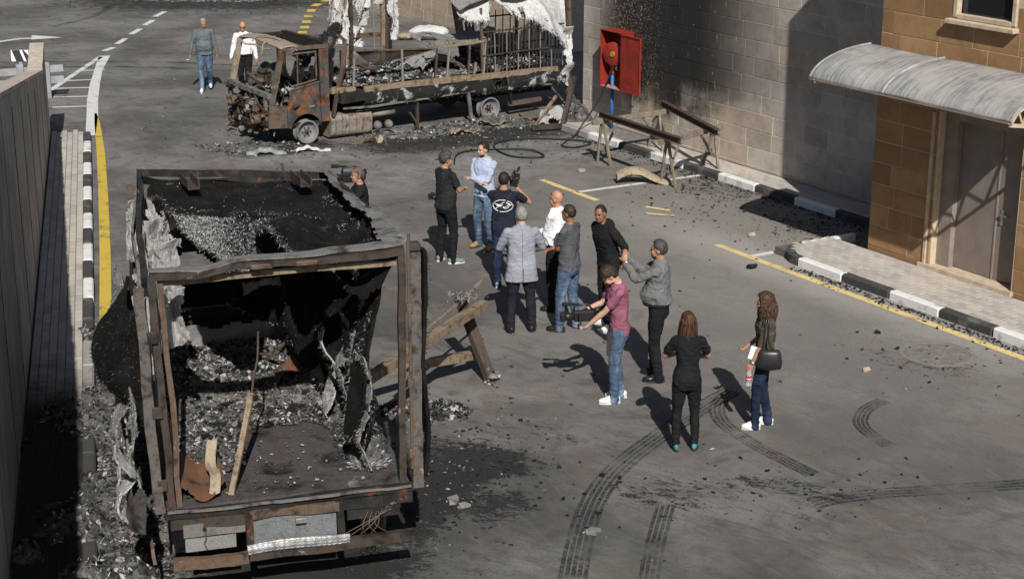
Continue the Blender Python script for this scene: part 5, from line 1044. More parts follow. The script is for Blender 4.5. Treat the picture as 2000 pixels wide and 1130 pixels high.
# white insulation fallen over the cage
def wsh(u, v):
    P = np.stack([3.72 + 2.85 * u, -.06 + .7 * v ** 1.5 * (v > 0), 0 * u], 1); top = 2.72 + .25 * u; low = np.interp(u, [0, .2, .35, .5, .65, .8, .93, 1], [2.28, 2.0, 2.35, 2.1, 2.0, 1.72, 1.35, 1.05])
    P[:, 2] = low + (top - low) * v; P[:, 1] += .16 * np.sin(u * 14 + 2 * v) * (1 - .5 * v) + .08 * np.sin(u * 31 + 4 * v) * (1 - v); P[:, 1] -= .1; P += .06 * np.stack([fbm(P, 3, 91), fbm(P, 3, 92), fbm(P, 3, 93)], 1); return P
def wkp(u, v): return (v > .1 + .16 * fbm(np.stack([u * 13, v * 2, u * 0], 1), 1, 94, 3)) & ~((np.abs(u - .3) < .07) & (v < .55 + .2 * np.sin(u * 50))) & ~((np.abs(u - .55) < .03) & (v < .4))
ws = sheet(wsh, 130, 40, wkp, .025).build('torn_insulation', M['insul_w'], T2, False)
u_, v_ = rg2.random(9000), rg2.random(9000); kk = wkp(u_, v_) & ~wkp(u_, v_ - .07); P = wsh(u_[kk], v_[kk]); q = MB(); strands(q, P, rg2.normal(size=(len(P), 3)) * .5 + np.array([0, 0, -1]), .1, .016, rg2); tag(q.build('fringe', M['fibre'], ws), kind='stuff')
def wsh2(u, v): P = np.stack([6.3 + .3 * u, -.12 + .1 * np.sin(v * 9), 1.9 - 1.35 * v], 1); P += .1 * np.stack([fbm(P, 3, 191), fbm(P, 3, 192), .3 * fbm(P, 3, 193)], 1); return P
sheet(wsh2, 14, 50, lambda u, v: np.abs(u - .5) < .5 - .35 * v + .2 * fbm(np.stack([u * 3, v * 9, u * 0], 1), 1, 7, 2), .02).build('torn_insulation', M['insul_w'], T2)
def ridge(u, v): P = np.stack([3.65 + 2.8 * u, -.05 + .5 * v, 2.45 + .5 * u + .1 * np.sin(u * 6) + .25 * v * (1 - u)], 1); P += .05 * np.stack([fbm(P, 3, 291), fbm(P, 3, 292), fbm(P, 3, 293)], 1); return P
sheet(ridge, 60, 10, None, .03).build('scorched_edge', M['insul_g'], T2)
# far side posts with white rags, black board
for u_, m in ((2.05, 'rust_pale'), (2.16, 'rust_dark'), (2.95, 'rust_pale'), (3.05, 'rust_dark'), (3.12, 'char')): bent('side_post', [(u_, 2.08, .95), (u_ + .03, 2.1, 3.1)], .09, .07, M[m], T2, .01, 10, seed=int(u_ * 31))
bent('side_post', [(2.75, 2.1, 1.3), (2.74, 2.1, 3.0)], .02, .02, M['grey_metal'], T2, .01, 6, seed=6)
for k, (u0, z0, z1, wd, v0) in enumerate([(1.75, 3.1, 1.95, .5, 2.0), (1.95, 3.1, 1.6, .45, 2.06), (2.45, 3.0, 2.35, .7, 2.12), (2.5, 2.5, 1.95, .35, 2.15), (2.35, 1.95, 1.5, .35, 2.15), (3.2, 3.1, 1.6, .25, 2.0), (2.85, 3.0, 2.4, .4, 2.1)]):
    def f(u, v, u0=u0, z0=z0, z1=z1, wd=wd, v0=v0, k=k): P = np.stack([u0 + wd * (u - .5), v0 + .06 * np.sin(u * 9 + v * 5), z0 + (z1 - z0) * v], 1); P += .07 * np.stack([fbm(P, 4, 301 + k), fbm(P, 4, 321 + k), .5 * fbm(P, 4, 341 + k)], 1); return P
    def kp(u, v, k=k): return np.abs(u - .5) < .5 - .3 * v + .25 * fbm(np.stack([u * 2, v * 5, u * 0], 1), 1, 351 + k, 3)
    o = sheet(f, 18, 34, kp, .02).build('hanging_rag', M['insul_w' if k % 3 else 'insul'], T2)
    u_, v_ = rg2.random(500), rg2.random(500); kk = kp(u_, v_); P = f(u_[kk], v_[kk]); q = MB(); strands(q, P, rg2.normal(size=(len(P), 3)) + np.array([0, 0, -.8]), .08, .014, rg2); tag(q.build('loose_fibres', M['fibre'], o), kind='stuff')
bent('cross_beam', [(2.05, 2.1, 2.75), (3.1, 2.1, 2.75)], .08, .14, M['char'], T2, .02, 8, seed=71)
bent('cross_beam', [(2.0, 2.1, 1.75), (3.05, 2.12, 1.72)], .05, .1, M['rust_beam'], T2, .02, 8, seed=72)
bb = MB(); bb.prism([(4.55, 2.0, 3.2), (5.2, 2.0, 3.2), (5.35, 2.02, .9), (4.95, 2.02, .9)], (0, .05, 0)); bb.build('side_board', M['mat_black'], T2)
for u_, a in ((4.75, .35), (5.3, .1)): bent('board_strip', [(u_, 1.97, 3.1), (u_ + a, 1.97, 1.1)], .035, .02, M['grey_metal'], T2, .01, 6, seed=int(u_ * 7))
q = MB(); q.box((5.5, 1.9, 1.55), (.5, .1, .9)); q.box((5.95, 1.7, 1.3), (.4, .3, .5)); q.build('cargo_box', M['insul_g'], T2)
bent('inner_frame', [(1.3, 2.0, 1.0), (3.0, 2.02, 1.05)], .06, .12, M['rust_beam'], T2, .02, 8, seed=73)
bent('inner_frame', [(1.9, 1.5, 1.35), (2.3, .6, 1.02)], .06, .1, M['rust_beam'], T2, .02, 5, seed=74)
bent('inner_frame', [(1.85, 1.9, 1.0), (1.85, 1.9, 1.5)], .09, .09, M['rust_dark'], T2, .01, 4, seed=75)
# load of ash
def h2(x, y): P = np.stack([x, y, x * 0], 1); return .97 + .12 * (1 + fbm(P, 1.3, 401)) + .05 * fbm(P, 5, 402) + .1 * np.exp(-((x - 2.9) / .7) ** 2) * np.exp(-((y - 1.1) / .6) ** 2)
sheet(lambda u, v: np.stack([.8 + 5.6 * u, .04 + 2.0 * v, h2(.8 + 5.6 * u, .04 + 2.0 * v)], 1), 160, 60, None, 0).build('ash_bed', M['heap'], T2)
n = 4200; x = .9 + 5.4 * rg2.random(n); y = .06 + 1.95 * rg2.random(n); q = MB(); flakes(q, np.stack([x, y, h2(x, y)], 1), .014, .085, rg2, .8, 2.4); tag(q.build('ash_flakes', M['ash_pale'], T2), kind='stuff')
n = 700; x = .9 + 5.4 * rg2.random(n); y = .06 + 1.95 * rg2.random(n); q = MB(); chunks(q, np.stack([x, y, h2(x, y)], 1), .02, .1, rg2); tag(q.build('char_lumps', M['ash_dark'], T2), kind='stuff')
def crump(u, v): P = np.stack([2.9 + 1.1 * u, .3 + .8 * v, 1.2 + .2 * np.sin(np.pi * u) + .08 * np.sin(v * 9 + u * 4)], 1); P += .08 * np.stack([fbm(P, 4, 411), fbm(P, 4, 412), fbm(P, 4, 413)], 1); return P
sheet(crump, 34, 24, None, .01).build('crumpled_sheet', M['insul_g'], T2)
# fallen rear door frame by the stone corner
fd = thing('fallen_door_frame', 'collapsed rusty door frame with ash lying between truck and stone corner', 'metal frame', (.9, 35.6, 0))
D_ = lambda x, y, z: Vector((x - .9, y - 35.6, z))
bent('frame_rail', [D_(.42, 35.15, .08), D_(1.12, 35.35, .1)], .1, .1, M['rust_dark'], fd, .01, 6, seed=1)
bent('frame_rail', [D_(1.08, 35.3, .12), D_(1.25, 35.75, .75), D_(1.33, 35.9, 1.05)], .1, .09, M['rust_dark'], fd, .015, 6, seed=2)
bent('frame_rail', [D_(.5, 35.2, .12), D_(.95, 35.9, .62)], .05, .05, M['rust_pale'], fd, .015, 6, seed=3)
sheet(lambda u, v: np.stack([-.35 + .55 * u + .1 * v, -.3 + .5 * v, .12 + .25 * v + .06 * np.sin(u * 8 + v * 3)], 1), 20, 16, lambda u, v: fbm(np.stack([u * 4, v * 4, u * 0], 1), 1, 5, 3) < .3, .02).build('torn_sheet', M['insul'], fd)
def heapthing(name, label, c, r, h, seed, mats=('ash_pale', 'ash_dark'), nfl=500, strand=200):
    """pile of ash: a mound with flakes and fibres on it, each pile its own object"""
    rng = np.random.default_rng(seed); t = thing(name, label, 'ash pile', (c[0], c[1], 0)); t['group'] = 'ash piles around the trucks'
    def hz(x, y): P = np.stack([x + c[0] * 3, y + c[1] * 3, x * 0], 1); d = (x / r[0]) ** 2 + (y / r[1]) ** 2; return h * np.clip(1 - d, 0, 1) * (.7 + .8 * fbm(P, 2.5, seed)) + .03 * fbm(P, 9, seed + 1) * (d < 1) - .02
    m = sheet(lambda u, v: np.stack([(u * 2 - 1) * r[0], (v * 2 - 1) * r[1], hz((u * 2 - 1) * r[0], (v * 2 - 1) * r[1])], 1), 36, 36, lambda u, v: hz((u * 2 - 1) * r[0], (v * 2 - 1) * r[1]) > .004, 0).build('mound', M['heap'], t)
    a = rng.random(nfl) * 6.28; rr = np.sqrt(rng.random(nfl)) * 1.15; x, y = np.cos(a) * rr * r[0], np.sin(a) * rr * r[1]; z = np.maximum(hz(x, y), .004)
    for mt, sl in zip(mats, (slice(0, nfl // 2), slice(nfl // 2, None))):
        q = MB(); flakes(q, np.stack([x, y, z], 1)[sl], .008, .06, rng, .7, 2.8); tag(q.build('ash_flakes', M[mt], t), kind='stuff')
    if strand: k = rng.integers(0, nfl, strand); q = MB(); strands(q, np.stack([x, y, z], 1)[k], rng.normal(size=(strand, 3)) + np.array([0, 0, .4]), .07, .01, rng); tag(q.build('loose_fibres', M['fibre'], t), kind='stuff')
    return t
heapthing('ash_pile', 'pale ash and fibre heap beside the stone corner', (1.35, 36.1), (.6, .75), .55, 71)
heapthing('ash_pile', 'low ash spread in front of the rusted cab', (-5.3, 33.6), (1.0, .5), .1, 72, strand=120)
heapthing('ash_pile', 'low rubble spread below the fuel tank of the delivery truck', (-2.35, 34.75), (.9, .35), .14, 73)
heapthing('ash_pile', 'rubble heap before the rear wheel of the delivery truck', (-.35, 35.9), (1.1, .45), .25, 74)
heapthing('ash_pile', 'pale flaky heap under the middle of the delivery truck', (-1.3, 35.25), (.8, .4), .16, 75)
# scrap on the ground by the truck
for k, (x, y, z, L, wd, a, mt, lb) in enumerate([(-1.0, 34.9, .06, .8, .14, .7, 'rust_pale', 'tan bent scrap strip lying below the stand leg'), (-.42, 35.55, .1, .6, .22, .2, 'tan_strip', 'tan crumpled scrap plate near the stand leg'), (.45, 36.1, .1, .6, .2, -.4, 'rust_sheet', 'rusty bent plate near the rear wheel'), (-3.1, 33.95, .04, .7, .06, .5, 'rust_beam', 'thin rusty bar lying by the fuel tank'), (-2.7, 34.1, .05, .25, .1, 1.1, 'tan_strip', 'small tan scrap by the fuel tank'), (-4.9, 33.0, .05, .8, .2, .1, 'grey_metal', 'pale bent bumper strip under the cab front'), (-4.0, 33.25, .04, .7, .16, .3, 'insul_w', 'white torn strip under the cab door')]):
    def f(u, v, x=x, y=y, z=z, L=L, wd=wd, a=a, k=k):
        s_, w_ = (u - .5) * L, (v - .5) * wd; return np.stack([x + s_ * math.cos(a) - w_ * math.sin(a), y + s_ * math.sin(a) + w_ * math.cos(a), z + .05 * np.sin(u * 6 + k) + .04 * np.sin(v * 5 + k) + .015 * np.sin(u * 23)], 1)
    tag(sheet(f, 24, 8, lambda u, v: (v < 1 - .3 * np.sin(u * 9) ** 2), .008).build('metal_scrap', M[mt]), lb, 'metal scrap', 'scrap around the delivery truck')
# ------------------------------------------------------------------ trestles and beams before the stone wall
def trestle(label, e0, e1, z0, z1):
    """trestle whose top beam runs from e0 in the bay (ground z0) back to e1 on the pavement (ground z1)"""
    c = bf((e0[0] + e1[0]) / 2, (e0[1] + e1[1]) / 2); t = thing('trestle', label, 'trestle', c); top = .86
    L = lambda k, ds, z: bf(e0[0] + (e1[0] - e0[0]) * k + ds, e0[1] + (e1[1] - e0[1]) * k, z) - t.location
    q = MB(); q.beam(L(0, 0, top), L(1, 0, top), .085, .1, ch=.008); q.build('top_beam', M['wood'], t)
    for k, kf, kb, z in ((.13, .16, .5, z0), (.87, .84, .5, z1)):
        for d in (-1, 1): q = MB(); q.beam(L(k, d * .03, top - .04), L(kf, d * .23, z), .045, .05, ch=.005); q.build('leg', M['wood'], t)
        q = MB(); q.beam(L(kf, -.165, z + .26), L(kf, .165, z + .26), .03, .045); q.build('cross_bar', M['wood'], t)
        q = MB(); q.beam(L(k + (kb - k) * .55, 0, top - .06), L(kf, 0, z + .27), .03, .04); q.build('brace', M['wood'], t)
trestle('weathered wooden trestle nearer the hose cabinet', (4.68, 2.98), (4.56, 1.08), 0, PAV); trestle('weathered wooden trestle straddling the white kerb stone', (6.82, 2.98), (6.3, 1.12), 0, PAV)
def ibeam(label, a, b_):
    q = MB(); a, b_ = Vector(a), Vector(b_)
    q.beam(a, b_, .012, .1); up = V(0, 0, .053); q.beam(a + up, b_ + up, .1, .012); q.beam(a - up, b_ - up, .1, .012); tag(q.build('steel_beam', M['steel_brown']), label, 'steel beam', 'steel beams on the trestles')
ibeam('rusty steel beam across the kerb ends of the trestles', bf(4.5, 2.7, .97), bf(7.3, 2.86, .97)); ibeam('rusty steel beam across the wall ends of the trestles', bf(4.26, 1.02, .972), bf(7.1, 1.85, .972))
def bark(u, v):
    a = v * 4.2 - 1; r = .1 - .02 * u; x = u * 1.0; P = np.stack([x, np.cos(a) * r * (1 + .5 * u) * 1.5, .1 + np.sin(a) * r + .1 * np.sin(u * 5)], 1); P += .03 * np.stack([fbm(P, 5, 1), fbm(P, 5, 2), fbm(P, 5, 3)], 1); return P
o = sheet(bark, 34, 18, None, .012).build('torn_sheet', M['tan_strip']); o.location = bf(6.05, 3.35); o.rotation_euler = (0, 0, A1 + 1.05); tag(o, 'curled tan sheet lying under the trestle on the white line', 'metal sheet')
q = MB(); q.lathe([(.0, .0), (.07, .0), (.075, .01), (.075, .05), (.05, .055), (0, .05)], bf(4.95, 3.4), (0, 0, 1), 14); tag(q.build('stone_lump', M['stone_c']), 'tan stone lump near the trestle foot', 'stone')
# ------------------------------------------------------------------ things behind the delivery truck
def bagf(u, v): a = u * 6.283; r = np.sin(np.pi * (v * .98 + .01)); P = np.stack([np.cos(a) * r * .55, np.sin(a) * r * .32, .17 - .2 * np.cos(np.pi * v)], 1); P += .07 * np.stack([fbm(P, 4, 3), fbm(P, 4, 4), fbm(P, 4, 5)], 1); return P
o = sheet(bagf, 44, 24, None, 0).build('white_sack', M['insul_w'], None, True); o.location = (-2.35, 47.6, .03); tag(o, 'crumpled white sack lying before the beige stone building', 'sack')
o = sheet(bagf, 30, 18, None, 0).build('cardboard_scrap', M['tan_strip']); o.location = (-3.0, 47.5, .02); o.scale = (.4, .5, .5); tag(o, 'tan crumpled cardboard beside the white sack', 'cardboard')
M['yellow_pl'] = plain('yellow plastic', (.65, .5, .03), .45)
o = sheet(lambda u, v: np.stack([(u - .5) * .9, (v - .5) * .5, .05 + .14 * np.sin(np.pi * u) * np.sin(np.pi * v) + .03 * u], 1), 20, 14, None, .01).build('yellow_sheet', M['yellow_pl'], None, True); o.location = (-2.0, 43.4, .02); tag(o, 'bright yellow plastic sheet on the ground behind the truck', 'plastic sheet')
# wreck at the far side of the road
wr_ = thing('burnt_car', 'low burnt car wreck with rusty sills far behind the walking men', 'car', (-9.6, 57.2, 0), .05)
bent('sill', [(-1.9, -.85, .3), (1.9, -.8, .32)], .1, .14, M['rust_beam'], wr_, .02, 8, seed=1); bent('sill', [(-1.9, .8, .3), (1.9, .8, .32)], .1, .14, M['rust_dark'], wr_, .02, 8, seed=2)
sheet(lambda u, v: np.stack([-2 + 4 * u, -.82 + 1.6 * v, .55 + .3 * np.sin(np.pi * u) + .05 * np.sin(v * 7)], 1), 30, 14, lambda u, v: fbm(np.stack([u * 6, v * 3, u * 0], 1), 1, 3, 3) < .2, .02).build('body_shell', M['cab_rust'], wr_)
for x in (-1.3, 1.3):
    for y in (-.75, .75): q = MB(); rim_mesh(q, (x, y, .22), (0, -1 if y < 0 else 1, 0), .21, .16); q.build('wheel', M['rim'], wr_, True)
for x in (-.9, .3, 1.2): bent('roof_pillar', [(x, -.75, .6), (x + .1, -.6, 1.3)], .06, .06, M['rust_dark'], wr_, .02, 4, seed=int(x * 5 + 9))
heapthing('ash_pile', 'dark ash spread under the far burnt car', (-9.9, 55.9), (2.6, .5), .12, 91, ('ash_dark', 'ash_pale'), 420, 60)
# ------------------------------------------------------------------ ash along the first truck
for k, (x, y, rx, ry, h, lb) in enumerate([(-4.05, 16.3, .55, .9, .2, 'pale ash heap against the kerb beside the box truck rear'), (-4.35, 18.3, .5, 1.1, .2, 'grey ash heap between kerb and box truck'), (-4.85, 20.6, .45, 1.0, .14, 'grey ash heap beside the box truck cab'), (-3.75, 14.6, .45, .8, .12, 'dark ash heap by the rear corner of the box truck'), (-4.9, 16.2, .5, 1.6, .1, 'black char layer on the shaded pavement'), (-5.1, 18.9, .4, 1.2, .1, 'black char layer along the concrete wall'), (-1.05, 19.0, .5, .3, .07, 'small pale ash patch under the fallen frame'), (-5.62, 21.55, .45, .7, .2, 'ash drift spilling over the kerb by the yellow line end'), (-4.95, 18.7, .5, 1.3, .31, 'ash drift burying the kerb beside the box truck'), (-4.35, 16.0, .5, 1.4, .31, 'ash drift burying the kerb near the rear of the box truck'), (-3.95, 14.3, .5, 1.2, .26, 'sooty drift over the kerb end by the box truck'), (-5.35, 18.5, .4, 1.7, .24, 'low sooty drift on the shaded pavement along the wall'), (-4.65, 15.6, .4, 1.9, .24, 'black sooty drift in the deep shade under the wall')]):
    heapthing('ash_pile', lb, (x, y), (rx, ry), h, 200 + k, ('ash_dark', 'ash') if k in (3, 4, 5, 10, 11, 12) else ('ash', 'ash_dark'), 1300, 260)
# ------------------------------------------------------------------ scattered char and ash on the ground
rg3 = np.random.default_rng(77)
def scatter(name, label, regions, smin, smax, mat, flat=.25):
    P = []
    for (x, y, rx, ry, n) in regions:
        q = rg3.normal(size=(n, 2)) * .6; P.append(np.stack([x + q[:, 0] * rx, y + q[:, 1] * ry, np.full(n, .004)], 1))
    b = MB(); flakes(b, np.concatenate(P), smin, smax, rg3, flat, 3.2); tag(b.build(name, M[mat]), label, 'debris', None, 'stuff')
scatter('char_specks', 'black char specks scattered over the asphalt', [(-.7, 17.2, 1.2, 2.0, 900), (1.8, 16.6, 1.6, 1.0, 200), (3.2, 16.8, 1.6, .8, 120), (5.5, 20.7, 1.2, 1.0, 200), (3.6, 30.4, 1.3, 2.4, 1100), (5.0, 27.5, 1.2, 1.8, 700), (2.2, 33, 1.0, 1.4, 400), (-1, 34, 5, 1.6, 900), (1, 23, 5, 6, 160), (-6, 38, 6, 6, 160), (-9, 54, 7, 3, 500)], .005, .045, 'ash_dark')
scatter('ash_specks', 'pale ash specks scattered over the asphalt', [(-.9, 17.4, 1.0, 2.2, 260), (-4.1, 17.5, .8, 3.5, 1100), (-4.5, 33.2, 2.2, .8, 420), (-.6, 34.6, 3.6, 1.0, 1100), (-6, 30, 3, 6, 200), (1, 20, 4, 5, 160), (-6, 40, 5, 6, 120)], .004, .034, 'ash_pale')
for s0, s1, o in ((2.0, 11, 1.66), (12, 17, 4.16)):
    n = 900; s = rg3.uniform(s0, s1, n); P = [bf(a, o + abs(rg3.normal()) * .07 * (1 + math.sin(a * 3) ** 2), .004) for a in s]; b = MB(); flakes(b, P, .006, .04, rg3, .5, 2); tag(b.build('gutter_char', M['ash_dark']), 'black char swept along the kerb of the ' + ('entrance pavement' if o > 3 else 'stone wall'), 'debris', None, 'stuff')
for k, (x, y, r, m, lb) in enumerate([(4.55, 20.4, .05, 'stone_c', 'small tan stone alone on the asphalt'), (3.95, 26.85, .06, 'stone_c', 'tan pebble near the long yellow line'), (5.0, 21.9, .045, 'ash_dark', 'black ring of burnt rubber by the long yellow line'), (-.62, 16.35, .07, 'ash_pale', 'white torn scrap on the black scorch mark'), (-.5, 16.25, .05, 'ash_pale', 'smaller white torn scrap on the black scorch mark'), (.83, 15.6, .07, 'ash_pale', 'pale fibre clump on the long tyre mark'), (3.7, 25.0, .08, 'ash_dark', 'black charred lump near the rounded kerb end'), (-4.35, 20.0, .1, 'ash_pale', 'pale scrap lying on the pavement edge')]):
    b = MB(); chunks(b, [(0, 0, r * .25)], r, r * 1.01, rg3); flakes(b, rg3.normal(size=(8, 3)) * [r, r, .004] + [0, 0, .006], r * .2, r * .7, rg3, .4) if k in (3, 4, 5, 7) else None
    o = b.build('debris_lump', M[m]); o.location = (x, y, 0); tag(o, lb, 'debris'); 
    if k in (3, 4, 5, 7): o['kind'] = 'stuff'
# ------------------------------------------------------------------ people
from mathutils.bvhtree import BVHTree
def skin_mat(name, col):
    g = G(name); n = g.noise(g.obj, 12, 4, .6); c = g.mix(g.rng(n, .3, .7), tuple(x * .85 for x in col), tuple(x * 1.12 for x in col))
    g.b.inputs['Subsurface Weight'].default_value = .08; g.b.inputs['Subsurface Radius'].default_value = (.02, .008, .005)
    return g.bump(g.noise(g.obj, 90, 3, .6), .12, .003).done(c, .5, 0, .4)
SKIN = {k: skin_mat('skin ' + k, c) for k, c in dict(tan=(.34, .185, .12), brown=(.22, .11, .065), light=(.46, .28, .2), red=(.42, .21, .14)).items()}
def hair_mat(name, col, hi):
    g = G(name); n = g.noise(g.map(g.obj, (1, 1, .25)), 70, 4, .7); g.bump(n, .8, .006); return g.done(g.mix(g.rng(n, .35, .7), col, hi), .55, 0, .3)
HAIR = dict(black=hair_mat('black hair', (.008, .007, .006), (.03, .025, .02)), grey=hair_mat('grey hair', (.12, .115, .11), (.36, .345, .33)), salt=hair_mat('salt and pepper hair', (.015, .015, .015), (.08, .077, .073)), brown=hair_mat('brown hair', (.018, .01, .006), (.1, .045, .021)), dark=hair_mat('dark brown hair', (.014, .009, .006), (.05, .032, .02)), auburn=hair_mat('auburn curls', (.016, .009, .005), (.09, .043, .02)), stub=hair_mat('shaved stubble', (.09, .06, .045), (.14, .1, .075)))
M['eye'] = plain('dark eyes', (.015, .012, .01), .3); M['lip'] = plain('lips', (.26, .11, .085), .5)
CL = dict(greyshirt=cloth('grey blue shirt', (.105, .125, .135)), white=cloth('white shirt', (.68, .68, .7), .08), black=cloth('black cotton', (.012, .012, .013)), blacktee=cloth('faded black cotton', (.02, .02, .022)), ltblue=cloth('light blue checked shirt', (.42, .47, .58), .1, 0, (55, (.24, .29, .42))), navy=cloth('navy cotton', (.014, .017, .03)), blazer=cloth('light grey wool', (.255, .27, .31), .1), polo=cloth('slate grey cotton', (.075, .078, .088)), check=cloth('grey checked shirt', (.19, .19, .19), .12, 0, (60, (.07, .07, .075))), mauve=cloth('mauve cotton', (.23, .085, .125)), olive=cloth('olive cotton', (.07, .06, .042)), jeans=cloth('blue denim', (.05, .075, .125), .25, 0, None, .85, (.14, .2, .3)), jeans_l=cloth('faded denim', (.065, .1, .16), .25, 0, None, .85, (.19, .265, .37)), jeans_d=cloth('dark denim', (.012, .018, .04), .3, 0, None, .85, (.03, .045, .09)), trousers=cloth('black trousers', (.011, .011, .013)), suit=cloth('dark suit trousers', (.014, .015, .02)))
SH = dict(white=plain('white leather', (.68, .68, .66), .6, 0, .12), black=plain('black leather', (.014, .014, .014), .35, 0, .2), grey=plain('grey mesh shoe', (.16, .19, .21), .8, 0, .3), tan=plain('tan suede', (.3, .17, .08), .85, 0, .2), teal=plain('teal sandal', (.06, .2, .21), .7, 0, .3), sole=plain('pale sole', (.6, .59, .56), .8), dark=plain('dark sole', (.02, .02, .02), .8), orange=plain('orange lace', (.7, .2, .04), .7), green=plain('green patch', (.03, .16, .09), .7))

def bake(b, name, mat, parent, voxel=.012, it=6, disp=None):
    me = b.mesh('tmp'); o = bpy.data.objects.new('tmp', me); COL.objects.link(o)
    r = o.modifiers.new('r', 'REMESH'); r.mode = 'VOXEL'; r.voxel_size = voxel; r.adaptivity = 0
    s = o.modifiers.new('s', 'SMOOTH'); s.factor = .5; s.iterations = it
    dg = bpy.context.evaluated_depsgraph_get(); ev = o.evaluated_get(dg); m2 = bpy.data.meshes.new_from_object(ev); m2.name = name
    bpy.data.objects.remove(o); bpy.data.meshes.remove(me)
    if disp:
        n = len(m2.vertices); P = np.empty(n * 3); m2.vertices.foreach_get('co', P); P = P.reshape(-1, 3); N = np.empty(n * 3); m2.vertices.foreach_get('normal', N); N = N.reshape(-1, 3)
        m2.vertices.foreach_set('co', (P + N * disp(P)[:, None]).ravel())
    m2.polygons.foreach_set('use_smooth', [True] * len(m2.polygons)); m2.materials.clear(); m2.materials.append(mat); m2.update()
    return link(name, m2, parent)
def limb(b, pts, rads, n=14):
    P = [Vector(p) for p in pts]; b.tube(P, rads, n); 
    for p, r in ((P[0], rads[0]), (P[-1], rads[-1])): b.ell(p, (r * .98,) * 3, None, n, 8)
def ik(S, T, l1, l2, hint):
    d = T - S; L = min(d.length, (l1 + l2) * .995); dn = d.normalized(); T = S + dn * L
    a = (l1 * l1 - l2 * l2 + L * L) / (2 * L); h = math.sqrt(max(l1 * l1 - a * a, 1e-6)); hv = hint - dn * hint.dot(dn)
    return S + dn * a + hv.normalized() * h, T
def folds(amp, seed, zs=(7, 7, 4), ridg=1.0):
    def f(P):
        a = fbm(P * np.array(zs), 1.0, seed, 3); r = np.clip(1 - np.abs(fbm(P * np.array(zs) * np.array([1.2, 1.2, 1.9]), 1.1, seed + 50, 2)) * 3.2, 0, 1) ** 1.6
        return np.maximum(amp * (a * .8 + ridg * r * .55 - .2), -.004)
    return f

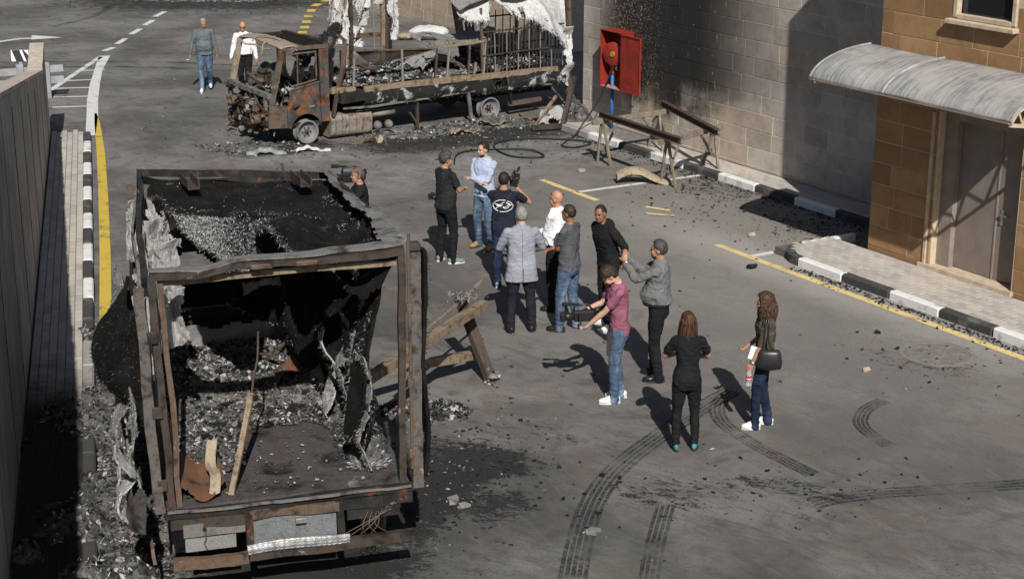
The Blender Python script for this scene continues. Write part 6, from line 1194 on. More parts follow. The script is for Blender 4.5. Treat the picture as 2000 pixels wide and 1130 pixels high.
def person(label, at_, face, h=1.75, skin='tan', hair='black', hairstyle='short', top='black', topstyle='tee', legs='jeans', shoes='black', feet=None, hands=None, hints=None, lean=0., side=0., twist=0., head=(0, 0), belly=0., woman=False, curl=(.5, .5), beard=None, tuck=False, glasses=False, belt=False, group='people gathered between the burnt trucks', sole='dark', hdir=(None, None), cap=False, fat=1.0):
    seed = int(abs(at_[0]) * 91 + at_[1] * 37) % 997
    root = thing('person', label, 'person', (at_[0], at_[1], 0), math.atan2(-face[0], face[1]), group)
    k = h / 1.75; S = lambda *p: Vector(p) * k
    feet = feet or ((-.11, .0, .25), (.11, .02, -.2)); hands = hands or ((-.27, .06, .8), (.27, .06, .8)); hints = hints or ((-.6, -.8, -.1), (.6, -.8, -.1))
    fat = fat * (.93 if woman else 1.0)
    pelv = Vector(((feet[0][0] + feet[1][0]) / 2, (feet[0][1] + feet[1][1]) / 2 + .0, .95))
    RT = Matrix.Rotation(twist, 3, 'Z') @ Matrix.Rotation(side, 3, 'Y') @ Matrix.Rotation(-lean, 3, 'X')
    def TT(x, y, z):
        f = min(1, max(0, (z - .9) / .25)); p = Vector((x, y, z - .95)); q = RT @ p
        return (pelv + p.lerp(q, f)) * k
    XA = RT @ V(1, 0, 0); YA = RT @ V(0, 1, 0)
    def ring(z, rx, ry, dy=0, n=24, ex=2.4):
        c = TT(0, dy, z); f = min(1, max(0, (z - .9) / .25)); X = V(1, 0, 0).lerp(XA, f); Y = V(0, 1, 0).lerp(YA, f); out = []
        for i in range(n):
            a = 2 * math.pi * i / n; ca, sa = math.cos(a), math.sin(a); e = 2 / ex
            out.append(c + (X * math.copysign(abs(ca) ** e, ca) * rx + Y * math.copysign(abs(sa) ** e, sa) * ry) * k)
        return out
    sw = .158 if woman else .178
    shl = [TT(-sw, -.01, 1.415), TT(sw, -.01, 1.415)]
    rings0 = [(.84, .15, .1, -.01), (.93, .165, .112, -.012), (1.02, .15, .105, 0), (1.1, .14 if not woman else .122, .1, 0), (1.22, .152 if not woman else .137, .11, 0), (1.33, .168 if not woman else .148, .114, .004), (1.4, .168 if not woman else .15, .1, -.005), (1.455, .125, .075, -.012), (1.5, .062, .06, -.012)]
    # skin
    b = MB(); b.ring_loft([ring(z, rx * .86 * fat, ry * .86, dy) for z, rx, ry, dy in rings0])
    wr = []; el = []
    for i in (0, 1):
        sx = -1 if i == 0 else 1; e, t = ik(shl[i], TT(*hands[i]) if True else None, .285 * k, .255 * k, RT @ Vector(hints[i])); wr.append(t); el.append(e)
        m1 = shl[i].lerp(e, .45); m2 = e.lerp(t, .3)
        limb(b, [shl[i], m1, e], [.042 * k, .042 * k * fat, .036 * k]); limb(b, [e, m2, e.lerp(t, .7), t], [.036 * k, .039 * k * fat, .03 * k, .024 * k])
        # hand
        fd = (t - e).normalized(); hd = Vector(hdir[i]).normalized() if hdir[i] else fd
        lat = hd.cross(V(0, 0, 1));  lat = lat.normalized() if lat.length > .2 else V(0, 1, 0) ; pn = lat.cross(hd).normalized()
        inw = (TT(0, .3, 1.1) - t); lat = lat if abs(hd.z) < .75 else V(0, 1, 0) - hd * hd.y
        lat.normalize(); pn = hd.cross(lat).normalized(); pn = pn if pn.dot(inw) > 0 else -pn
        pc = t + hd * .05 * k; rm = Matrix((lat, pn, hd)).transposed(); b.ell(pc, (.042 * k, .018 * k, .055 * k), rm, 10, 6)
        c_ = curl[i]
        for j, (off, ln) in enumerate(((-.031, .066), (-.011, .076), (.011, .072), (.03, .058))):
            base = t + (hd * .088 + lat * off) * k; d1 = (hd * math.cos(c_ * .9) + pn * math.sin(c_ * .9)).normalized(); d2 = (hd * math.cos(c_ * 2.1) + pn * math.sin(c_ * 2.1)).normalized()
            p1 = base + d1 * ln * .52 * k; b.tube([base - hd * .02, base, p1, p1 + d2 * ln * .48 * k], [.0095 * k] * 3 + [.0075 * k], 7)
        tl = lat * (1 if lat.y > -.1 else -1); tb = t + (hd * .03 + tl * .03) * k; b.tube([tb, tb + (hd * .6 + tl * .8 + pn * .3).normalized() * .035 * k, tb + (hd * 1.0 + tl * .8 + pn * .6).normalized() * .065 * k], [.013 * k, .011 * k, .009 * k], 7)
    hips = [(pelv + V(-.088, 0, -.04)) * k, (pelv + V(.088, 0, -.04)) * k]; kn = []; an = []
    for i in (0, 1):
        fx, fy, yw = feet[i][:3]; fz = feet[i][3] if len(feet[i]) > 3 else 0
        A = Vector((fx, fy, .085 + fz)) * k; kh = Vector((math.sin(-yw) * .5, 1, 0)); e, t = ik(hips[i], A, .4155 * k, .4155 * k, kh); kn.append(e); an.append(t)
        limb(b, [hips[i], hips[i].lerp(e, .5), e], [.075 * k, .066 * k, .048 * k]); limb(b, [e, e.lerp(t, .3), e.lerp(t, .75), t], [.046 * k, .05 * k, .036 * k, .031 * k])
    # head
    Rh = RT @ Matrix.Rotation(head[0], 3, 'Z') @ Matrix.Rotation(head[1], 3, 'X')
    nb = TT(0, -.012, 1.49); hc_ = TT(0, .0, 1.515) + Rh @ S(0, .012, .105)
    HP = lambda x, y, z: hc_ + Rh @ S(x, y, z)
    limb(b, [nb, HP(0, -.015, -.05)], [.056 * k, .05 * k] if not woman else [.047 * k, .042 * k])
    E3 = lambda c, r: b.ell(HP(*c), tuple(x * k for x in r), Rh, 14, 10)
    E3((0, -.008, .028), (.073, .092, .098)); E3((0, .03, -.045), (.056, .064, .066)); E3((0, .066, -.083), (.026, .022, .02)); E3((0, .097, -.017), (.013, .017, .016)); E3((0, .088, .004), (.009, .012, .026)); E3((0, .074, .026), (.052, .014, .012))
    for sx in (-1, 1): E3((sx * .034, .068, -.022), (.022, .02, .02)); E3((sx * .073, -.006, -.006), (.01, .022, .03))
    bake(b, 'body', SKIN[skin], root, .0095, 3)
    # face details
    q = MB()
    for sx in (-1, 1): q.ell(HP(sx * .03, .083, .008), (.012 * k, .005 * k, .006 * k), Rh, 8, 6)
    q.build('eyes', M['eye'], root)
    q = MB(); q.ell(HP(0, .091, -.056), (.021 * k, .006 * k, .006 * k), Rh, 8, 6); q.build('mouth', M['lip'], root)
    hm = HAIR[hair]
    q = MB()
    for sx in (-1, 1): q.box(HP(sx * .031, .088, .026), (.034 * k, .008 * k, .009 * k), Rh)
    q.build('eyebrows', hm if hairstyle != 'bald' else HAIR['dark'], root)
    if glasses:
        q = MB(); zz, yy = (.012, .094) if glasses == 1 else (.085, .055)
        for sx in (-1, 1): q.box(HP(sx * .032, yy, zz), (.044 * k, .005 * k, .026 * k), Rh); q.tube([HP(sx * .054, yy, zz), HP(sx * .075, yy - .1, zz - (.0 if glasses == 1 else .06))], .003 * k, 5)
        q.build('glasses', M['blackp'], root)
    def haircap(t, front, back, sidez, lump, mat, name='hair', nz=60, seed2=0):
        def f(u, v):
            a = (u * 2 - 1) * math.pi; e = v * math.pi / 2 * 1.75 - math.pi / 2 * .75   # azimuth from the face, elevation
            d = np.stack([np.sin(a) * np.cos(e), np.cos(a) * np.cos(e), np.sin(e)], 1)
            nn = fbm(d * 3.0, 1.6, seed + seed2, 3); f2 = vnoise(d * np.array([26, 26, 12.]), 1.0, seed + 5)
            r = 1 + (t + lump * (nn * .5 + .5) + lump * .3 * f2) / .085
            P = d * np.array([.073, .092, .098]) * r[:, None] + np.array([0, -.008, .028]); Rm = np.array(Rh) 
            return (P * k) @ Rm.T + np.array(hc_)
        def keep(u, v):
            a = np.abs(u * 2 - 1); e = (v * 90 * 1.75 - 90 * .75); lim = np.interp(a, [0, .22, .36, .5, .62, 1], [front, front, sidez, sidez - 6, back, back - 4]); return e > lim + 5 * np.sin(u * 90)
        sheet(f, 56, 34, keep, .004).build(name, mat, root, True)
    if hairstyle == 'short': haircap(.003, 42, -32, 8, .006, hm)
    elif hairstyle == 'buzz': haircap(.0015, 46, -28, 12, .002, hm)
    elif hairstyle == 'full': haircap(.006, 36, -40, 4, .02, hm)
    elif hairstyle == 'fringe': haircap(.003, 75, -30, 20, .006, hm)
    elif hairstyle == 'stub': haircap(.001, 52, -28, 14, .001, hm)
    elif hairstyle in ('long', 'curly'):
        haircap(.007, 46, -70, -38, .012 if hairstyle == 'long' else .03, hm)
        Lh = .42 if hairstyle == 'long' else .27; q = MB(); rr = np.random.default_rng(seed); rows = 22
        for s_ in range(330):
            a = rr.uniform(-1.0, 1.0) * (1.9 if hairstyle == 'long' else 2.1); pts = []; L = Lh * rr.uniform(.7, 1.12); dr = rr.uniform(.75, 1.08)
            x0, y0 = math.sin(a) * .078 * dr, -math.cos(a) * .095 * dr - .008; ph = rr.uniform(0, 6); amp = .004 if hairstyle == 'long' else .018; fr = 14 if hairstyle == 'long' else 55
            base = HP(x0, y0, .03 + .03 * rr.random()); out = Rh @ V(math.sin(a), -math.cos(a), 0)
            for t in np.linspace(0, 1, 9):
                z = -L * t * k; spread = .028 * math.sin(min(1, t * 1.6) * 1.57) * (1 if hairstyle == 'long' else 1.5) - .03 * max(0, t - .6)
                p = base + out * spread * k + V(0, 0, z) + out.cross(V(0, 0, 1)) * amp * math.sin(ph + t * L * fr) + out * amp * math.cos(ph + t * L * fr)
                pts.append(p)
            q.tube(pts, [.009, .0095, .0095, .0095, .0095, .009, .008, .006, .003], 4)
        q.build('hair_lengths', hm, root, True)
    if beard: 
        def f(u, v):
            a = (u * 2 - 1) * 1.75; e = -1.2 + v * 1.25
            d = np.stack([np.sin(a) * np.cos(e), np.cos(a) * np.cos(e), np.sin(e)], 1); P = d * np.array([.059, .067, .069]) + np.array([0, .031, -.045]); return (P * k) @ np.array(Rh).T + np.array(hc_)
        sheet(f, 30, 18, lambda u, v: (v < .78 - .4 * np.cos((u - .5) * 3.1) ** 8 * 0 + .0) & ~((np.abs(u - .5) < .12) & (v > .5)), .002).build('beard', HAIR[beard], root, True)
    if cap:
        q = MB(); q.ell(HP(.0, -.075, .0), (.088 * k, .05 * k, .09 * k), Rh, 14, 8); q.tube([HP(-.082, 0, 0), HP(-.07, 0, .085), HP(0, 0, .135), HP(.07, 0, .085), HP(.082, 0, 0)], .009 * k, 6); q.build('headphones', M['blackp'], root, True)
    # trousers
    tm = CL[legs]; b = MB(); loose = 1.12 if woman else 1.18
    b.ring_loft([ring(.99, .158 * fat, .112 + belly * .4), ring(.93, .172 * fat, .122), ring(.86, .172 * fat, .12, -.008), ring(.8, .15 * fat, .105, -.008)])
    for i in (0, 1):
        hh, e, t = hips[i], kn[i], an[i]; fl = .058 if legs not in ('jeans_d',) else .066
        end = t + V(0, 0, -.055 if not (woman and legs == 'trousers') else .02) * k
        limb(b, [hh, hh.lerp(e, .35), hh.lerp(e, .75), e, e.lerp(t, .35), e.lerp(t, .75), end], [x * k * loose * (fat ** .5) for x in (.084, .08, .066, .056, .056, .05, fl * .85)], 16)
    zk = (.5 * k, .12 * k)
    def tfold(P, s=seed):
        f = folds(.014, s, (8, 8, 4))(P); cuff = np.exp(-((P[:, 2] - .16 * k) / .09) ** 2) * .005 * np.sin(P[:, 2] * 95 + 3 * vnoise(P * 6, 1, s)); kne = np.exp(-((P[:, 2] - .52 * k) / .12) ** 2) * .003 * np.sin(P[:, 2] * 70 + 4 * vnoise(P * 5, 1, s + 3))
        return f + cuff + kne
    bake(b, 'trousers', tm, root, .0125, 4, tfold)
    # shirt
    b = MB(); inf = {'tee': .012, 'shirt': .015, 'blazer': .018, 'hoodie': .022, 'blouse': .012}[topstyle]; hem = .985 if tuck else {'tee': .86, 'shirt': .87, 'blazer': .73, 'hoodie': .87, 'blouse': .84}[topstyle]
    rs = [(hem, (.165 if topstyle != 'blazer' else .188) * fat, .118 + belly * .5, 0)]
    for z, rx, ry, dy in rings0[1:-1]:
        if z > hem + .04: bl = belly * math.exp(-((z - 1.08) / .12) ** 2); rs.append((z, rx * fat + (.012 if 1 < z < 1.2 and not woman else 0) + bl * .5, ry + bl * .7, dy + bl * .5))
    rs.append((1.495, .078, .07, -.012)); b.ring_loft([ring(z, rx + inf, ry + inf, dy) for z, rx, ry, dy in rs])
    slv = {'tee': .62, 'shirt': 2, 'blazer': 2, 'hoodie': 2, 'blouse': 1.12}[topstyle]
    for i in (0, 1):
        s_, e, t = shl[i], el[i], wr[i]; g_ = inf - .012
        if slv <= 1: limb(b, [s_, s_.lerp(e, slv * .5), s_.lerp(e, slv)], [(.055 + g_) * k, (.057 + g_) * k * fat, (.06 + g_) * k])
        else:
            f_ = min(1, slv - 1); limb(b, [s_, s_.lerp(e, .5), e], [(.055 + g_) * k, (.055 + g_) * k * fat, (.048 + g_) * k]); limb(b, [e, e.lerp(t, .4 * f_), e.lerp(t, f_ * .97)], [(.05 + g_) * k, (.046 + g_) * k, (.037 + g_) * k])
    if topstyle in ('shirt', 'blazer'): b.lathe([(.066 * k, 0), (.07 * k, .03 * k), (.058 * k, .045 * k), (.05 * k, .03 * k)], TT(0, -.012, 1.475), RT @ V(0, .1, 1), 16)
    if topstyle == 'hoodie': b.ell(TT(0, -.1, 1.44), (.11 * k, .065 * k, .075 * k), RT, 14, 8); b.ell(TT(0, -.03, 1.48), (.09 * k, .07 * k, .045 * k), RT, 14, 8)
    shirt = bake(b, {'tee': 't_shirt', 'shirt': 'shirt', 'blazer': 'blazer', 'hoodie': 'hoodie', 'blouse': 'blouse'}[topstyle], CL[top], root, .0115, 3, folds(.021 if topstyle != 'blazer' else .011, seed + 9, (8, 8, 5.5)))
    if belt: q = MB(); q.ring_loft([ring(z, .172 * fat + belly * .15, .13 + belly * .45, belly * .2) for z in (.965, .968, .998, 1.0)]); q.build('belt', SH['black'], root, True)
    # shoes
    for i in (0, 1):
        fx, fy, yw = feet[i][:3]; fz = feet[i][3] if len(feet[i]) > 3 else 0; Rz = Matrix.Rotation(yw, 3, 'Z'); o = Vector((an[i].x, an[i].y, fz * k)); F = lambda x, y, z: o + Rz @ S(x, y, z); s9 = .9 if woman else 1.0
        b = MB(); b.ell(F(0, -.02, .055), (.039 * k * s9, .06 * k, .05 * k), Rz, 12, 8); b.ell(F(0, .11 * s9, .04), (.046 * k * s9, .085 * k * s9, .037 * k), Rz, 12, 8); b.ell(F(0, .04, .06), (.04 * k * s9, .075 * k, .045 * k), Rz, 12, 8)
        sd = bake(b, 'shoe', SH[shoes] if shoes in SH else SH['black'], root, .008, 3)
        b = MB(); out = [F(.042 * math.cos(a) * s9, (.055 + .135 * math.sin(a)) * s9, .001) for a in np.linspace(0, 2 * math.pi, 18)[:-1]]; b.prism(out, (0, 0, .026 * k)); b.build('sole', SH[sole], sd)
        if shoes == 'teal':
            q = MB(); q.ell(F(0, .06, .062), (.03, .05, .02), Rz, 10, 6); q.build('instep', SKIN[skin], sd)
    root['_'] = 0; del root['_']
    return root, dict(shirt=shirt, wr=wr, el=el, HP=HP, Rh=Rh, TT=TT, k=k, YA=YA, XA=XA, shl=shl, pelv=pelv)

def on_shirt(info, pts, frm, off=.006):
    """drop points (torso x,z) onto the shirt along a direction; used for prints and straps"""
    me = info['shirt'].data; t = BVHTree.FromPolygons([v.co for v in me.vertices], [p.vertices for p in me.polygons]); out = []
    for p in pts:
        o = info['TT'](*p) + frm * .6; loc, n, i, d = t.ray_cast(o, -frm)
        if loc: out.append(loc + n * off)
    return out
M['seam'] = plain('dark seam', (.09, .095, .11), .9)
def video_camera(label, loc, face, pitch=0, s=1.0, group='video cameras in use'):
    t = thing('video_camera', label, 'camera', loc, math.atan2(-face[0], face[1]), group); t.rotation_euler.x = pitch; t.scale = (s, s, s)
    q = MB(); q.box((0, -.03, 0), (.1, .26, .13), None, .015); q.box((.06, -.02, .0), (.03, .14, .1), None, .01); q.build('camera_body', M['cam'], t)
    q = MB(); q.lathe([(.0, .09), (.045, .09), (.045, .14), (.052, .15), (.052, .22), (.05, .22), (.044, .17), (0, .165)], (0, 0, .0), (0, 1, 0), 18); q.build('lens', M['cam'], t, True)
    q = MB(); q.box((0, .235, 0), (.13, .06, .095), None, .01); q.build('lens_hood', M['cam'], t)
    q = MB(); q.tube([(0, .1, .06), (0, .08, .13), (0, -.08, .14), (0, -.13, .07)], .014, 8); q.build('top_handle', M['cam'], t, True)
    q = MB(); q.tube([(.05, .02, .13), (.05, .16, .14)], .016, 10); q.tube([(.05, .14, .14), (.05, .23, .143)], .024, 10); q.build('microphone', M['foam'], t, True)
    q = MB(); q.tube([(-.02, -.14, .06), (-.02, -.22, .075)], [.03, .036], 10); q.build('viewfinder', M['cam'], t, True)
    q = MB(); q.box((-.1, .04, .02), (.09, .012, .065), None, .004); q.build('screen', M['cam'], t)
    q = MB(); q.box((.053, -.06, .05), (.006, .05, .012)); q.build('label_strip', M['orange_tag'], t)
    return t
M['cam'] = plain('black camera plastic', (.016, .016, .017), .4, 0, .2); M['foam'] = plain('foam cover', (.012, .012, .012), .95); M['orange_tag'] = plain('orange tag', (.75, .2, .04), .6)
def hand_pos(root, info, i, d=.08):
    wv = info['wr'][i]; f = (wv - info['el'][i]).normalized(); m = Matrix.Rotation(root.rotation_euler.z, 3, 'Z'); return root.location + m @ (wv + f * d)
def loc_(root, v): return root.location + Matrix.Rotation(root.rotation_euler.z, 3, 'Z') @ Vector(v)

FOLD = dict(hands=((.1, .2, 1.18), (-.09, .225, 1.13)), hints=((-.9, -.1, -.9), (.9, -.1, -.9)), curl=(.3, .3), hdir=((1, .15, .1), (-1, .2, .1)))
# walking pair
p, i_ = person('man in a grey long-sleeved shirt and blue jeans walking with a cigarette in hand', (-7.28, 39.77), (.12, -1), 1.74, 'tan', 'grey', 'short', 'greyshirt', 'shirt', 'jeans_l', 'white', ((-.1, -.25, .1, .06), (.08, .16, -.05)), ((-.3, -.02, .86), (.33, .08, .9)), None, .02, 0, .1, (.15, -.3), belly=.05, group='men walking on the road', sole='sole', fat=1.1)
c_ = hand_pos(p, i_, 1, .14); q = MB(); q.tube([(0, 0, 0), (-.07, -.02, .0)], .006, 6); o = q.build('cigarette', SH['white']); o.location = c_; tag(o, 'white cigarette held by the man in grey shirt and jeans', 'cigarette')
p, i_ = person('bald man with sunglasses, white shirt and black trousers walking behind the burnt cab', (-6.24, 39.2), (-.08, -1), 1.74, 'red', 'stub', 'bald', 'white', 'shirt', 'trousers', 'black', ((-.1, .12, .1), (.1, -.16, -.05, .04)), ((-.31, .03, .82), (.31, .1, .84)), None, .02, 0, 0, (.1, -.15), belly=.04, tuck=True, glasses=1, belt=True, group='men walking on the road', fat=1.08)
# camera man behind the truck
p, i_ = person('man in black t-shirt with headphones filming over the burnt truck roof', (-2.2, 24.45), (-.98, -.2), 1.74, 'tan', 'stub', 'stub', 'black', 'tee', 'jeans', 'white', ((-.13, .22, .1), (.12, -.1, -.2)), ((-.1, .3, 1.42), (.17, .36, 1.3)), ((-.7, -.2, -1), (.7, -.2, -1)), .03, 0, 0, (0, 0), glasses=2, cap=True, sole='sole')
video_camera('black shoulder video camera over the burnt truck roof held by the man with headphones', loc_(p, (.12, .2, 1.56)), (-.98, -.2), 0, 1.15)
person('bald man mostly hidden behind the burnt truck roof', (-3.62, 24.1), (-.3, 1), 1.69, 'red', 'stub', 'bald', 'blacktee', 'tee', 'trousers', 'black', tuck=False)
# black tee
p, i_ = person('man in black t-shirt and trousers with grey trainers and a slung camera', (-1.02, 25.35), (.72, .7), 1.77, 'tan', 'salt', 'full', 'blacktee', 'tee', 'trousers', 'grey', ((-.14, -.02, .3), (.12, .02, -.5)), ((-.04, .3, 1.12), (.06, .3, 1.14)), ((-.8, -.6, -.5), (.8, -.6, -.5)), 0, 0, -.1, (-.35, -.05), belly=.03, sole='sole', curl=(.9, .9))
st = on_shirt(i_, [(.1 - .22 * t, -.02, 1.46 - .36 * t) for t in np.linspace(0, 1, 14)], -i_['YA']); q = MB(); q.tube(st, .007, 5); q.build('camera_strap', M['blackp'], p)
sc_ = thing('stills_camera', 'small black stills camera slung at the hip of the man with grey trainers', 'camera', loc_(p, st[-1] + V(-.02, -.05, -.06)), .4); q = MB(); q.box((0, 0, 0), (.13, .06, .09), None, .01); q.box((0, 0, .05), (.05, .05, .03), None, .008); q.build('camera_body', M['cam'], sc_); q = MB(); q.tube([(0, -.02, 0), (0, -.1, 0)], .034, 14); q.build('lens', M['cam'], sc_, True)
# light blue
p, i_ = person('young man in light blue shirt with folded arms and tan boots', (-.42, 26.2), (-.55, -.83), 1.74, 'light', 'black', 'short', 'ltblue', 'shirt', 'jeans_l', 'tan', ((-.13, .05, .2), (.13, .02, -.2)), **FOLD, head=(-.35, -.05), beard='dark')
# navy tee
p, i_ = person('camera operator in navy t-shirt with a white wave emblem on its back', (-.12, 24.1), (.12, 1), 1.74, 'tan', 'black', 'short', 'navy', 'tee', 'jeans_d', 'grey', ((-.1, -.04, .1), (.1, .03, -.15)), ((-.02, .3, 1.5), (.2, .26, 1.42)), ((-.8, -.1, -.8), (.9, -.1, -.8)), 0, 0, 0, (-.1, 0), sole='sole', fat=1.1)
def ribbon(info, pts2, wd, root, nm, mat, frm):
    P = on_shirt(info, [(x, -.02, z) for x, z in pts2], frm, .007)
    q = MB(); q.tube(P, wd, 5); return q.build(nm, mat, root)
ribbon(i_, [(.145 * math.cos(a), 1.27 + .088 * math.sin(a)) for a in np.linspace(0, 2 * math.pi, 40)], .0055, p, 'print', M['whitep'], -i_['YA'])
for zc, sx in ((1.29, 1), (1.25, -1)):
    ribbon(i_, [(x, zc + .022 * math.sin(x * 38) * sx + x * .12) for x in np.linspace(-.125, .125, 26)], .0055, p, 'print', M['whitep'], -i_['YA'])
    ribbon(i_, [(x, zc + .018 + .018 * math.sin(x * 38 + .5) * sx + x * .1) for x in np.linspace(-.09, .1, 20)], .0045, p, 'print', M['whitep'], -i_['YA'])
st = on_shirt(i_, [(.12 - .3 * t, -.02, 1.45 - .45 * t) for t in np.linspace(0, 1, 14)], -i_['YA'], .01); q = MB(); q.tube(st, .013, 5); q.build('shoulder_strap', M['blackp'], p)
video_camera('black video camera raised beside the head of the operator in navy', loc_(p, (.12, .26, 1.56)), (.12, 1), 0, .95)
# blazer
p, i_ = person('grey-haired man in a light grey blazer and dark trousers seen from behind', (.13, 21.95), (-.12, 1), 1.77, 'light', 'grey', 'short', 'blazer', 'blazer', 'suit', 'black', ((-.15, 0, .25), (.15, .03, -.3)), ((-.1, .26, 1.1), (.12, .25, 1.08)), ((-1, -.3, -.5), (1, -.3, -.5)), 0, 0, 0, (.1, 0), fat=1.12)
st = on_shirt(i_, [(0, -.02, 1.44 - .7 * t) for t in np.linspace(0, 1, 24)], -i_['YA'], .0015); q = MB(); q.tube(st, .003, 4); q.build('back_seam', M['seam'], p)
st = on_shirt(i_, [(.012, -.02, .93 - .2 * t) for t in np.linspace(0, 1, 10)], -i_['YA'], .002); q = MB(); q.tube(st, .005, 4); q.build('back_vent', M['seam'], p)
# bald white shirt
person('bald man in a white shirt with glasses pushed up on his head', (.64, 22.95), (-.85, .52), 1.75, 'red', 'stub', 'bald', 'white', 'shirt', 'trousers', 'black', **FOLD, head=(.05, 0), tuck=True, glasses=2, belt=True, belly=.06)
# polo
person('man in slate grey polo and blue jeans standing with folded arms', (.76, 22.05), (-.88, .47), 1.78, 'brown', 'dark', 'buzz', 'polo', 'tee', 'jeans_l', 'black', ((-.13, .05, .15), (.14, -.08, -.35)), **FOLD, head=(-.05, 0), fat=1.05)
# hoodie
person('young man in a black hooded jacket leaning forward with hands behind him', (1.32, 22.2), (-.82, -.57), 1.76, 'brown', 'black', 'buzz', 'black', 'hoodie', 'trousers', 'white', ((-.15, .08, .2), (.14, -.08, -.3)), ((-.22, -.1, .95), (.22, -.12, .95)), ((-1, -.3, 0), (1, -.4, 0)), .18, .05, 0, (.35, .05), sole='sole')
# phone man
p, i_ = person('man in grey checked shirt and black trousers raising a phone to his face', (1.85, 20.1), (-.95, .25), 1.83, 'tan', 'salt', 'short', 'check', 'shirt', 'trousers', 'black', ((-.1, -.02, .2), (.12, .06, -.2)), ((-.07, .4, 1.46), (.09, .41, 1.47)), ((-.45, .1, -1), (.45, .1, -1)), 0, 0, 0, (0, -.02), belly=.09, tuck=True, belt=True, beard='salt', hdir=((.3, .25, 1), (-.3, .25, 1)), fat=1.08)
ph = MB().box((0, 0, 0), (.15, .01, .075), None, .004).build('phone', M['cam']); ph.location = loc_(p, (i_['wr'][0] + i_['wr'][1]) / 2 + V(0, .04, .1)); ph.rotation_euler = (0, 0, p.rotation_euler.z); tag(ph, 'dark phone held up by the man in the checked shirt', 'phone')
q = MB(); d = (i_['wr'][0] - i_['el'][0]).normalized(); q.lathe([(.04, -.012), (.043, 0), (.04, .012)], i_['wr'][0] - d * .01, d, 14); q.build('wrist_watch', M['chrome'], p)
# mauve
p, i_ = person('young camera operator in mauve t-shirt, jeans and white trainers looking down', (1.28, 19.35), (-.98, -.05), 1.77, 'light', 'dark', 'full', 'mauve', 'tee', 'jeans_l', 'white', ((-.09, .04, .1), (.1, -.06, -.1)), ((-.1, .36, 1.02), (.1, .4, 1.14)), ((-.5, -.4, -1), (.6, -.4, -.8)), .06, 0, 0, (.05, -.75), beard='dark', sole='sole', curl=(.9, .9))
video_camera('black video camera held low by the operator in mauve', loc_(p, (0, .44, 1.1)), (-.98, -.05), -.05, 1.0)
st = on_shirt(i_, [(-.06, .02, 1.47 - .5 * t) for t in np.linspace(0, 1, 10)], -i_['XA'], .008)
q = MB(); q.box(loc_(p, (-.12, .12, .78)) - p.location, (.03, .05, .3), Matrix.Rotation(p.rotation_euler.z, 3, 'Z')); o = q.build('hanging_strap', M['blackp']); o.location = p.location; tag(o, 'black strap dangling in front of the operator in mauve', 'strap')
# woman in black
p, i_ = person('long-haired woman in black t-shirt and black trousers with teal sandals', (1.96, 17.78), (.02, 1), 1.64, 'tan', 'brown', 'long', 'black', 'tee', 'trousers', 'teal', ((-.11, 0, .15), (.12, .03, -.25)), ((-.12, .3, 1.13), (.1, .3, 1.12)), ((-1, -.5, -.6), (1, -.5, -.6)), 0, 0, 0, (.3, -.2), woman=True, fat=1.04)
ph = MB().box((0, 0, 0), (.07, .012, .14), None, .004).build('phone', M['cam']); ph.location = loc_(p, (i_['wr'][0]) + V(0, .1, .05)); ph.rotation_euler = (.5, 0, p.rotation_euler.z); tag(ph, 'phone held by the long-haired woman in black', 'phone')
# woman in olive
p, i_ = person('curly-haired woman in an olive blouse and dark jeans carrying a handbag', (2.92, 18.5), (-.97, .12), 1.64, 'tan', 'auburn', 'curly', 'olive', 'blouse', 'jeans_d', 'white', ((-.09, .07, .1), (.1, -.09, -.15)), ((-.24, .17, .86), (.2, .2, 1.0)), ((-.5, -1, 0), (.5, -1, 0)), 0, 0, 0, (.1, -.1), woman=True, sole='sole', curl=(1.1, 1.1), glasses=2, fat=1.08)
M['bag'] = plain('black leather bag', (.02, .02, .021), .35, 0, .2)
bag = thing('handbag', 'black leather handbag at the hip of the woman in olive', 'handbag', loc_(p, (-.235, -.06, .8)), p.rotation_euler.z)
q = MB(); rg = []
for z, a, b_ in ((0, .07, .03), (.02, .14, .055), (.1, .15, .06), (.2, .13, .045), (.24, .11, .02)): rg.append([V(math.cos(t) * b_, math.copysign(abs(math.sin(t)) ** .6, math.sin(t)) * a, z) for t in np.linspace(0, 2 * math.pi, 21)[:-1]])
q.ring_loft(rg); q.build('bag_body', M['bag'], bag, True)
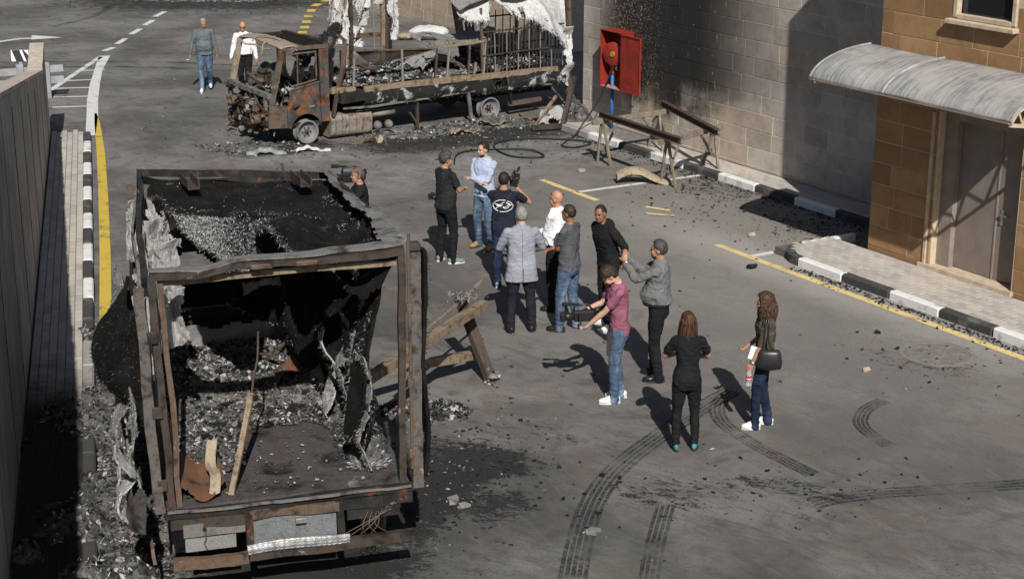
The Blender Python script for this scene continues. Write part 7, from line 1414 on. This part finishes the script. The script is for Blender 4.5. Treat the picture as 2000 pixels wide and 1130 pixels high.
sh_ = i_['shl'][0] + V(-.03, -.0, .07); inv = Matrix.Rotation(0, 3, 'Z'); rel = lambda v: Vector(v) - V(-.235, -.06, .8)
q = MB()
for yy in (-.09, .09): q.tube(spline([(0, yy, .2), rel(sh_ + V(-.06, yy * .35, -.28)), rel(sh_ + V(-.03, yy * .2, -.06)), rel(sh_ + V(.02, 0, .01))], 6), .012, 6)
q.build('strap', M['bag'], bag, True)
bt = thing('water_bottle', 'clear plastic water bottle with red and white label held by the woman in olive', 'bottle', hand_pos(p, i_, 0, .07), 0)
M['plastic'] = (lambda g: (g.b.inputs['Transmission Weight'].__setattr__('default_value', .75), g.b.inputs['IOR'].__setattr__('default_value', 1.2), g.done((.8, .85, .9), .12, 0, .5))[-1])(G('clear plastic'))
M['lab_r'] = plain('red label', (.55, .03, .04), .5); M['lab_w'] = plain('white label', (.75, .75, .75), .5)
q = MB(); q.lathe([(0, -.2), (.03, -.2), (.033, -.19), (.033, -.06), (.028, -.03), (.013, 0), (.013, .02), (0, .02)], (0, 0, 0), (0, 0, 1), 16); q.build('bottle_body', M['plastic'], bt, True)
q = MB(); q.lathe([(.0345, -.13), (.0345, -.075)], (0, 0, 0), (0, 0, 1), 16); q.build('label', M['lab_r'], bt, True)
q = MB(); q.lathe([(.0352, -.115), (.0352, -.105)], (0, 0, 0), (0, 0, 1), 16); q.build('label_band', M['lab_w'], bt, True)
q = MB(); q.lathe([(0, .035), (.015, .035), (.016, .02), (.016, .01)], (0, 0, 0), (0, 0, 1), 12); q.build('cap', M['lab_r'], bt, True)
q = MB(); d = (i_['wr'][0] - i_['el'][0]).normalized(); q.lathe([(.034, -.008), (.037, 0), (.034, .008)], i_['wr'][0] - d * .02, d, 14); q.build('bracelet', M['chrome'], p)
nb_ = MB().box((0, 0, 0), (.012, .1, .16), None, .003).build('notebook', M['lab_w']); nb_.location = loc_(p, (-.2, .12, .98)); nb_.rotation_euler = (.25, 0, p.rotation_euler.z); tag(nb_, 'pale notebook tucked between arm and handbag of the woman in olive', 'notebook')
